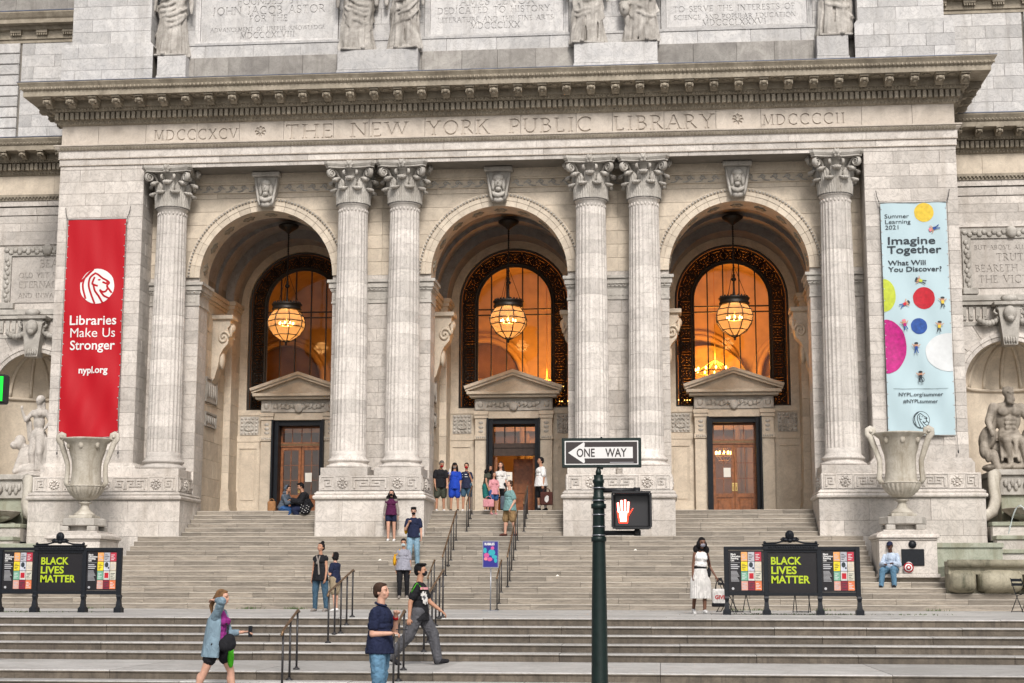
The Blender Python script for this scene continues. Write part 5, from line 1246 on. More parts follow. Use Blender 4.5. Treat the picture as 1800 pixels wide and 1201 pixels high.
STL = ['robed marble statue at the far left end over the cornice', 'robed marble statue, left of the pair over the left columns', 'robed marble statue, right of the pair over the left columns', 'robed marble statue, left of the pair over the right columns', 'robed marble statue with a mask at its side, over the right columns', 'robed marble statue at the far right end over the cornice']
for i, u in enumerate((303, 627, 712, 1032, 1128, 1468)):
    st = thing('roof_statue', STL[i], 'statue', (pose_x(u), -.02, 15.975), (0, .2, -.2, .15, -.1, 0)[i], 'robed statues standing over the cornice')
    fg = link('figure', draped(300+i, 3.7, (.0, .3, -.2, .2, -.1, .1)[i], (1, -1, 1, 1, -1, -1)[i]), st); fg.scale = (1.0, .62, 1)
    k = MB(); k.cbox(-.52, .52, -.36, .30, -.004, .07, .02); k.build('base', 'marble_statue', st)
    if i == 4:
        k = Blob(); k.ell((-.52, -.22, 1.15), (.17, .17, .24)); k.ell((-.52, -.38, 1.12), (.04, .06, .06)); k.ell((-.52, -.18, 1.32), (.2, .17, .12)); k.cap((-.45, -.1, .9), (-.40, -.05, .2), .12, .05); link('mask', k.melt('mask', 'marble_statue', .02, 1), st)
# ------------------------------------------------------------------ urns and their pedestals
for s in (-1, 1):
    ux, uy = (-12.02 if s < 0 else 11.87), -2.85
    zr = 3.42; Z8 = Z_STYL-8*hu
    pd = thing('urn_pedestal', 'square marble pedestal under the %s urn, %s' % (('left', 'behind the left notice board') if s < 0 else ('right', 'with a dark plaque on its front')), 'pedestal', (ux, uy, Z8), 0, 'urn pedestals')
    k = MB(); k.cbox(-.84, .84, -.86 if s < 0 else -.92, .86, -.03, .08, .015); k.cbox(-.79, .79, -.80, .80, .08, 1.0, .01); k.build('die', 'marble', pd)
    for z0, z1, o in ((1.0, 1.06, .04), (1.06, 1.16, .09)): k = MB(); k.cbox(-.77-o, .77+o, -.80-o, .80+o, z0, z1, .02); k.build('cap', 'marble', pd)
    k = MB(); k.prism([(-.85, 1.16), (.85, 1.16), (.70, 1.25), (-.70, 1.25)], -.82, .82); k.cbox(-.64, .64, -.66, .66, 1.25, 1.30, .01); k.build('cap_slope', 'marble', pd)
    k = MB(); zz_ = 1.30       # low drum with corner blocks
    k.lathe([(.46, zz_), (.46, zz_+.16)], 8, smooth=False)
    for a in range(4): q = a*math.pi/2+math.pi/4; k.cbox(.58*math.cos(q)-.13, .58*math.cos(q)+.13, .58*math.sin(q)-.13, .58*math.sin(q)+.13, zz_, zz_+.15, .02)
    k.lathe([(.62, zz_+.15), (.66, zz_+.18), (.66, zz_+.36), (.62, zz_+.38), (.2, zz_+.385)], 8, smooth=False); k.build('drum', 'marble_carved', pd)
    if s > 0:
        k = MB(); k.cbox(-.31, .31, -.83, -.80, .30, .76, .01); k.build('plaque', 'black_iron', pd, (.12, 0, 0)); k = MB(); k.lathe([(.11, 0), (.11, .03), (.001, .032)], 16); k.xf(Matrix.Rotation(math.pi/2, 4, 'X')); k.build('medallion', 'black_iron', pd, (.12, -.80, .89))
    zb = Z8+1.30+.385
    ur = thing('urn', 'two handled marble urn standing in front of the %s banner' % ('red' if s < 0 else 'pale blue'), 'urn', (ux, uy, zb), R(0), 'marble urns flanking the steps')
    k = MB(); k.cbox(-.40, .40, -.40, .40, 0, .10, .015); k.lathe([(.36, .10), (.365, .14), (.30, .19), (.17, .30), (.13, .42), (.135, .48), (.22, .51), (.23, .545), (.16, .575), (.12, .60)], 32); k.build('foot', 'marble_mossy', ur)
    k = MB(); prof = [(.10, .585), (.22, .62), (.36, .70), (.48, .82), (.555, .95), (.58, 1.05)]
    n = 96; vs = []
    for r, z in prof:
        for i in range(n):
            a = 2*math.pi*i/n; vs.append((r*(1+.085*abs(math.sin(a*12)))*math.cos(a), r*(1+.085*abs(math.sin(a*12)))*math.sin(a), z))
    k._add(vs, [(j*n+i, j*n+(i+1) % n, (j+1)*n+(i+1) % n, (j+1)*n+i) for j in range(len(prof)-1) for i in range(n)], 0, True); k.lathe([(.60, 1.05), (.62, 1.08), (.60, 1.11), (.5, 1.115)], 48); k.build('bowl', 'marble_mossy', ur)
    zt = zr-zb; k = MB(); k.lathe([(.53, 1.11), (.505, 1.25), (.485, 1.5), (.485, 1.75), (.51, 2.0), (.57, 2.16), (.66, zt-.14), (.78, zt-.04), (.83, zt), (.83, zt+.03), (.76, zt+.03), (.66, zt-.06), (.5, zt-.3), (.02, zt-.3)], 56, cap=False)
    k.ball((.0, -.61, zt-.22), (.10, .08, .13), 8, 6); k.ball((-.50, -.42, zt-.22), (.08, .08, .12), 8, 6); k.ball((.50, -.42, zt-.22), (.08, .08, .12), 8, 6); k.build('body', 'marble_mossy', ur)
    US = .88
    for t in (-1, 1):
        k = MB(); pts = [(t*.60, 0, 1.08), (t*.70, 0, 1.22), (t*.66, 0, 1.5), (t*.66, 0, 1.8), (t*.76, 0, 2.1), (t*.92, 0, zt-.12), (t*1.03, 0, zt+.02), (t*1.02, 0, zt+.14), (t*.93, 0, zt+.19), (t*.84, 0, zt+.15), (t*.82, 0, zt+.06), (t*.88, 0, zt+.02), (t*.93, 0, zt+.06)]
        k.tube(pts, [.05, .055, .05, .05, .055, .06, .06, .06, .058, .055, .05, .045, .04], 8, flat=1.7); k.ball((t*.92, 0, zt+.09), (.07, .12, .07), 8, 5); k.build('handle', 'marble_mossy', ur)
    for ch in ur.children: ch.scale = (US, US, .885)
# ------------------------------------------------------------------ fountains
m, nt, b = nodemat('water'); b.inputs['Base Color'].default_value = (.75, .82, .82, 1); b.inputs['Roughness'].default_value = .08; b.inputs['Alpha'].default_value = .55; b.inputs['Specular IOR Level'].default_value = .7
no = N(nt, 'ShaderNodeTexNoise', i_Scale=6., i_Detail=4.); bp = N(nt, 'ShaderNodeBump', i_Strength=.5, i_Distance=.05); L(nt, no.outputs['Fac'], bp.inputs['Height']); L(nt, bp.outputs[0], b.inputs['Normal'])
stone('marble_green', (.40, .41, .33), (.27, .29, .22), vary=.08, vein=.3, streak=.6, dirt=(.16, .13, .07), dirt_amt=.5)
for s in (-1, 1):
    fn = thing('fountain', 'stepped marble fountain with mossy basin at the %s edge, below the %s statue' % (('left', 'standing woman') if s < 0 else ('right', 'seated old man')), 'fountain', (s*16.3, 0, -1.38), 0, 'fountains beside the portico')
    def X(x): return s*(x-16.3)
    def bx(k, x0, x1, *r):
        a, c_ = sorted((X(x0), X(x1))); k.cbox(a, c_, *r, .015)
    # front basin with oval lobes
    k = MB(); k.tube([(X(12.72), -4.78, .80), (X(21), -4.78, .80)], .105, 12); bx(k, 12.74, 21, -4.76, -4.15, .72, .87); k.build('rim', 'marble_basin', fn)
    k = MB(); prof = [(-4.80, .72), (-4.70, .60), (-4.72, .55), (-4.2, .50), (-4.2, .1), (-4.55, .0), (-4.1, -.03), (-4.1, .72)]; bx(k, 12.75, 21, -4.72, -4.1, .50, .72); bx(k, 12.75, 21, -4.45, -4.1, .0, .5); k.build('basin_wall', 'marble_basin', fn)
    for i in range(6):
        k = Blob(); w_ = .72 if i == 0 else 1.18; xc_ = 13.12 if i == 0 else 13.52+w_/2+1.21*(i-1); k.ell((X(xc_), -4.45, .34), (w_/2, .50, .33), None, 28, 14)
        for v in range(len(k.v)):    # square the egg into a pillowed slab
            x, yy, z = k.v[v]; dx = (x-X(xc_))/(w_/2); dz = (z-.34)/.33; dy = (yy+4.45)/.5; f_ = max(.0, (abs(dx)**5+abs(dz)**3.2+abs(dy)**2.4)) or 1
            g_ = 1/f_**.30; k.v[v] = (X(xc_)+w_/2*max(-1, min(1, dx*g_)), -4.45+.5*max(-1, min(1, dy*g_)), .34+.33*max(-1, min(1, dz*g_)))
        k.build('basin_lobe', 'marble_basin', fn)
        if i: k = MB(); k.prism([(X(xc_)-.45, -.03), (X(xc_)+.45, -.03), (X(xc_)+.3, .10), (X(xc_)-.3, .10)], -4.6, -4.1); k.build('foot_block', 'marble_basin', fn)
    k = MB(); a, c_ = sorted((X(12.8), X(21))); k._add([(a, -4.2, .74), (c_, -4.2, .74), (c_, -2.2, .74), (a, -2.2, .74)], [(0, 1, 2, 3)]); k.build('water', 'water', fn)
    k = MB(); bx(k, 12.72, 14.65, -2.6, -.9, .0, 1.36); bx(k, 12.70, 14.68, -2.66, -.9, 1.28, 1.42); k.build('side_wall', 'marble_green', fn)
    for j, (y0, zt) in enumerate(((-2.2, 1.25), (-1.7, 1.66), (-1.2, 2.07))):
        k = MB(); bx(k, 14.7, 21, y0+.06, 3.6, 0, zt-.12); k.build('tier', 'marble', fn); k = MB(); bx(k, 14.68, 21, y0, y0+.6, zt-.12, zt); k.build('tier_lip', 'marble_green', fn)
    # scalloped bowl and the carved stand
    k = MB(); n = 60; vs = []; prof = [(.05, 2.08), (.35, 2.12), (.75, 2.25), (1.02, 2.45), (1.05, 2.5)]
    for r, z in prof:
        for i in range(n): a = 2*math.pi*i/n; q = r*(1+.045*abs(math.sin(a*11))); vs.append((q*math.cos(a), -.05+q*math.sin(a)*.8, z))
    k._add(vs, [(j*n+i, j*n+(i+1) % n, (j+1)*n+(i+1) % n, (j+1)*n+i) for j in range(len(prof)-1) for i in range(n)], 0, True); k.lathe([(1.05, 2.5), (1.0, 2.52), (.6, 2.40), (.01, 2.36)], 40, (0, -.05, 0), cap=False); k.build('shell_bowl', 'marble_mossy', fn)
    k = MB(); bx(k, 15.35, 17.25, .6, 3.6, 1.9, 2.95); k.build('stand', 'marble_green', fn)
    k = MB(); bx(k, 15.25, 17.35, .5, 3.6, 2.95, 3.55); bx(k, 15.15, 17.45, .4, 3.6, 3.55, 3.72); k.ball((0, .45, 3.25), (.3, .15, .22), 10, 7); 
    for t in (-1, 1):
        for i in range(5): k.ball((t*(.42+.1*i), .47, 3.25+.06*(-1)**i), (.07, .05, .12), 6, 5)
    k.build('statue_base', 'marble_carved', fn)
    for t in (-1, 1):
        k = MB(); pts = [(t*1.05, .45, 3.55), (t*1.18, .35, 3.5), (t*1.22, .25, 3.2), (t*1.2, .15, 2.8), (t*1.32, .05, 2.45), (t*1.55, -.05, 2.3), (t*1.62, -.1, 2.45)]
        k.tube(pts, [.14, .17, .16, .15, .15, .13, .08], 8, flat=1.5); k.build('scroll', 'marble_mossy', fn)
    k = Blob()
    for i in range(9): a = i*.7; k.ell((1.2*math.cos(a)*.8, .2+.3*math.sin(a), 1.98), (.28, .2, .14), (.2*i, .3, .4*i))
    k.ell((0, -.3, 2.3), (.9, .35, .2)); link('rockwork', k.melt('rockwork', 'marble_green', .05, 1), fn)
    # water jets
    k = MB(); jx = (X(15.05), X(15.62)) if s > 0 else (X(16.0), X(15.6))
    k.tube([(jx[0]+(jx[1]-jx[0])*t/14, -1.6-.9*t/14, 1.45+1.05*math.sin(math.pi*min(1, (t/14)*.92+.08))-(.45 if t > 12 else 0)*(t-12)/2) for t in range(15)], [.02+.008*math.sin(t*2.1) for t in range(15)], 6)
    k.build('water_jet', 'water', fn); k = MB()
    k.tube([(0, .35, 3.2), (0, .15, 3.05), (0, .05, 2.7), (0, .02, 2.45)], [.03, .035, .05, .07], 6); k.build('water_jet', 'water', fn)
# statues in the niches
def man_statue():
    k = Blob()
    k.ell((0, -.15, 1.15), (.36, .26, .30)); k.ell((0, -.12, 1.62), (.40, .25, .42)); k.ell((0, -.13, 1.95), (.46, .25, .22)); k.cap((0, -.14, 2.05), (.02, -.22, 2.25), .13, .12)
    k.ell((.02, -.28, 2.40), (.15, .18, .20)); k.ell((.02, -.22, 2.46), (.18, .18, .17)); k.ell((.02, -.40, 2.24), (.13, .11, .19)); k.ell((.02, -.47, 2.40), (.03, .05, .05))
    for c in ((-.18, -.36, 1.86), (.18, -.36, 1.86)): k.ell(c, (.19, .08, .14))
    for i in range(3):
        for t in (-1, 1): k.ell((t*.09, -.36, 1.62-.13*i), (.09, .05, .065))
    k.cap((-.42, -.12, 2.0), (-.62, -.22, 1.55), .15, .12); k.cap((-.62, -.22, 1.55), (-.62, -.48, 1.22), .11, .07); k.ell((-.62, -.52, 1.15), (.07, .09, .10))
    k.cap((.42, -.12, 2.0), (.64, -.25, 1.55), .15, .12); k.cap((.64, -.25, 1.55), (.55, -.5, 1.15), .11, .07); k.ell((.54, -.52, 1.08), (.07, .09, .10))
    k.cap((-.16, -.2, 1.05), (-.22, -.62, .95), .20, .15); k.cap((-.22, -.62, .95), (-.10, -.55, .25), .135, .075); k.ell((-.08, -.64, .14), (.08, .19, .08))
    k.cap((.18, -.2, 1.05), (.28, -.60, .90), .20, .15); k.cap((.28, -.60, .90), (.34, -.72, .22), .13, .075); k.ell((.34, -.82, .12), (.08, .19, .08))
    k.ell((0, -.38, 1.05), (.34, .2, .16)); k.cap((.1, -.5, 1.0), (.05, -.6, .55), .1, .04)
    for i in range(14): k.ell((.02+.15*math.cos(i*2.4)*(.4+.6*(i % 3)/2), -.22+.1*math.sin(i*1.7), 2.52+.06*math.sin(i)), (.06, .06, .05))
    for i in range(8): k.ell((.02+.09*math.cos(i*.8), -.46+.03*math.sin(i), 2.2-.03*i*.5), (.045, .05, .06))
    for t in (-1, 1): k.ell((.02+t*.06, -.455, 2.44), (.045, .03, .02))
    # beast he sits on
    k.ell((0, .1, .65), (.62, .42, .42)); k.ell((-.62, -.05, 1.05), (.26, .30, .42), (0, .3, 0)); k.ell((-.78, -.22, .70), (.16, .18, .28)); k.ell((-.72, -.34, .50), (.10, .12, .2)); k.cap((-.55, -.3, .55), (-.45, -.52, .08), .16, .12); k.ell((.62, .0, .85), (.22, .3, .55)); k.cap((.6, -.2, .5), (.7, -.5, .06), .15, .11)
    k.ell((0, -.1, .16), (.85, .62, .18))
    for i in range(9): k.cap((-.3+.075*i, -.34-.04*math.sin(i*1.3), 1.12), (-.38+.10*i, -.62+.03*math.sin(i*2.1), .35+.12*math.sin(i*1.9)), .06, .045)
    for i in range(5): k.cap((-.44+.05*i, -.2, 2.02-.02*i), (-.5+.02*i, -.1+.03*i, 1.2), .055, .04)
    return k.melt('figure', 'marble_brown', .026, 1)
def woman_statue():
    k = Blob()
    k.ell((0, 0, 1.35), (.25, .19, .22)); k.ell((0, 0, 1.72), (.19, .15, .28)); k.ell((0, -.02, 1.98), (.24, .17, .18)); k.cap((0, 0, 2.1), (.0, -.02, 2.28), .085, .075); k.ell((.01, -.05, 2.40), (.105, .13, .15)); k.ell((.02, .0, 2.45), (.14, .15, .13)); k.ell((.02, .10, 2.40), (.10, .10, .10)); k.ell((.01, -.17, 2.39), (.02, .035, .04)); k.cap((.06, .06, 2.4), (.12, .1, 2.05), .07, .05)
    for t in (-1, 1): k.ell((t*.10, -.14, 1.97), (.085, .08, .085))
    k.cap((-.22, 0, 2.05), (-.42, -.1, 1.80), .085, .065); k.cap((-.42, -.1, 1.80), (-.50, -.2, 2.10), .06, .042); k.ell((-.50, -.22, 2.18), (.045, .05, .075))
    k.cap((.22, 0, 2.05), (.40, .02, 1.75), .085, .065); k.cap((.40, .02, 1.75), (.30, -.15, 1.5), .06, .045)
    k.cap((-.11, 0, 1.28), (-.15, -.08, .75), .17, .115); k.cap((-.15, -.08, .75), (-.12, 0, .18), .105, .06); k.ell((-.12, -.1, .10), (.06, .14, .06)); k.cap((.12, 0, 1.28), (.17, -.16, .76), .17, .115); k.cap((.17, -.16, .76), (.18, -.02, .18), .105, .06); k.ell((.18, -.1, .10), (.06, .14, .06))
    for i in range(7): k.cap((.06+.05*i, -.12+.02*i, 1.30-.02*i), (.10+.06*i, -.22+.06*i, .25), .06, .05)
    for i in range(5): k.cap((-.46+.03*i, .05, 1.9-.05*i), (-.40+.02*i, .1, 1.2), .06, .04)
    # winged horse crouched at her side
    k.ell((-.45, .12, .62), (.30, .3, .45)); k.ell((-.62, -.05, 1.12), (.17, .2, .24)); k.ell((-.70, -.22, 1.02), (.12, .16, .13)); k.cap((-.5, 0, .8), (-.62, -.25, .2), .15, .08); k.ell((-.30, .1, .25), (.5, .4, .22)); k.ell((0, 0, .06), (.72, .5, .12))
    for i in range(6): k.ell((-.50+.04*i, .0+.03*i, 1.0-.1*i), (.16, .12, .07))
    return k.melt('figure', 'marble', .022, 1)
ms = thing('niche_statue', 'muscular bearded marble man seated in the right hand niche', 'statue', (at(1772, 800, 2.2).x, 2.2, 2.34), R(6)); link('figure', man_statue(), ms).scale = (1.04, 1.0, 1.04)
ws_ = thing('niche_statue', 'pale marble woman standing with raised hand in the left hand niche', 'statue', (at(66, 800, 2.2).x, 2.2, 2.34), R(-12)); link('figure', woman_statue(), ws_).scale = (1.08, 1.05, 1.08)
# ------------------------------------------------------------------ banners
plain('steel_tie', (.5, .5, .5), .4, .3); plain('banner_red', (.41, .003, .011), .55, 0, .3, .12, 8); plain('banner_blue', (.43, .555, .60), .6, 0, .3, .12, 8); plain('print_white', (.70, .69, .68), .6); plain('print_black', (.02, .03, .04), .6); plain('print_yellow', (.66, .46, .04), .6, var=.15, bscale=30); plain('print_lime', (.45, .52, .04), .6, var=.15, bscale=30)
plain('print_red', (.45, .006, .02), .6, var=.2, bscale=30); plain('print_blue', (.012, .065, .28), .6, var=.3, bscale=30); plain('print_magenta', (.42, .006, .17), .6, var=.25, bscale=30); plain('print_skin', (.50, .25, .15), .6); plain('print_cream', (.60, .62, .63), .6, var=.05, bscale=20); plain('print_pink', (.70, .20, .25), .6)
def wave(x, z, h): 
    t = max(0., 1-z/h)   # 0 at the top edge
    return .022*math.sin(4.2*x+2.5*z)*t+.012*math.sin(2.2*z+5*x)+.055*math.sin(7*(x-.35*z)+1)*max(0, t-.35)+.004*math.sin(13*x+z)
def disc(cx, cz, rx, rz, x0, x1, n=40):
    return [(min(max(cx+rx*math.cos(2*math.pi*i/n)*(1+.012*math.sin(5*i)), x0), x1), cz+rz*math.sin(2*math.pi*i/n)) for i in range(n)]
class Banner:
    def __init__(s, name, label, x0, x1, z0, z1, mat):
        s.w, s.h = x1-x0, z1-z0; s.t = thing(name, label, 'banner', (x0, YF-.12, z0)); k = MB(); nx, nz = 36, 130; vs = []
        for side in (0, .006):
            for j in range(nz+1):
                for i in range(nx+1): x, z = s.w*i/nx, s.h*j/nz; vs.append((x, wave(x, z, s.h)+side, z))
        n = nx+1; q = (nz+1)*n; fs = [(j*n+i, j*n+i+1, (j+1)*n+i+1, (j+1)*n+i) for j in range(nz) for i in range(nx)]; fs += [(q+f[3], q+f[2], q+f[1], q+f[0]) for f in fs]
        k._add(vs, fs, 0, True); k.build('cloth', mat, s.t)
        r = MB(); r.tube([(-.06, .0, s.h+.02), (s.w+.06, .0, s.h+.02)], .022, 8); r.tube([(-.02, .0, -.01), (s.w+.02, .0, -.01)], .014, 8); r.build('rod', 'tread_stone', s.t)
        g = MB()
        for x in (-.03, s.w+.03):
            g.tube([(x, .0, s.h+.02), (x+(-.06 if x < 0 else .06), .02, s.h+.22), (x+(-.09 if x < 0 else .09), .03, s.h+.42)], .012, 5); g.tube([(x, 0, 0), (x, .0, s.h)], .006, 4); g.tube([(x, 0, 0), (x+.02, 0, -.45)], .006, 4); g.ball((x+.02, 0, -.5), (.025, .025, .06), 6, 5)
        g.build('rope', 'rail_iron', s.t); s.k = 0
        tie = MB()
        for i in range(20):
            for x in (.02, s.w-.02): z = s.h*(i+.5)/20; tie.ball((x, wave(x, z, s.h)-.006, z), (.02, .01, .02), 6, 4)
        stuff(tie.build('ties', 'steel_tie', s.t))
    def lay(s, polys, mat, nm='print'):
        s.k += 1; k = MB()
        for p in polys:     # fine cut so the print follows the cloth
            V = [Vector(q) for q in p]; n = len(V); k.prism(p, -.001, 0)
        return s.drape(k.mesh(nm, mat), nm)
    def drape(s, me, nm, off=(0, 0)):
        bm = bmesh.new(); bm.from_mesh(me); bmesh.ops.triangulate(bm, faces=bm.faces[:], quad_method='SHORT_EDGE', ngon_method='EAR_CLIP'); 
        for _ in range(4):
            es = [e for e in bm.edges if e.calc_length() > .07]
            if es: bmesh.ops.subdivide_edges(bm, edges=es, cuts=1); bmesh.ops.triangulate(bm, faces=bm.faces[:], quad_method='SHORT_EDGE', ngon_method='EAR_CLIP')
        for v in bm.verts: v.co.x += off[0]; v.co.z += off[1]; v.co.y = v.co.y*.5+wave(v.co.x, v.co.z, s.h)-.005-.0012*s.k
        bm.to_mesh(me); bm.free(); return link(nm, me, s.t)
    def text(s, txt, size, x, z, mat, bold=0., align='LEFT', fit=None, space=1.):
        me = text_mesh(txt, size, mat, bold, align, .001, 1., space)
        if fit:
            q = fit/width_of(me)
            for v in me.vertices: v.co.x *= q
        s.k += 1; return s.drape(me, 'lettering', (x, z))
def thick(pts, t): 
    out = []; 
    for i in range(len(pts)-1):
        a, b = Vector(pts[i]), Vector(pts[i+1]); d = (b-a); d.normalize(); n_ = Vector((-d.y, d.x))*t/2; e = d*t*.3
        out.append([tuple(a+n_-e), tuple(a-n_-e), tuple(b-n_+e), tuple(b+n_+e)])
    return out
LION = [[(-.12, .74), (.05, .66), (.3, .46), (.62, .28), (.70, .16), (.60, .03), (.63, -.14), (.52, -.30), (.34, -.33), (.18, -.22)], [(-.12, .74), (-.42, .50), (-.50, .1), (-.38, -.35), (-.12, -.97)], [(-.40, .86), (-.74, .50), (-.84, .0), (-.66, -.68)], [(-.22, .10), (-.12, -.25), (.10, -.55), (.34, -.93)], [(.20, -.28), (.42, -.55), (.72, -.70)], [(-.95, .28), (-.62, .62), (-.25, .96)], [(-.16, .5), (-.28, .2), (-.22, .1), (.02, .02)], [(.34, .22), (.60, .12)], [(.60, -.05), (.86, -.38)]]
def smooth_line(p, n=5):
    out = []
    for i in range(len(p)-1):
        p0, p1, p2, p3 = (Vector(p[max(i-1, 0)]), Vector(p[i]), Vector(p[i+1]), Vector(p[min(i+2, len(p)-1)]))
        for k in range(n): t = k/n; out.append(tuple(.5*((2*p1)+(p2-p0)*t+(2*p0-5*p1+4*p2-p3)*t*t+(3*p1-p0-3*p2+p3)*t**3)))
    return out+[p[-1]]
def lion(bn, cx, cz, r, fg, bgm, wd=.11):
    bn.lay([disc(cx, cz, r, r, -9, 9)], fg, 'lion_emblem')
    ps = []
    for l in LION: ps += thick([(cx+r*x, cz+r*z) for x, z in smooth_line(l)], r*wd)
    ps += [disc(cx+.12*r, cz+.36*r, .09*r, .05*r, -9, 9, 10), disc(cx+.62*r, cz+.24*r, .09*r, .07*r, -9, 9, 10)]
    bn.lay(ps, bgm, 'lion_lines')
B1 = Banner('banner', 'tall red banner with white lion emblem hanging on the left pier', -13.87, -11.95, 3.43, 10.46, 'banner_red')
W, H_ = B1.w, B1.h
lion(B1, .55*W, H_*(1-(400-52)/1118), .295*W, 'print_white', 'banner_red')
for i, (t_, f_) in enumerate((('Libraries', .80), ('Make Us', .77), ('Stronger', .77))): B1.text(t_, .43, (.055+.012*i)*W+.08, H_*(1-((598, 662, 726)[i]-52)/1118), 'print_white', (.006, .0, .006)[i], fit=f_*W)
B1.text('nypl.org', .30, .29*W, H_*(1-(846-52)/1118), 'print_white', .008, fit=.50*W)
B2 = Banner('banner', 'tall pale blue banner with coloured circles hanging on the right pier', 11.90, 13.88, 3.31, 10.46, 'banner_blue')
W, H_ = B2.w, B2.h
def Q(x, y): b = (y-53)/1103; return ((x-47-45*b)/(310+6*b)*W, H_*(1-b))
def circ(x, y, rx, ry, mat): c = Q(x, y); B2.lay([disc(c[0], c[1], rx/312*W, ry/1103*H_, .0, W)], mat, 'printed_circle')
circ(253, 100, 46, 46, 'print_yellow'); circ(68, 497, 54, 78, 'print_lime'); circ(255, 512, 51, 52, 'print_red'); circ(233, 645, 39, 38, 'print_blue'); circ(80, 740, 94, 128, 'print_magenta'); circ(378, 770, 114, 90, 'print_cream')
for i, t_ in enumerate(('Summer', 'Learning', '2021')): B2.text(t_, .185, Q(77, 0)[0]-.10+.004*i, Q(0, 126+27*i)[1], 'print_black', .0, fit=(.37, .385, .20)[i]*W)
for i, t_ in enumerate(('Imagine', 'Together')): B2.text(t_, .33, Q(80, 250)[0], Q(0, 252+44*i)[1], 'print_black', .005, fit=(.72, .82)[i]*W)
for i, t_ in enumerate(('What Will', 'You Discover?')): B2.text(t_, .215, Q(86, 350)[0], Q(0, 353+31*i)[1], 'print_black', .003, fit=(.57, .81)[i]*W)
a_, b_ = Q(112, 940), Q(370, 940); B2.lay([[(a_[0], a_[1]-.004), (b_[0], b_[1]-.004), (b_[0], b_[1]+.004), (a_[0], a_[1]+.004)]], 'print_black', 'printed_rule')
B2.text('NYPL.org/summer', .16, Q(137, 975)[0], Q(0, 975)[1], 'print_black', .001, fit=.66*W); B2.text('#NYPLsummer', .16, Q(160, 1007)[0], Q(0, 1007)[1], 'print_black', .001, fit=.52*W)
c_ = Q(245, 1085); lion(B2, c_[0], c_[1], .125*W, 'banner_blue', 'print_black', .10); B2.lay(thick([(c_[0]+.125*W*math.cos(t*.2618), c_[1]+.125*W*math.sin(t*.2618)) for t in range(25)], .016), 'print_black', 'emblem_ring')
for i, (x, y, rot, hair, top) in enumerate(((303, 178, 1.9, 'print_pink', 'print_blue'), (240, 430, 1.2, 'print_black', 'print_lime'), (163, 540, -1.1, 'print_black', 'print_red'), (342, 535, 0, 'print_black', 'print_yellow'), (165, 640, .2, 'print_pink', 'print_magenta'), (327, 650, -.1, 'print_black', 'print_yellow'), (219, 750, 0, 'print_black', 'print_blue'), (240, 885, 0, 'print_black', 'print_black'))):
    c_ = Q(x, y); f = .0064*.9; ca, sa = math.cos(rot), math.sin(rot)
    def T(ps): return [[(c_[0]+(a*ca-b*sa)*f, c_[1]+(a*sa+b*ca)*f) for a, b in p] for p in ps]
    B2.lay(T([disc(0, 19, 10, 10, -99, 99, 14)]), 'print_skin', 'printed_child'); B2.lay(T([disc(0, 25, 11, 6, -99, 99, 12)]), hair, 'printed_child'); B2.lay(T([[(-8, 10), (8, 10), (7, -8), (-7, -8)]]), top, 'printed_child')
    B2.lay(T(thick([(-8, 8), (-20, 20)], 4)+thick([(8, 8), (20, 18)], 4)), 'print_skin', 'printed_child'); B2.lay(T(thick([(-4, -8), (-8, -26)], 5)+thick([(4, -8), (9, -25)], 5)), 'print_black' if i % 2 else 'print_blue', 'printed_child')
    if i == 7: B2.lay(T(thick([(4+13*math.cos(t*.524), -16+13*math.sin(t*.524)) for t in range(13)], 3)), 'print_black', 'printed_wheel')
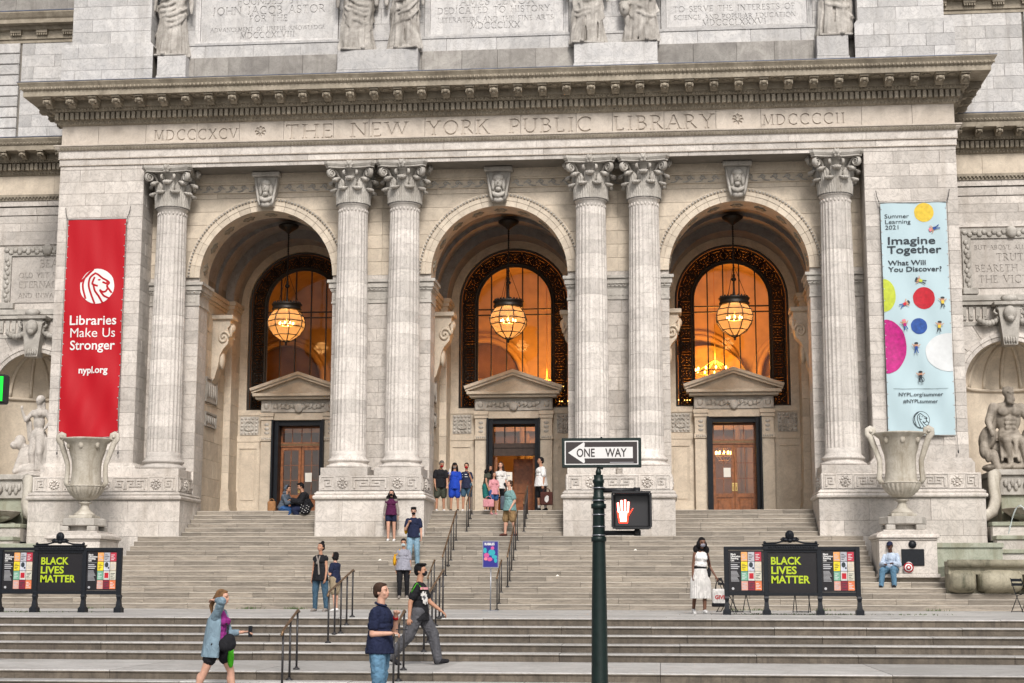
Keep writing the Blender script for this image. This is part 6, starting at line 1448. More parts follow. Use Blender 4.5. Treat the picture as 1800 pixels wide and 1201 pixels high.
# ------------------------------------------------------------------ notice boards on the terrace
plain('poster_black', (.014, .013, .016), .5, 0, .25); plain('poster_green', (.42, .54, .012), .6); plain('print_grey', (.45, .45, .47), .6)
TILE = [(.78, .36, .12), (.42, .42, .46), (.48, .03, .06), (.80, .62, .02), (.55, .58, .66), (.62, .54, .42), (.16, .36, .25), (.60, .58, .55), (.58, .56, .46), (.62, .32, .26), (.22, .01, .03), (.72, .20, .08)]
for i, c in enumerate(TILE): plain('tile_%d' % i, c, .5, var=.18, bscale=60)
def board(name, label, pos, rz=0.):
    t = thing(name, label, 'notice board', pos, rz, 'notice boards on the terrace'); S = .00178
    def X(x): return (x-877)*S
    def Zz(y): return (1090-y)*S
    fr = MB()
    def bar(x0, x1, y0, y1, d=.05): fr.cbox(X(x0), X(x1), -d, d, Zz(y1), Zz(y0), .006)
    bar(60, 545, 258, 300); bar(60, 545, 805, 855); bar(1205, 1695, 262, 305); bar(1205, 1695, 812, 860); bar(545, 1205, 822, 858, .06); bar(540, 1200, 300, 330, .05)
    for x in (85, 567, 1215, 1680): bar(x-28, x+28, 262, 870, .055)
    fr.build('frame', 'black_iron', t)
    hd = MB(); hd.cbox(X(535), X(1205), -.08, .08, Zz(300), Zz(245), .008); hd.cbox(X(525), X(1215), -.10, .10, Zz(245), Zz(228), .006)
    for i in range(19): hd.ball((X(610+30*i), -.085, Zz(268)), (.018, .012, .03), 6, 4)
    for x in (560, 1185): hd.ball((X(x), 0, Zz(212)), (.035, .035, .04), 8, 6)
    hd.tube([(X(560), 0, Zz(222)), (X(700), 0, Zz(215)), (X(790), 0, Zz(190)), (X(830), 0, Zz(165))], .022, 6); hd.tube([(X(1185), 0, Zz(222)), (X(1040), 0, Zz(215)), (X(950), 0, Zz(190)), (X(905), 0, Zz(165))], .022, 6)
    hd.build('header', 'black_iron', t)
    cr = MB(); cr.ball((X(867), 0, Zz(120)), (.10, .07, .11), 12, 8); cr.ball((X(867), -.05, Zz(105)), (.045, .04, .06), 8, 6); cr.ball((X(815), 0, Zz(178)), (.075, .05, .045), 8, 6); cr.ball((X(918), 0, Zz(178)), (.075, .05, .045), 8, 6); cr.ball((X(867), 0, Zz(185)), (.07, .06, .05), 8, 6)
    for s in (-1, 1): cr.tube([(X(867)+s*.05, 0, Zz(165)), (X(867)+s*.14, 0, Zz(150)), (X(867)+s*.19, 0, Zz(170)), (X(867)+s*.16, 0, Zz(190))], .022, 6)
    cr.build('crest', 'black_iron', t)
    for x in (85, 567, 1215, 1690):
        p = MB(); xx = X(x)
        for z0, z1, w0, w1 in ((0, .10, .085, .085), (.10, .13, .078, .06), (.13, .28, .055, .04), (.28, .36, .038, .05), (.36, .40, .055, .045)):
            v = [(-w0, -w0*1.3, z0), (w0, -w0*1.3, z0), (w0, w0*1.3, z0), (-w0, w0*1.3, z0), (-w1, -w1*1.3, z1), (w1, -w1*1.3, z1), (w1, w1*1.3, z1), (-w1, w1*1.3, z1)]; p._add(v, [(0, 3, 2, 1), (4, 5, 6, 7), (0, 1, 5, 4), (1, 2, 6, 5), (2, 3, 7, 6), (3, 0, 4, 7)])
        p.build('foot', 'black_iron', t, (xx, 0, 0))
    ce = MB(); ce.box(X(595), X(1190), -.02, .03, Zz(822), Zz(330)); ce = ce.build('poster', 'poster_black', t)
    for i, w_ in enumerate(('BLACK', 'LIVES', 'MATTER')):
        me = text_mesh(w_, .225, 'poster_green', .006); q = ((1000-632, 940-632, 1105-636)[i])*S/width_of(me)
        for v in me.vertices: v.co.x *= q
        link('lettering', me, ce, (X(626), -.023, Zz((475, 590, 703)[i])))
    k = MB(); k._add([(X(595), -.035, Zz(822)), (X(1190), -.035, Zz(822)), (X(1190), -.035, Zz(330)), (X(595), -.035, Zz(330))], [(0, 1, 2, 3)]); k.build('glass', 'case_glass', t)
    for x0 in (105, 1228):
        po = MB(); po.box(X(x0), X(x0+430), -.02, .03, Zz(810), Zz(305)); po = po.build('poster', 'poster_black', t)
        for r in range(4):
            for c in range(3):
                q = MB(); a = x0+162+84*c; b = 325+118*r; q.box(X(a), X(a+78), -.024, -.02, Zz(b+112), Zz(b)); tl_ = q.build('book_cover', 'tile_%d' % (r*3+c), po)
                d_ = MB()
                if (r, c) == (2, 1): d_.box(X(a+12), X(a+66), -.026, -.024, Zz(b+90), Zz(b+22)); d_.build('print', 'print_red', tl_)
                elif (r, c) == (1, 1): d_.prism(disc(X(a+36), Zz(b+38), .045, .06, -9, 9, 14), -.026, -.024); d_.prism(disc(X(a+62), Zz(b+78), .02, .025, -9, 9, 10), -.026, -.024); d_.build('print', 'print_black', tl_)
                else:
                    for j in range(4): d_.box(X(a+10), X(a+40+7*((j*3+c+r) % 5)), -.0255, -.024, Zz(b+26+20*j+8), Zz(b+26+20*j))
                    d_.build('print', ('print_grey', 'print_black', 'print_cream')[(r+c) % 3], tl_)
        for j, (tx, sz, y_) in enumerate((('Black', .052, 362), ('Liberation', .052, 387), ('Reading', .052, 412), ('List', .052, 437))): lettering(tx, sz, 'print_white', po, (X(x0+36), -.022, Zz(y_)), .002)
        q = MB(); q.box(X(x0+34), X(x0+150), -.022, -.02, Zz(456), Zz(453))
        for j in range(3): q.box(X(x0+36), X(x0+118+(j*23) % 40), -.0215, -.02, Zz(486+23*j), Zz(474+23*j))
        for j in range(9): q.box(X(x0+36), X(x0+110+(j*37) % 30), -.0215, -.02, Zz(562+15*j), Zz(556+15*j))
        q.prism(disc(X(x0+58), Zz(770), .028, .028, -9, 9, 14), -.022, -.02); q.build('small_print', 'print_grey', po)
        k = MB(); k._add([(X(x0), -.035, Zz(810)), (X(x0+430), -.035, Zz(810)), (X(x0+430), -.035, Zz(305)), (X(x0), -.035, Zz(305))], [(0, 1, 2, 3)]); k.build('glass', 'case_glass', t)
    return t
pr = on_floor(1393, 1081.5, Z_TERR); board('notice_board', 'black three part notice board with yellow lettering, in front of the right urn', (pr.x, pr.y, Z_TERR), R(0))
pl_ = on_floor(101, 1076.5, Z_TERR); board('notice_board', 'black three part notice board with yellow lettering, cut by the left edge', (pl_.x, pl_.y, Z_TERR), R(0))
plain('steel', (.32, .33, .36), .35, .7)
# ------------------------------------------------------------------ street pole with its signs
plain('pole_green', (.006, .016, .014), .42, .1, .4, .12, 50, .2); plain('sign_black', (.035, .028, .028), .5); plain('signal_black', (.016, .016, .018), .5, 0, .4, .1, 80); emit('hand_red', (1., .035, .012), 3.2); emit('hand_core', (1., .80, .70), 3.); emit('signal_green', (.0, .62, .03), .9); plain('signal_lens', (.03, .03, .033), .4)
YS = -29.6; pxx = at(1053, 1000, YS).x
po = thing('street_pole', 'dark green round street pole rising before the steps', 'pole', (pxx, YS, Z_WALK))
zt = at(1055, 835, YS).z-Z_WALK
k = MB(); k.lathe([(.18, 0), (.18, .12), (.12, .2), (.098, .5), (.09, 1.4), (.068, zt-.30), (.072, zt-.28), (.072, zt-.26), (.062, zt-.25), (.058, zt-.10), (.068, zt-.09), (.068, zt-.06), (.056, zt-.05), (.056, zt)], 20); k.build('shaft', 'pole_green', po)
k = MB(); k.lathe([(.03, zt), (.035, zt+.03), (.03, zt+.05), (.015, zt+.09), (.015, zt+.12)], 12); k.build('finial', 'pole_green', po)
k = MB()
for v in (890, 948): z = at(1055, v, YS).z-Z_WALK; k.lathe([(.075, z-.03), (.09, z-.025), (.09, z+.025), (.075, z+.03)], 16)
k.build('band', 'pole_green', po)
for v in (858, 880, 905, 926, 941): k = MB(); z = at(1055, v, YS).z-Z_WALK; k.lathe([(.072, z-.006), (.083, z-.005), (.083, z+.005), (.072, z+.006)], 16); k.build('steel_strap', 'steel', po)
a, b = at(988, 823, YS), at(1127, 770, YS); sw_, sh_ = b.x-a.x, b.z-a.z
sg = thing('one_way_sign', 'black one way sign with white arrow pointing left, on the pole top', 'sign', ((a.x+b.x)/2, YS-.02, a.z), R(0))
k = MB(); k.cbox(-sw_/2, sw_/2, -.02, .02, 0, sh_, .008); k.build('frame', 'pole_green', sg)
k = MB(); k.box(-sw_/2+.035, sw_/2-.035, -.024, -.02, .035, sh_-.035); k.build('border', 'print_white', sg); k = MB(); k.box(-sw_/2+.048, sw_/2-.048, -.027, -.024, .048, sh_-.048); k.build('plate', 'sign_black', sg)
k = MB(); cz = sh_/2; x0 = -sw_/2+.075; hh = sh_*.36; k.prism([(x0, cz), (x0+.19, cz+hh), (x0+.20, cz+hh-.02), (x0+.195, cz+sh_*.19), (sw_/2-.10, cz+sh_*.19), (sw_/2-.10, cz-sh_*.19), (x0+.195, cz-sh_*.19), (x0+.20, cz-hh+.02), (x0+.19, cz-hh)], -.030, -.027); k.build('arrow', 'print_white', sg)
for tx, xa, xb in (('ONE', x0+.10, x0+.315), ('WAY', x0+.445, x0+.70)):
    me = text_mesh(tx, .14, 'sign_black', .002); q = (xb-xa)/width_of(me)
    for v in me.vertices: v.co.x *= q
    link('lettering', me, sg, (xa, -.0315, cz-.048))
k = MB(); k.box(.10, .38, -.0285, -.027, .058, .064); k.build('small_print', 'print_grey', sg); k = MB(); k.tube([(0, 0, -.02), (0, 0, .02)], .018, 8); k.ball((0, -.0, sh_+.004), (.014, .02, .012), 6, 4); k.build('bracket', 'pole_green', sg)
a, b = at(1078, 931, YS), at(1144, 868, YS); w_, h_ = b.x-a.x, b.z-a.z
ps = thing('pedestrian_signal', 'black pedestrian signal showing a lit red hand beside the pole', 'signal', ((a.x+b.x)/2, YS-.10, a.z))
k = MB(); k.cbox(-w_/2, w_/2, -.10, .13, 0, h_, .03); k.build('housing', 'signal_black', ps); k = MB(); k.box(-w_/2+.035, w_/2-.035, -.104, -.10, .035, h_-.035); k.build('lens', 'signal_lens', ps)
k = MB()
for z0, z1, x0_, x1_ in ((h_-.012, h_+.012, -w_/2, w_/2), (0, .02, -w_/2, w_/2)): k.box(x0_, x1_, -.22, -.10, z0, z1)
for s in (-1, 1): k.box(s*w_/2-.012, s*w_/2+.012, -.20, -.10, .02, h_-.012); k.ball((s*.12, -.03, h_+.015), .015, 6, 5)
k.build('visor', 'signal_black', ps)
hx, hz = -w_*.22, h_*.17     # the lit hand: palm, four fingers, thumb
def hand(s, y0, y1, mat, nm):
    k = MB(); U = h_*.64
    palm = [(-.17, 0), (.17, 0), (.19, .28), (.24, .50), (-.25, .50), (-.22, .28)]; k.prism([(hx+x*U*s, hz+.32*U+(z-.32)*U*(s*.5+.5)) for x, z in palm], y0, y1)
    for fx, fz, dx in ((-.20, .86, -.03), (-.065, .97, -.01), (.07, .99, .01), (.195, .90, .03)): k.tube([(hx+fx*U, y0+.001, hz+.45*U), (hx+(fx+dx)*U, y0+.001, hz+fz*U)], .050*U*s, 8, flat=.2)
    k.tube([(hx+.16*U, y0+.001, hz+.22*U), (hx+.30*U, y0+.001, hz+.42*U), (hx+.42*U, y0+.001, hz+.62*U)], [.10*U*s, .075*U*s, .055*U*s], 8, flat=.2); k.build(nm, mat, ps)
hand(1.12, -.106, -.104, 'hand_red', 'hand_glow'); hand(.72, -.112, -.110, 'hand_core', 'hand')
k = MB()
for v in (862, 937):
    z = at(1105, v, YS).z-a.z; x0_ = pxx-ps.location.x; k.tube([(x0_+.05, .10, z), (.02, .10, z)], .028, 8); k.tube([(.02, .10, z), (.10, .10, z)], .034, 8)
    k.tube([(.06, .08, z), (.06, .03, (h_ if z > h_ else 0))], .03, 8)
k.build('arm', 'signal_black', ps)
# green signal cut by the left edge, on its own pole out of frame
a, b = at(-34, 711, YS-.1), at(14, 659, YS-.1); lx = at(-75, 900, YS).x
gp = thing('signal_pole', 'dark green pole carrying the green signal at the left edge', 'pole', (lx, YS, Z_WALK)); k = MB(); k.lathe([(.18, 0), (.18, .12), (.10, .25), (.09, 1.4), (.07, 5.6), (.05, 5.65)], 16); k.build('shaft', 'pole_green', gp)
gs = thing('street_signal', 'black boxed signal with green face at the left edge', 'signal', ((a.x+b.x)/2, YS-.1, a.z)); w_, h_ = b.x-a.x, b.z-a.z
k = MB(); k.cbox(-w_/2, w_/2, -.08, .08, 0, h_, .02); k.tube([(-w_/2+.02, .0, h_*.5), (lx-gs.location.x+.05, .1, h_*.5)], .03, 8); k.build('housing', 'signal_black', gs); k = MB(); k.box(-w_/2+.03, w_/2-.022, -.084, -.08, .03, h_-.03); k.build('face', 'signal_green', gs)
# ------------------------------------------------------------------ handrails
def level(Y):
    if Y > -.62+.30*5: return Z_PORCH
    if Y > -.62: return Z_STYL+hp*(int((Y+.62)/.30)+1)
    if Y > Y0U: return Z_STYL
    if Y > Y0U-tu*13: return Z_STYL-hu*math.ceil((Y0U-Y)/tu)
    if Y > -18.5: return Z_TERR
    if Y > -20.9: return Z_TERR-hl*math.ceil((-18.5-Y)/.6)
    if Y > -24.4: return Z_LAND
    if Y > -25.3: return Z_LAND-hl*math.ceil((-24.4-Y)/.45)
    return Z_WALK
def rail(label, x, ya, yb, n, h=.90, curl=True):
    t = thing('handrail', label, 'handrail', (x, ya, level(ya)), 0, 'iron handrails on the steps'); z00 = level(ya)
    ys = [ya+(yb-ya)*i/(n-1) for i in range(n)]
    za, zb = level(ya)+h, level(yb)+h
    p = []
    for i in range(9): q = i/8; p.append((0, (yb-ya)*q, za+(zb-za)*q-z00))
    if curl: p = [(0, .10, za-z00-.02), (0, .03, za-z00+.0)]+p[0:]+[(0, yb-ya-.08, zb-z00-.06)]
    k = MB(); k.tube(p, .021, 8); k.ball(p[-1], .026, 8, 6); k.build('rail', 'bronze', t)
    for y_ in ys:
        zt_ = za+(zb-za)*(y_-ya)/(yb-ya)-z00; zb_ = level(y_)-z00
        k = MB(); k.tube([(0, 0, zb_), (0, 0, zt_-.01)], .017, 6); k.lathe([(.055, zb_), (.055, zb_+.018), (.03, zb_+.03), (.018, zb_+.05)], 10); k.build('post', 'rail_iron', t, (0, y_-ya, 0))
    return t
ra = at(804, 930, -1.25).x; rd = at(911, 930, -1.25).x
rail('long bronze topped handrail on the left of the middle stairs', (ra+at(777, 990, -4.0).x)/2, -1.25, -4.1, 6)
rail('long bronze topped handrail on the right of the middle stairs, by the teal shirted man', (rd+at(891, 1000, -4.2).x)/2, -1.25, -4.25, 6)
rail('short handrail below the left porch pedestal, before the striped shirt', at(828, 880, .5).x, .75, -.55, 4)
rail('short handrail before the open middle door', at(926, 880, .5).x, .75, -.55, 4)
rail('short handrail at the foot of the middle stairs, left side', at(760, 1030, -4.8).x, -4.45, -5.6, 3)
rail('short handrail at the foot of the middle stairs, behind the poster stand', at(879, 1030, -4.8).x, -4.45, -5.6, 3)
rail('handrail on the lower stairs behind the masked walking youth', at(776, 1060, -18.2).x, -18.0, -20.4, 6)
rail('handrail on the lower stairs beside the child in shorts', at(616, 1060, -18.2).x, -18.0, -20.2, 5)
rail('lowest handrail standing alone, right of the woman in the denim shirt', at(521, 1120, -24).x, -23.95, -24.87, 3)
rail('lowest handrail beside the man in the navy polo shirt', at(709, 1120, -24).x, -23.95, -24.87, 3)
# ------------------------------------------------------------------ poster stand, chairs, easel, small things
plain('poster_blue', (.02, .02, .20), .4); plain('poster_teal', (.02, .32, .38), .5); plain('poster_pink', (.50, .08, .25), .5)
q = on_floor(862, 1074.5, Z_TERR); bs = thing('poster_stand', 'dark blue poster on a thin grey stand at the foot of the stairs', 'poster stand', (q.x, -8.4, Z_TERR), R(2)); bs.location.x = at(862, 1060, -8.4).x
k = MB(); k.cbox(-.21, .21, -.14, .14, 0, .025, .008); k.build('base', 'steel', bs); k = MB(); k.tube([(0, 0, .02), (.01, 0, 1.1)], .016, 8); k.build('pole', 'steel', bs)
k = MB(); k.cbox(-.21, .21, -.015, .015, 1.08, 1.77, .006); k.build('frame', 'steel', bs); k = MB(); k.box(-.185, .185, -.019, -.015, 1.105, 1.745); pp = k.build('poster', 'poster_blue', bs)
lettering('BUBBLES', .085, 'print_white', pp, (-.155, -.021, 1.655), .003, squeeze=.78)
for c, r, mt in (((.03, 1.47), (.09, .08), 'poster_teal'), ((-.10, 1.40), (.07, .06), 'poster_pink'), ((.05, 1.58), (.045, .045), 'poster_pink'), ((-.02, 1.30), (.07, .05), 'poster_pink'), ((.10, 1.36), (.07, .045), 'poster_teal'), ((-.14, 1.52), (.045, .07), 'poster_teal'), ((.13, 1.27), (.04, .06), 'poster_teal'), ((-.12, 1.31), (.05, .04), 'print_pink')):
    k = MB(); k.prism(disc(c[0], c[1], r[0], r[1], -9, 9, 16), -.021, -.019); k.build('print', mt, pp)
def chair(label, x, y, z, rz):
    t = thing('folding_chair', label, 'chair', (x, y, z), rz, 'thin black folding chairs on the terrace'); k = MB()
    for s in (-1, 1): k.tube([(s*.19, -.22, 0), (s*.18, .02, .45), (s*.17, .20, .85)], .011, 5); k.tube([(s*.17, .22, 0), (s*.16, -.02, .42), (s*.16, -.18, .45)], .011, 5)
    k.tube([(-.19, -.22, .02), (.19, -.22, .02)], .008, 5); k.tube([(-.17, .22, .02), (.17, .22, .02)], .008, 5); k.build('frame', 'black_iron', t)
    for i in range(5): k = MB(); k.box(-.18, .18, -.18+.075*i, -.125+.075*i, .45, .465); k.build('seat_slat', 'black_iron', t)
    for i in range(2): k = MB(); k.box(-.175, .175, .155+.02*i, .17+.02*i, .66+.11*i, .73+.11*i); k.build('back_slat', 'black_iron', t)
chair('thin black folding chair behind the left wing of the right notice board', at(1300, 1060, -9.2).x, -9.2, Z_TERR, R(20)); chair('thin black folding chair behind the middle of the right notice board', at(1410, 1060, -9.0).x, -9.0, Z_TERR, R(-15)); chair('thin black folding chair tucked behind the far left of the right board', at(1278, 1060, -8.6).x, -8.6, Z_TERR, R(70)); chair('thin black folding chair at the right edge by the fountain basin', at(1797, 1060, -7.2).x, -7.2, Z_TERR, R(30))
es = thing('white_notice', 'white paper notice on a stand inside the open middle door', 'notice', (at(892, 850, 5.2).x, 4.9, Z_PORCH)); k = MB(); k.box(-.19, .19, -.01, .01, .85, 1.50); k.build('sheet', 'paper', es); k = MB(); k.box(-.13, .13, -.012, -.0105, 1.24, 1.25); k.box(-.13, .10, -.012, -.0105, 1.16, 1.17); k.box(-.13, .12, -.012, -.0105, 1.36, 1.40); k.build('print', 'print_grey', es); k = MB(); k.tube([(0, .02, 0), (0, .02, 1.0)], .015, 6); k.cbox(-.17, .17, -.14, .16, 0, .02, .005); k.build('stand', 'black_iron', es)
# plants in the joints at the foot of the stairs
m, nt, b = nodemat('weed'); b.inputs['Base Color'].default_value = (.06, .10, .025, 1); b.inputs['Roughness'].default_value = .8
k = MB(); rnd = random.Random(9)
for u, n_ in ((437, 60), (517, 70), (160, 20), (1330, 40), (1450, 40), (1290, 30), (700, 10), (1650, 30)):
    xx = at(u, 1070, -5.5).x
    for i in range(n_):
        x = xx+rnd.gauss(0, .16); y = -5.36-abs(rnd.gauss(0, .05)); h = rnd.uniform(.02, .10); a = rnd.uniform(0, 6.28); dx, dy = .012*math.cos(a), .012*math.sin(a)
        k._add([(x-dx, y-dy, Z_TERR), (x+dx, y+dy, Z_TERR), (x+rnd.gauss(0, .03), y+rnd.gauss(0, .02), Z_TERR+h)], [(0, 1, 2)])
for u, n_ in ((1335, 120), (1445, 140), (1600, 60), (60, 90)):
    xx = at(u, 1080, -12.).x
    for i in range(n_):
        x = xx+rnd.gauss(0, .5); y = -12.6+rnd.gauss(0, .25); h = rnd.uniform(.01, .045); a = rnd.uniform(0, 6.28); dx, dy = .014*math.cos(a), .014*math.sin(a)
        k._add([(x-dx, y-dy, Z_TERR), (x+dx, y+dy, Z_TERR), (x+rnd.gauss(0, .03), y+rnd.gauss(0, .02), Z_TERR+h)], [(0, 1, 2)])
wd_ = stuff(k.build('weeds', 'weed')); tag(wd_, 'small green weeds growing in the terrace joints', 'weeds')
for i, (u, v, k_) in enumerate(((1117, 971, 3), (668, 984, 5), (980, 1015, 8))):
    pp = at(u, v, Y0U-tu*k_+.1); k = MB(); k._add([(-.05, -.03, 0), (.05, -.02, .015), (.04, .05, .0), (-.03, .04, .03), (0, 0, .05)], [(0, 1, 4), (1, 2, 4), (2, 3, 4), (3, 0, 4)]); tag(k.build('paper_scrap', 'paper', None, (pp.x, pp.y, Z_STYL-hu*k_+.002)), ('crumpled white paper scrap right of the pole on the stairs', 'crumpled white paper scrap left of the grey shirted woman', 'small crumpled paper scrap right of the middle handrail')[i], 'paper')
# ------------------------------------------------------------------ people
def skin_mat(n, c):
    m, nt, b = nodemat(n); b.inputs['Base Color'].default_value = (*c, 1); b.inputs['Roughness'].default_value = .5; b.inputs['Specular IOR Level'].default_value = .35
    tc = N(nt, 'ShaderNodeTexCoord'); no = N(nt, 'ShaderNodeTexNoise', i_Scale=14., i_Detail=4.); L(nt, tc.outputs['Object'], no.inputs['Vector']); rp = ramp(nt, [(.3, tuple(x*.86 for x in c)), (.7, (min(1, c[0]*1.1), c[1]*1.02, c[2]))]); L(nt, no.outputs['Fac'], rp.inputs[0]); L(nt, rp.outputs[0], b.inputs['Base Color']); return m
for n_, c_ in (('skin_fair', (.56, .33, .24)), ('skin_tan', (.44, .24, .155)), ('skin_olive', (.38, .205, .13)), ('skin_dark', (.085, .042, .028)), ('skin_brown', (.16, .08, .05)), ('lips', (.36, .12, .10))): skin_mat(n_, c_)
def cloth(name, c, rough=.85, wr=.55):
    if name in MATS: return name
    m, nt, b = nodemat(name); b.inputs['Roughness'].default_value = rough; b.inputs['Specular IOR Level'].default_value = .2
    tc = N(nt, 'ShaderNodeTexCoord'); no = N(nt, 'ShaderNodeTexNoise', i_Scale=9., i_Detail=3., i_Distortion=1.5); mp = N(nt, 'ShaderNodeMapping'); mp.inputs['Scale'].default_value = (1, 1, .55); L(nt, tc.outputs['Object'], mp.inputs['Vector']); L(nt, mp.outputs[0], no.inputs['Vector'])
    rp = ramp(nt, [(.3, tuple(x*.78 for x in c)), (.68, tuple(min(1, x*1.12) for x in c))]); L(nt, no.outputs['Fac'], rp.inputs[0]); L(nt, rp.outputs[0], b.inputs['Base Color'])
    bp = N(nt, 'ShaderNodeBump', i_Strength=wr, i_Distance=.05); L(nt, no.outputs['Fac'], bp.inputs['Height']); L(nt, bp.outputs[0], b.inputs['Normal']); return name
for n_, c_ in (('c_denim_shirt', (.19, .27, .33)), ('c_magenta', (.26, .03, .20)), ('c_black', (.014, .014, .017)), ('c_navy', (.015, .020, .050)), ('c_jeans', (.10, .20, .30)), ('c_jeans_pale', (.22, .35, .45)), ('c_jeans_dark', (.05, .10, .15)), ('c_grey_sweat', (.085, .085, .095)), ('c_white', (.74, .73, .72)), ('c_offwhite', (.62, .60, .58)), ('c_skyblue', (.44, .52, .64)), ('c_grey_tee', (.28, .28, .33)), ('c_purple', (.075, .012, .05)), ('c_taupe', (.24, .21, .19)), ('c_olive', (.055, .06, .045)), ('c_royal', (.015, .055, .40)), ('c_teal', (.17, .30, .30)), ('c_khaki', (.27, .175, .085)), ('c_khaki2', (.30, .24, .16)), ('c_pink', (.58, .26, .29)), ('c_greyblue', (.085, .105, .135)), ('c_blue_jean', (.03, .085, .22)), ('c_red', (.40, .015, .02)), ('c_yellow', (.62, .32, .012)), ('c_green', (.08, .50, .02)), ('c_pale_mask', (.50, .62, .66)), ('c_brownbag', (.32, .16, .07)), ('c_darkbrown', (.075, .028, .022)), ('c_sole', (.6, .6, .58)), ('c_tealdark', (.02, .14, .13)), ('c_striped', (.02, .025, .055))): cloth(n_, c_)
for n_, c_ in (('hair_black', (.010, .009, .010)), ('hair_brown', (.045, .025, .017)), ('hair_light', (.16, .085, .04)), ('hair_grey', (.10, .09, .085))):
    plain(n_, c_, .75, 0, .15, .6, 45, .5)
plain('eye_dark', (.015, .010, .008), .2)
def V3(*a): return Vector(a)
def person(label, pos, rz, H, legs, arms, skin='skin_tan', hair='short', hcol='hair_black', top=None, bottom=None, shoes='c_black', socks=None, female=False, lean=0., roll=0., head=(0, 0), mask=None, sit=None, vox=.0125, stout=1., sock=None, curl=.5, cap=None, group='people on and around the steps'):
    t = thing('person', label, 'person', pos, R(rz), group); s = H/1.75
    # joints, unit figure 1.75 m tall, facing -Y
    hipw = .095 if female else .088; shw = .142 if female else .170
    J = {}; low = 9
    for k, sd in ((0, -1), (1, 1)):
        tp, sp, out = legs[k]; hp_ = V3(sd*hipw, 0, 0); d = V3(sd*math.sin(R(out)), -math.sin(R(tp)), -math.cos(R(tp))).normalized(); kn = hp_+d*.43
        d2 = V3(sd*math.sin(R(out*.5)), -math.sin(R(sp)), -math.cos(R(sp))).normalized(); an = kn+d2*.42
        J[k] = [hp_, kn, an, sp]; low = min(low, an.z)
    pz = sit if sit is not None else -low+.085
    P = V3(0, 0, pz)
    for k in (0, 1): J[k] = [J[k][0]+P, J[k][1]+P, J[k][2]+P, J[k][3]]
    up = V3(math.sin(R(roll)), -math.sin(R(lean)), math.cos(R(lean))*math.cos(R(roll))).normalized(); rt = V3(math.cos(R(roll)), 0, -math.sin(R(roll))); fw = up.cross(rt); fw = -fw if fw.y > 0 else fw
    chest = P+up*.31; nb = P+up*.50; hy, hpit = head
    hu_ = (up*.8+V3(0, 0, .2)).normalized(); hd = nb+hu_*.075+fw*.015
    Mh = Matrix.Translation(hd) @ Matrix.Rotation(R(hy), 4, 'Z') @ Matrix.Rotation(R(hpit), 4, 'X') @ Matrix.Rotation(R(lean*.5), 4, 'X')
    def HP(x, y, z): return Mh @ V3(x, y, z)
    def hell(b, c, r): q = len(b.v); b.ball((0, 0, 0), r, 14, 10); b.xf(Mh @ Matrix.Translation(c), q)
    b = Blob(); st = stout
    # torso
    b.ell(P+up*.03, (.155*st if female else .15*st, .115*st, .12)); b.ell(P+up*.17, (.125*st if female else .142*st, .10*st, .14)); b.ell(chest+up*.03, (.145*st if female else .165*st, .11*st, .16)); b.ell(nb-up*.105, (shw*1.0, .085, .075)); b.ell(nb-up*.05, (shw*.6, .065, .05))
    if female:
        for q in (-1, 1): b.ell(chest+rt*q*.065+fw*.085+up*.02, (.065, .055, .06))
    b.cap(nb-up*.02, hd+hu_*.03, .058 if not female else .05, .052 if not female else .046)
    # head, face
    hell(b, (0, .005, .125), (.076, .094, .092)); hell(b, (0, -.022, .075), (.060, .072, .085)); hell(b, (0, -.055, .035), (.036, .035, .028)); hell(b, (0, -.097, .085), (.014, .018, .014)); hell(b, (0, -.090, .108), (.010, .014, .03)); hell(b, (0, -.085, .05), (.024, .012, .012))
    for q in (-1, 1): hell(b, (q*.076, .012, .09), (.010, .020, .032)); hell(b, (q*.032, -.072, .135), (.028, .016, .010)); hell(b, (q*.042, -.062, .075), (.024, .022, .024))
    # arms and legs
    AR = {}
    for k, sd in ((0, -1), (1, 1)):
        sh = nb-up*.085+rt*sd*shw; u = V3(*arms[k][0]).normalized(); f = V3(*arms[k][1]).normalized(); el = sh+u*.285; wr = el+f*.245; AR[k] = (sh, el, wr, u, f)
        g = .92 if female else 1.05
        b.cap(sh, el, .050*g*(.5+.5*st), .040*g); b.cap(el, wr, .040*g, .026*g); b.ell(sh+u*.07, (.05*g, .05*g, .07)); hc = wr+f*.05
        ac = f.cross(V3(0, 0, 1)); ac = V3(0, 1, 0) if ac.length < .45 else ac.normalized(); nn = f.cross(ac).normalized()
        rot = Matrix((ac, nn, f)).transposed().to_4x4(); q = len(b.v); b.ball((0, 0, 0), (.040, .016, .050), 12, 8); b.xf(Matrix.Translation(hc) @ rot, q)
        hp_, kn, an, sp = J[k]; g = 1.06 if female else 1.; g *= (.6+.4*st)
        b.cap(hp_, kn, .088*g, .056*g); b.cap(kn, an, .056*g, .036*g); b.ell(kn+(an-kn)*.28+V3(0, .02, 0), (.05*g, .052*g, .10)); fd = V3(0, -math.cos(R(max(-35, min(20, J[k][3])))), math.sin(R(max(-35, min(20, J[k][3])))))
        b.cap(an+V3(0, .02, -.03), an+fd*.15+V3(0, 0, -.05), .036, .028)
    body = b.melt('body', skin, vox, 3)
    # five fingers, each rooted in the palm
    fb = MB(); fb._add([v.co[:] for v in body.vertices], [list(p.vertices) for p in body.polygons], 0, True); 
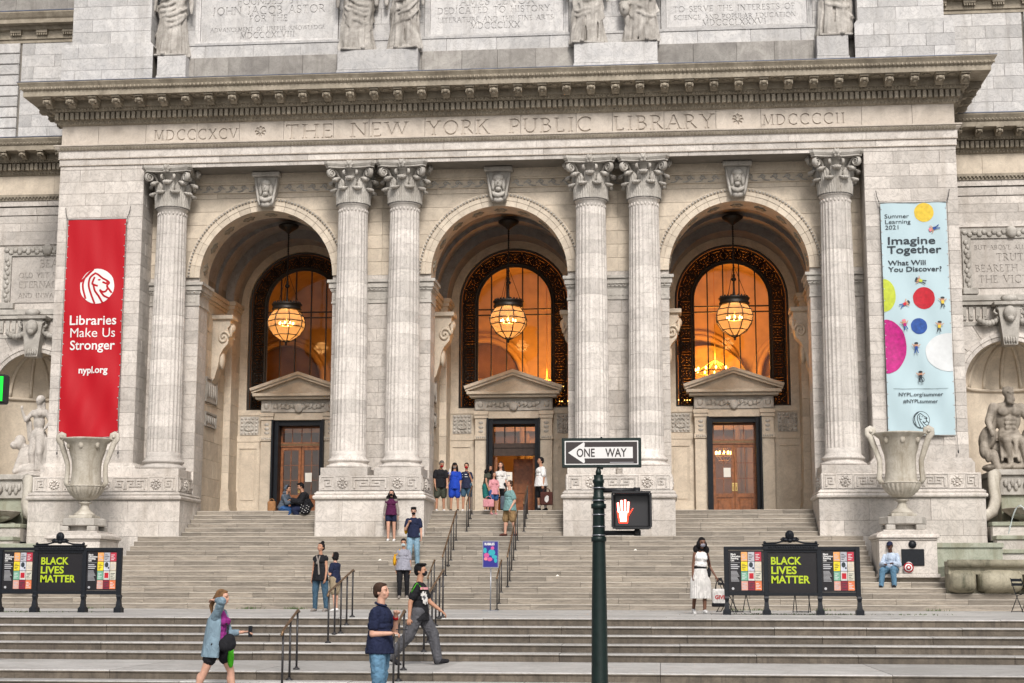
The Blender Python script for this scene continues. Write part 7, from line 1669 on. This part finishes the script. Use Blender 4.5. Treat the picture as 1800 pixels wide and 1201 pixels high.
    for k, sd in ((0, -1), (1, 1)):
        sh, el, wr, u, f = AR[k]; ac = f.cross(V3(0, 0, 1)); ac = V3(0, 1, 0) if ac.length < .45 else ac.normalized(); nn = f.cross(ac).normalized(); inw = -rt*sd
        if nn.dot(inw) < 0: nn = -nn
        hc = wr+f*.085
        for i, (o_, ln_) in enumerate(((-.028, .062), (-.010, .074), (.010, .070), (.027, .055))):
            p0 = hc+ac*o_; c1 = (f*math.cos(curl)+nn*math.sin(curl)); c2 = (f*math.cos(curl*2.2)+nn*math.sin(curl*2.2)); p1 = p0+c1*ln_*.5; fb.tube([p0-f*.02, p0, p1, p1+c2*ln_*.5], [.0095, .0095, .0085, .006], 6)
        th = ac*(-1 if ac.dot(V3(0, -1, 0)) < 0 else 1); p0 = wr+f*.03+th*.028; fb.tube([p0-th*.015, p0+th*.018+f*.025, p0+th*.024+f*.055+nn*.012], [.012, .011, .008], 6)
    bpy.data.meshes.remove(body); fb.build('body', skin, t)
    if 'eyes':
        e = MB()
        for q in (-1, 1):
            a = len(e.v); e.ball((0, 0, 0), (.013, .006, .007), 8, 5); e.xf(Mh @ Matrix.Translation((q*.031, -.083, .112)), a); a = len(e.v); e.ball((0, 0, 0), (.018, .005, .004), 8, 4); e.xf(Mh @ Matrix.Translation((q*.033, -.087, .138)), a)
        e.build('eyes', 'eye_dark' if hcol != 'hair_light' else 'hair_brown', t)
    if not mask:
        e = MB(); a = len(e.v); e.ball((0, 0, 0), (.024, .006, .008), 8, 5); e.xf(Mh @ Matrix.Translation((0, -.094, .050)), a); e.build('mouth', 'lips', t)
    else:
        e = Blob(); hell(e, (0, -.058, .058), (.062, .052, .048)); hell(e, (0, -.088, .075), (.03, .032, .03)); link('mask', e.melt('mask', mask, .009, 2), t)
    # hair
    h = Blob()
    if hair != 'bald':
        hell(h, (0, .022, .142), (.083, .094, .088)); hell(h, (0, .055, .10), (.074, .06, .085)); hell(h, (0, -.030, .192), (.060, .046, .022))
        for q in (-1, 1): hell(h, (q*.070, .012, .125), (.018, .04, .05))
        if hair == 'thick':
            for i in range(9): hell(h, (.06*math.cos(i*.7), .0+.06*math.sin(i*.7)-.01, .205), (.034, .034, .026))
        if hair in ('long', 'wavy'):
            for q in (-1, 0, 1):
                a = HP(q*.07, .05-.02*abs(q), .10); h.cap(a, nb+rt*q*.10+V3(0, .055, -.06 if hair == 'long' else -.10), .046, .040)
                if hair == 'wavy': h.ell(nb+rt*q*.13+V3(0, .01, .02), (.06, .07, .09)); h.ell(HP(q*.085, .0, .05), (.045, .06, .07))
        if hair == 'bob':
            for q in (-1, 1): h.ell(HP(q*.068, .015, .05), (.03, .06, .075))
            h.ell(HP(0, .07, .05), (.07, .035, .08))
        if hair == 'bun': h.ell(HP(0, .055, .235), (.048, .048, .042))
        if hair == 'pony': h.cap(HP(0, .10, .12), HP(.0, .16, -.03), .03, .035); h.cap(HP(0, .16, -.03), HP(0, .13, -.16), .035, .015)
        link('hair', h.melt('hair', hcol, .012, 2), t)
    if cap:
        c = Blob(); hell(c, (0, .008, .165), (.088, .102, .068)); hell(c, (0, -.115, .155), (.065, .062, .012)); link('cap', c.melt('cap', cap, .010, 2), t)
    # clothes
    if top:
        mat, slv, hem = top[:3]; g = .018 if len(top) < 4 else top[3]; c = Blob()
        def ecyl(z0, z1, a0, b0, a1, b1):
            q = len(c.v); n_ = 24; vs = []
            for j in range(5):
                w_ = j/4; vs += [tuple(P+up*(z0+(z1-z0)*w_)+rt*(a0+(a1-a0)*w_)*math.cos(2*math.pi*i/n_)+fw*(b0+(b1-b0)*w_)*math.sin(2*math.pi*i/n_)) for i in range(n_)]
            c._add(vs, [(j*n_+i, j*n_+(i+1) % n_, (j+1)*n_+(i+1) % n_, (j+1)*n_+i) for j in range(4) for i in range(n_)]+[list(range(n_-1, -1, -1)), [4*n_+i for i in range(n_)]], 0, True)
        wx = (.135 if female else .148)*st+g; wy = .105*st+g; hx_ = (.178 if female else .172)*st+g; hy_ = .145*st+g
        if hem > -.05: ecyl(-hem, .17, hx_, hy_, wx, wy)
        else: ecyl(.14, .22, wx, wy, wx, wy)
        c.ell(P+up*.22, (wx, wy, .10)); c.ell(chest+up*.03, ((.146 if female else .166)*st+g*.7, .112*st+g*.7, .15)); c.ell(nb-up*.105, (shw*1.0+g*.5, .086+g*.4, .074))
        if slv > .1: c.ell(nb-up*.05, (shw*.66+g*.3, .066+g*.3, .05))
        if female:
            for q in (-1, 1): c.ell(chest+rt*q*.065+fw*.088+up*.02, (.066, .058, .062))
        for k in (0, 1):
            sh, el, wr, u, f = AR[k]; kk = (.92 if female else 1.05)*(.5+.5*st)
            if slv < .1: continue
            e1 = sh+u*.285*min(1, slv); c.cap(sh, e1, .048*kk+g*.55, (.050-.008*slv)*kk+g*(1.0 if slv < 1 else .8))
            if slv > 1: c.cap(el, el+f*.245*(slv-1), .042*kk+g, .030*kk+g)
        link('shirt', c.melt('shirt', mat, vox, 2, .007), t)
    if bottom:
        mat, lf, g = bottom; c = Blob(); c.ell(P+up*.02, ((.162 if female else .155)*st+g*.4, .12*st+g*.5, .12)); c.ell(P+up*.09, ((.14 if female else .15)*st+g*.3, .108*st+g*.3, .06))
        for k in (0, 1):
            hp_, kn, an, sp = J[k]; gg = (1.06 if female else 1.)*(.6+.4*st); q = min(1, lf/.5); e1 = hp_+(kn-hp_)*q; c.cap(hp_, e1, .088*gg+g, (.088+(.056-.088)*q)*gg+g*1.2)
            if lf > .5: q2 = (lf-.5)/.5; c.cap(kn, kn+(an-kn)*q2, .056*gg+g, (.056-.018*q2)*gg+g); c.ell(kn+(an-kn)*.28*min(1, q2)+V3(0, .015, 0), (.052*gg+g*.6, .054*gg+g*.6, .10*min(1, q2)))
        link('trousers' if lf > .7 else 'shorts', c.melt('trousers', mat, vox, 2, .007), t)
    for k in (0, 1):
        hp_, kn, an, sp = J[k]; pt = max(-35, min(20, sp)); fd = V3(0, -math.cos(R(pt)), math.sin(R(pt))); c = Blob(); c.cap(an+V3(0, .03, -.035), an+fd*.10+V3(0, 0, -.045), .046, .044); c.cap(an+fd*.10+V3(0, 0, -.047), an+fd*.165+V3(0, 0, -.055), .042, .034)
        if sock: c.cap(an+V3(0, .0, -.02), an+(kn-an).normalized()*.05, .043, .042)
        link('shoe', c.melt('shoe', shoes, .012, 1), t)
        if sock: c = MB(); a = an+(kn-an).normalized()*.02; c.tube([a, an+(kn-an).normalized()*.11], .045, 10); c.build('sock', sock, t)
    for ch in t.children: ch.scale = (s, s, s)
    t['_s'] = s; t['_nb'] = tuple(nb*s); t['_p'] = tuple(P*s)
    for k in (0, 1): t['_h%d' % k] = tuple((AR[k][2]+AR[k][4]*.09)*s); t['_sh%d' % k] = tuple(AR[k][0]*s)
    return t, s, nb, P, AR, Mh, (up, rt, fw)
def world(t, p): return Matrix.Translation(t.location) @ Matrix.Rotation(t.rotation_euler[2], 4, 'Z') @ Vector(p)
def place(u, Y, v=1000): return (at(u, v, Y).x, Y, level(Y))
HANG = ((-.10, .06, -1), (-.04, -.10, -1)); HANGL = ((.10, .06, -1), (.04, -.10, -1))
def bag(label, pos, w, d, h, mat, rz=0., handle=.2, name='bag', txt=None, pat=None, soft=False):
    t = thing(name, label, 'bag', pos, rz, None); b = Blob(); (b.cbox(-w/2, w/2, -d/2, d/2, 0, h, min(w, d, h)*.2) if not soft else b.ell((0, 0, h*.42), (w/2, d/2, h*.42)).ell((w*.08, 0, h*.62), (w*.36, d*.42, h*.36)).ell((-w*.1, -.01, h*.28), (w*.36, d*.5, h*.28))); link('body', b.melt('body', mat, max(.008, min(w, d, h)*.09), 2), t)
    if handle:
        k = MB()
        for y in (-d*.3, d*.3): k.tube([(-w*.28, y, h*.97), (-w*.22, y*.6, h+handle*.6), (0, 0, h+handle), (w*.22, y*.6, h+handle*.6), (w*.28, y, h*.97)], .010, 6)
        k.build('handle', mat if not pat else pat, t)
    if txt: me = text_mesh(txt[0], txt[1], txt[2], .004, 'CENTER'); link('lettering', me, t, (0, -d/2-.006, h*.42))
    return t
for k_ in ('_s',): pass
# --- 1 woman in the denim shirt, walking right along the pavement
p1 = person('woman walking right with hand behind her head, in denim shirt and black shorts', (at(383, 1110, -25.8).x, -25.8, Z_WALK), 84, 1.70, [(-20, -24, 2), (24, 8, 2)], [((-.40, -.42, .66), (.66, .74, .04)), ((.12, -.30, -.95), (-.10, -.98, .10))], 'skin_fair', 'pony', 'hair_light', ('c_magenta', .3, .06), ('c_black', .27, .022), 'c_black', female=True, lean=3, head=(0, 4), vox=.010, stout=.92)
def open_shirt(pp, mat, zl, r0=(.19, .145), flare=1.25, sl=1.6, nm='open_shirt', gap=55):
    t, s, nb, P, AR, Mh, (up, rt, fw) = pp; k = MB(); nn, nz = 26, 16; vs = []
    for lay in (0, .012):
        for j in range(nz+1):
            q = j/nz; c = nb-up*.02+(P-up*zl-nb)*q; fl = 1+(flare-1)*q
            for i in range(nn+1):
                a = R(-90+gap+(360-2*gap)*i/nn); rr = 1+.035*math.sin(a*7+q*3)*q
                vs.append(tuple((c+rt*math.cos(a)*(r0[0]*fl*rr*min(1, .55+q*2.2)-lay)+fw*(-math.sin(a))*(r0[1]*fl*rr*min(1, .6+q*2)-lay)+V3(0, .01, 0))))
    n = nn+1; q_ = n*(nz+1); fs = [(j*n+i, j*n+i+1, (j+1)*n+i+1, (j+1)*n+i) for j in range(nz) for i in range(nn)]; fs += [tuple(q_+x for x in f[::-1]) for f in fs]; fs += [(j*n, (j+1)*n, q_+(j+1)*n, q_+j*n) for j in range(nz)]+[((j+1)*n+nn, j*n+nn, q_+j*n+nn, q_+(j+1)*n+nn) for j in range(nz)]
    k._add(vs, fs, 0, True); k.build(nm, mat, t).scale = (s, s, s); c = Blob()
    for a in (0, 1):
        sh, el, wr, u, f = AR[a]; c.cap(sh-u*.03, el, .066, .060); c.cap(el, el+f*.245*(sl-1), .058, .048)
    link('sleeves', c.melt('sleeves', mat, .012, 2, .007), t).scale = (s, s, s)
open_shirt(p1, 'c_denim_shirt', .17, (.158, .150), 1.48, 1.55)
q = world(p1[0], p1[0]['_h1']); 
k = MB(); k.cbox(-.04, .04, -.006, .006, -.08, .08, .005); tag(k.build('phone', 'black_iron', None, (q.x+.02, q.y-.02, q.z), R(60)), 'black phone in the hand of the woman in the denim shirt', 'phone')
q = world(p1[0], (p1[3]+V3(-.05, -.22, .06))*p1[1]); hb = bag('black handbag at the hip of the woman in the denim shirt', (q.x+.02, q.y-.22, q.z-.16), .26, .13, .26, 'c_black', R(30), .0, 'handbag', soft=True); k = MB(); a_ = world(p1[0], p1[0]['_sh1'])-hb.location; k.tube([(0, 0, .24), (-.02, .08, .36), (a_.x*.6, a_.y*.6, a_.z*.7+.05), (a_.x, a_.y, a_.z+.05)], .012, 6); k.build('strap', 'c_black', hb); hb.children[-1].rotation_euler = (0, 0, -R(30))
bag('bright green bag behind the black handbag', (q.x-.02, q.y+.12, q.z-.40), .14, .08, .34, 'c_green', R(80), .0, 'shopping_bag', soft=True)
# --- 2 man in the navy polo
p2 = person('man in navy polo shirt and jeans in profile, holding a phone', (at(668, 1110, -27.6).x, -27.6, Z_WALK), 78, 1.755, [(4, -4, 2), (-3, -8, 2)], [((-.10, .10, -1), (.22, -.97, .04)), ((.22, -.42, -.88), (-.55, -.25, .80))], 'skin_fair', 'short', 'hair_brown', ('c_navy', .62, .12, .026), ('c_jeans', 1., .026), 'c_black', stout=1.12, head=(0, -2), vox=.009, curl=.8)
q = world(p2[0], p2[0]['_h0']); k = MB(); k.cbox(-.038, .038, -.075, .075, -.005, .005, .004); tag(k.build('phone', 'black_iron', None, (q.x+.05, q.y, q.z+.045), R(-80)), 'black phone in the hand of the man in the navy polo shirt', 'phone')
k = MB(); w_ = p2[4][1]; k.tube([w_[2]-w_[4]*.01, w_[2]-w_[4]*.045], .036, 12); k.build('watch', 'c_red', p2[0]).scale = (p2[1],)*3
k = Blob(); nb = p2[2]; k.tube([nb+V3(.075*math.cos(a*.42), .07*math.sin(a*.42)-.005, .015+.02*math.sin(a*.42)) for a in range(16)], .017, 6); link('collar', k.melt('collar', 'c_navy', .008, 1), p2[0]).scale = (p2[1],)*3
# --- 3 masked youth striding right
p3 = person('young man in black mask and printed black tee striding to the right', (at(737, 1080, -22.2).x, -22.2, Z_LAND), 86, 1.74, [(-22, -40, 2), (30, 12, 2)], [((-.12, .38, -.92), (-.05, .05, -1)), ((.10, -.45, -.88), (.05, -.80, -.60))], 'skin_tan', 'thick', 'hair_black', ('c_black', .62, .14, .026), ('c_grey_sweat', 1., .036), 'c_black', mask='c_black', vox=.010)
t, s = p3[0], p3[1]; k = MB(); fx = -.175; ch = p3[2]
for a0, cols, mt in ((200, [(-.135, -.095)]*8, 'c_pink'), (203, [(-.24, -.20), (-.30, -.17), (-.36, -.16), (-.37, -.19), (-.38, -.17), (-.34, -.21), (-.37, -.26)], 'c_offwhite'), (212, [(-.27, -.24), (-.30, -.23), (-.28, -.25)], 'c_grey_sweat')):
    k = MB(); vs = []; fs = []
    for i, (z0, z1) in enumerate(cols):
        rr = .004*(a0 == 212); pp_ = [((.226+rr)*math.cos(R(a0+6*i+d)), (.178+rr)*math.sin(R(a0+6*i+d)), ch.z+z) for d, z in ((0, z0), (6.1, z0), (6.1, z1), (0, z1))]; fs.append([len(vs)+j for j in range(4)]); vs += pp_
    k._add(vs, fs); k.build('shirt_print', mt, t).scale = (s, s, s)
q = world(t, (ch+V3(-.04, .17, -.42))*s); gb = bag('neon green drawstring bag on the back of the masked youth', (q.x+.05, q.y, q.z-.10), .13, .07, .28, 'c_green', R(80), .0, 'drawstring_bag', soft=True); k = MB(); a_ = world(t, t['_sh0'])-gb.location; k.tube([(0, -.02, .3), (a_.x*.7-.05, a_.y-.08, a_.z*.8), (a_.x, a_.y-.05, a_.z+.06), (a_.x+.1, a_.y-.02, a_.z-.05)], .008, 5); o = k.build('cord', 'c_green', gb); o.rotation_euler = (0, 0, -R(80))
for c in t.children:
    if c.name.startswith('shoe'): pass
# --- 4 woman in white
p4 = person('woman in white top and long pleated skirt carrying a tote bag', (at(1231, 1060, -11.4).x, -11.4, Z_TERR), 12, 1.78, [(-12, -24, 0), (14, 2, -2)], [((-.16, .02, -1), (-.08, -.15, -1)), ((.22, .10, -.96), (.42, -.38, -.82))], 'skin_brown', 'wavy', 'hair_black', ('c_white', .05, -.1, .014), None, 'c_white', female=True, mask='c_grey_tee', head=(10, 10), lean=4, roll=4)
t, s = p4[0], p4[1]; k = MB(); n = 120; vs = []; Pz = p4[3].z
for j in range(13):
    q = j/12; z = Pz+.13-(.13+Pz-.34)*q; rx = .135+.075*min(1, q*2.2)+.03*q; ry = .11+.05*min(1, q*2.2)+.05*q
    for i in range(n): a = 2*math.pi*i/n; f = 1+.055*min(1, q*2)*abs(math.sin(a*14)); vs.append((rx*f*math.cos(a)+.02*q, ry*f*math.sin(a)-.01, z))
k._add(vs, [(j*n+i, (j+1)*n+i, (j+1)*n+(i+1) % n, j*n+(i+1) % n) for j in range(12) for i in range(n)]); k.build('skirt', 'c_offwhite', t).scale = (s, s, s)
k = MB(); k.lathe([(.155, Pz+.085), (.16, Pz+.09), (.16, Pz+.125), (.155, Pz+.13)], 40); o = k.build('belt', 'c_black', t); o.scale = (s, s*.82, s)
q = world(t, t['_h1']); tb = bag('white and black tote bag reading GIVE, held by the woman in white', (q.x+.05, q.y-.02, q.z-.62), .36, .14, .40, 'c_offwhite', R(5), .22, 'tote_bag', ('GIVE', .12, 'c_red'), 'c_black'); k = MB(); k.cbox(-.185, .185, -.075, .075, -.01, .09, .02); k.build('base_band', 'c_black', tb)
q = world(t, (p4[3]+V3(.20, -.02, .0))*s); b5 = bag('black shoulder bag on the hip of the woman in white', (q.x, q.y, q.z-.12), .10, .24, .26, 'c_black', R(10), 0, 'shoulder_bag', soft=True); k = MB(); a_ = world(t, t['_sh1'])-b5.location; k.tube([(0, 0, .24), (a_.x*.3+.02, a_.y-.06, a_.z*.6), (a_.x-.02, a_.y-.03, a_.z+.06)], .014, 6); k.build('strap', 'c_black', b5)
# --- 5 man sitting by the urn pedestal
ys = -4.1; p5x = at(1572, 1000, ys).x
p5 = person('man in pale blue shirt and navy cap sitting against the right urn pedestal', (p5x, -3.58, Z_STYL-8*hu+.08), -18, 1.74, [(88, 6, 12), (92, -3, 4)], [((-.25, -.25, -.94), (.45, -.80, .05)), ((.25, -.30, -.92), (-.45, -.82, .12))], 'skin_dark', 'short', 'hair_black', ('c_skyblue', 1.9, .05, .03), ('c_jeans', 1., .03), 'c_black', sit=.105, lean=10, head=(-5, 8), cap='c_navy')
q = at(1592, 1010, -3.9); tb = bag('red and white bag beside the man sitting by the urn', (at(1597, 1010, -3.7).x, -3.68, Z_STYL-8*hu+.08), .30, .16, .34, 'c_white', 0, .0, 'shopping_bag', soft=True)
for i, r_ in enumerate((.14, .105, .07, .035)): k = MB(); k.lathe([(r_, 0), (r_, .004), (.001, .0045)], 20); k.xf(Matrix.Rotation(math.pi/2, 4, 'X')); k.build('printed_ring', ('c_red', 'c_white', 'c_red', 'c_white')[i], tb, (0, -.082-.004*i, .17))
# --- 6 / 7 woman and child
p6 = person('woman in sleeveless black top and jeans with hair in a bun, beside a child', (at(562, 1060, -9.9).x, -9.9, Z_TERR), -18, 1.70, [(2, -3, 4), (-4, -6, 5)], [((-.22, .04, -1), (-.10, -.08, -1)), ((.16, -.05, -1), (.02, -.25, -1))], 'skin_tan', 'bun', 'hair_black', ('c_black', .12, .16, .026), ('c_jeans_dark', 1., .014), 'c_taupe', female=True, stout=1.08, head=(-8, -8))
k = Blob(); k.cap(p6[2]+V3(-.04, -.13, -.05), p6[2]+V3(.02, -.16, -.22), .018, .02); k.cap(p6[2]+V3(.05, -.13, -.05), p6[2]+V3(.02, -.16, -.22), .018, .02); k.ell(p6[2]+V3(.0, -.165, -.22), (.045, .02, .04)); k.cap(p6[2]+V3(.03, -.16, -.22), p6[2]+V3(.06, -.17, -.5), .02, .025); link('scarf', k.melt('scarf', 'c_taupe', .009, 1), p6[0]).scale = (p6[1],)*3
p7 = person('black haired child in navy tee and khaki shorts beside the woman in black', (at(588, 1060, -9.75).x, -9.75, Z_TERR), -112, 1.47, [(3, -2, 2), (-5, -8, 2)], [((-.08, -.2, -1), (.1, -.9, .1)), ((.12, -.15, -1), (-.1, -.9, .15))], 'skin_fair', 'bob', 'hair_black', ('c_navy', .6, .10, .028), ('c_khaki2', .42, .04), 'c_white', head=(-6, -6), mask='c_tealdark')
# --- 8, 9, 10 coming down the stairs
p8 = person('woman in grey tee and black leggings with a yellow bag on the stairs', place(709, Y0U-tu*12+.16, 1000), 4, 1.66, [(8, -6, 1), (-4, -14, 1)], [((-.20, .05, -1), (-.05, -.15, -1)), ((.20, .05, -1), (.05, -.15, -1))], 'skin_tan', 'pony', 'hair_black', ('c_grey_tee', .62, .12, .03), ('c_black', 1., .012), 'c_taupe', female=True, stout=1.18, mask='c_pale_mask', head=(0, 12))
q = world(p8[0], (p8[2]+V3(-.26, .03, -.50))*p8[1]); yb = bag('yellow shoulder bag of the woman in the grey tee', (q.x, q.y-.02, q.z), .10, .24, .34, 'c_yellow', R(12), 0, 'shoulder_bag', soft=True); k = MB(); a_ = world(p8[0], p8[0]['_sh0'])-yb.location; k.tube([(0, 0, .32), (a_.x*.5-.01, a_.y-.07, a_.z*.75), (a_.x+.03, a_.y-.06, a_.z+.06)], .018, 6); k.build('strap', 'c_yellow', yb)
p9 = person('man in navy polo and pale jeans looking down on the stairs', place(727, Y0U-tu*6+.16, 930), 2, 1.72, [(10, -4, 2), (-2, -14, 2)], [((-.22, -.10, -.95), (.42, -.45, .75)), ((.18, .05, -1), (.06, -.12, -1))], 'skin_fair', 'thick', 'hair_black', ('c_navy', .62, .10, .026), ('c_jeans_pale', 1., .024), 'c_white', mask='c_black', head=(4, 16), curl=1.2)
q = world(p9[0], (p9[2]+V3(-.20, .10, -.50))*p9[1]); bag('small orange backpack behind the man in pale jeans', (q.x-.02, q.y+.02, q.z), .16, .14, .34, 'c_yellow', 0, 0, 'backpack', soft=True)
p10 = person('woman in purple top, shorts and long grey cardigan on the top step', place(688, Y0U-tu*1+.2, 900), 2, 1.57, [(7, -4, 0), (-3, -8, 0)], [((-.24, .02, -1), (-.08, -.08, -1)), ((.24, .02, -1), (.10, -.14, -1))], 'skin_fair', 'wavy', 'hair_black', ('c_purple', .15, .06, .026), ('c_navy', .24, .02), 'c_white', female=True, mask='c_black', head=(0, 6), stout=1.08)
open_shirt(p10, 'c_taupe', .52, (.20, .15), 1.25, 1.75, 'cardigan', 62)
# --- 11..17 at the porch
SH = [((-.16, .0, -1), (.02, -.1, -1)), ((.16, .0, -1), (-.02, -.2, -1))]
p11 = person('man in black tee and olive shorts bending his head, at the porch edge', place(774, 1.6, 860), 18, 1.66, [(2, -2, 4), (-2, -6, 4)], [((-.14, .0, -1), (.10, -.15, -1)), ((.16, -.25, -1), (-.10, -.45, -.9))], 'skin_tan', 'short', 'hair_grey', ('c_black', .62, .12, .03), ('c_olive', .46, .04), 'c_white', mask='c_red', head=(14, 26), lean=8, stout=1.1)
p12 = person('person in bright blue tee and shorts between two companions at the porch', place(799, 1.62, 860), 0, 1.58, [(2, -2, 3), (-2, -5, 3)], [((-.2, -.1, -1), (.25, -.6, .75)), ((.14, 0, -1), (.04, -.1, -1))], 'skin_tan', 'long', 'hair_black', ('c_royal', .65, .14, .03), ('c_royal', .42, .04), 'c_black', mask='c_taupe', cap='c_black')
k = MB(); q = world(p12[0], p12[0]['_h0']); k.lathe([(.03, -.05), (.03, .10), (.012, .13), (.012, .16)], 10); tag(k.build('water_bottle', 'c_white', None, (q.x, q.y-.02, q.z)), 'white bottle held by the person in bright blue', 'bottle')
p13 = person('woman in striped navy tee with red mask beside the short handrail', place(820, 1.66, 860), -4, 1.58, [(2, -2, 2), (-3, -5, 2)], [((-.16, .0, -1), (.05, -.1, -1)), ((.22, -.15, -.9), (-.30, -.35, .95))], 'skin_tan', 'short', 'hair_black', ('c_striped', .6, .12, .026), ('c_jeans_dark', .40, .024), 'c_white', female=True, mask='c_red', head=(0, 6), curl=1.1)
k = MB(); ch = p13[3]
for z in (.28, .36): k.lathe([(.170, ch.z+z), (.172, ch.z+z+.01), (.170, ch.z+z+.02)], 40, cap=False)
o = k.build('stripes', 'c_white', p13[0]); o.scale = (p13[1], p13[1]*.80, p13[1])
p14 = person('girl in pink shirt and denim shorts with a pink bag', place(868, .75, 860), 26, 1.36, [(6, -4, 2), (-4, -10, 2)], [((-.14, -.05, -1), (.02, -.2, -1)), ((.14, -.1, -1), (.05, -.35, -1))], 'skin_tan', 'long', 'hair_black', ('c_pink', .7, .12, .028), ('c_blue_jean', .32, .03), 'c_pink', female=True, head=(14, 0))
q = world(p14[0], p14[0]['_h0']); bag('pink printed bag in front of the girl in pink', (q.x-.05, q.y-.06, q.z-.34), .34, .10, .24, 'c_pink', R(5), .1, 'gift_bag')
p15 = person('long haired woman in pale grey shirt behind the girl in pink', place(880, 2.0, 860), -5, 1.63, [(2, -2, 2), (-2, -4, 2)], [((-.14, .0, -1), (.0, -.2, -1)), ((.14, .0, -1), (.0, -.2, -1))], 'skin_fair', 'long', 'hair_brown', ('c_offwhite', .65, .14, .028), ('c_black', .45, .03), 'c_white', female=True)
p15b = person('dark haired woman half hidden behind the girl in pink', place(856, 2.1, 860), 60, 1.56, [(2, -2, 2), (-2, -4, 2)], [((-.12, -.2, -1), (.0, -.4, -1)), ((.12, -.1, -1), (.0, -.4, -1))], 'skin_tan', 'wavy', 'hair_black', ('c_olive', .3, .1, .024), ('c_tealdark', .42, .03), 'c_white', female=True, head=(10, 14), lean=6)
sc_ = thing('suitcase', 'dark suitcase with a handle beside the people at the middle door', 'suitcase', (at(889, 890, 1.9).x, 1.75, Z_PORCH)); k = Blob(); k.cbox(-.16, .16, -.11, .11, .04, .50, .04); link('shell', k.melt('shell', 'c_greyblue', .015, 1), sc_); k = MB(); k.tube([(-.08, .09, .5), (-.08, .09, .72), (.08, .09, .72), (.08, .09, .5)], .01, 6); k.build('handle', 'black_iron', sc_)
for sx in (-.12, .12): k = MB(); k.lathe([(.03, -.012), (.03, .012)], 10); k.xf(Matrix.Rotation(math.pi/2, 4, 'Y')); k.build('wheel', 'black_iron', sc_, (sx, 0, .03))
p16 = person('man in teal polo and khaki shorts leaning on the handrail', place(896, -.80, 900), -62, 1.72, [(12, 2, 2), (-8, -12, 2)], [((-.14, .05, -1), (.05, -.15, -1)), ((.20, .25, -.95), (.05, -.55, -.85))], 'skin_fair', 'short', 'hair_brown', ('c_teal', .65, .14, .03), ('c_khaki', .47, .04), 'c_darkbrown', stout=1.22, head=(4, -4))
p17 = person('man in white tee and black shorts holding a brown bag by the door', place(951, 1.7, 860), -64, 1.75, [(4, -2, 3), (-6, -10, 3)], [((-.14, .02, -1), (.02, -.12, -1)), ((.16, .04, -1), (.04, -.10, -1))], 'skin_tan', 'short', 'hair_black', ('c_white', .68, .14, .034), ('c_black', .46, .04), 'c_black', stout=1.25, sock='c_white')
q = world(p17[0], p17[0]['_h1']); bag('brown printed shopping bag held by the man in the white tee', (q.x+.12, q.y-.10, q.z-.55), .40, .12, .42, 'c_darkbrown', R(-12), .12, 'shopping_bag'); k = Blob(); k.ell((0, 0, 0), (.07, .006, .10)); k.ell((.02, 0, .07), (.05, .006, .05)); o = k.mesh('printed_figure', 'c_offwhite'); link('printed_figure', o, bpy.data.objects[[x.name for x in C.objects if x.name.startswith('shopping_bag')][-1]], (.02, -.066, .18))
# --- two people sitting by the left door
s1 = person('person in grey hooded top and blue jeans sitting at the left door, facing right', (at(497, 885, 1.15).x, 1.15, Z_PORCH), 74, 1.66, [(82, -32, 3), (74, -28, 5)], [((-.15, -.55, -.8), (.2, -.85, .1)), ((.15, -.5, -.8), (-.2, -.85, .2))], 'skin_tan', 'short', 'hair_black', ('c_greyblue', 2., .03, .034), ('c_blue_jean', 1., .03), 'c_pink', sit=.10, lean=16, head=(0, 4), cap=None)
k = Blob(); Mh = s1[5]; q0 = len(k.v); k.ball((0, .02, .11), (.10, .115, .125), 14, 10); k.xf(Mh, q0); k.ell(s1[2]+V3(0, .06, .02), (.12, .10, .07)); k = Blob(k) if False else k; 
hm = Blob(); q0 = len(hm.v); hm.ball((0, .05, .12), (.098, .09, .118), 14, 10); hm.xf(Mh, q0); hm.ell(s1[2]+V3(0, .05, .03), (.11, .09, .06)); link('hood', hm.melt('hood', 'c_greyblue', .012, 2), s1[0]).scale = (s1[1],)*3
s2 = person('person in black jacket sitting at the left door, facing left', (at(540, 885, 1.05).x, 1.05, Z_PORCH), -66, 1.80, [(88, -30, 4), (78, -26, 4)], [((-.15, -.5, -.8), (.2, -.85, .15)), ((.15, -.45, -.85), (-.15, -.85, .2))], 'skin_tan', 'thick', 'hair_black', ('c_black', 2., .04, .05), ('c_navy', 1., .035), 'c_red', sit=.11, lean=18, head=(0, 8), stout=1.15)
q = at(536, 905, .62); bag('black backpack with white spots in front of the seated person in black', (at(536, 905, .55).x, .58, level(.58)), .36, .22, .36, 'c_black', 0, .08, 'backpack', soft=True)
k = MB()
for i in range(14): k.ball((-.14+.02*((i*7) % 15), -.118, .05+.02*((i*5) % 14)), (.014, .008, .012), 6, 4)
k.build('white_spots', 'c_white', bpy.data.objects[[x.name for x in C.objects if x.name.startswith('backpack')][-1]])
bag('brown paper bag left of the two seated people', (at(479, 890, 1.5).x, 1.4, Z_PORCH), .26, .16, .34, 'c_brownbag', 0, .08, 'paper_bag')
for o in list(C.objects):
    for key in [k_ for k_ in o.keys() if k_.startswith('_')]: del o[key]
bpy.data.scenes.remove(BENCH)
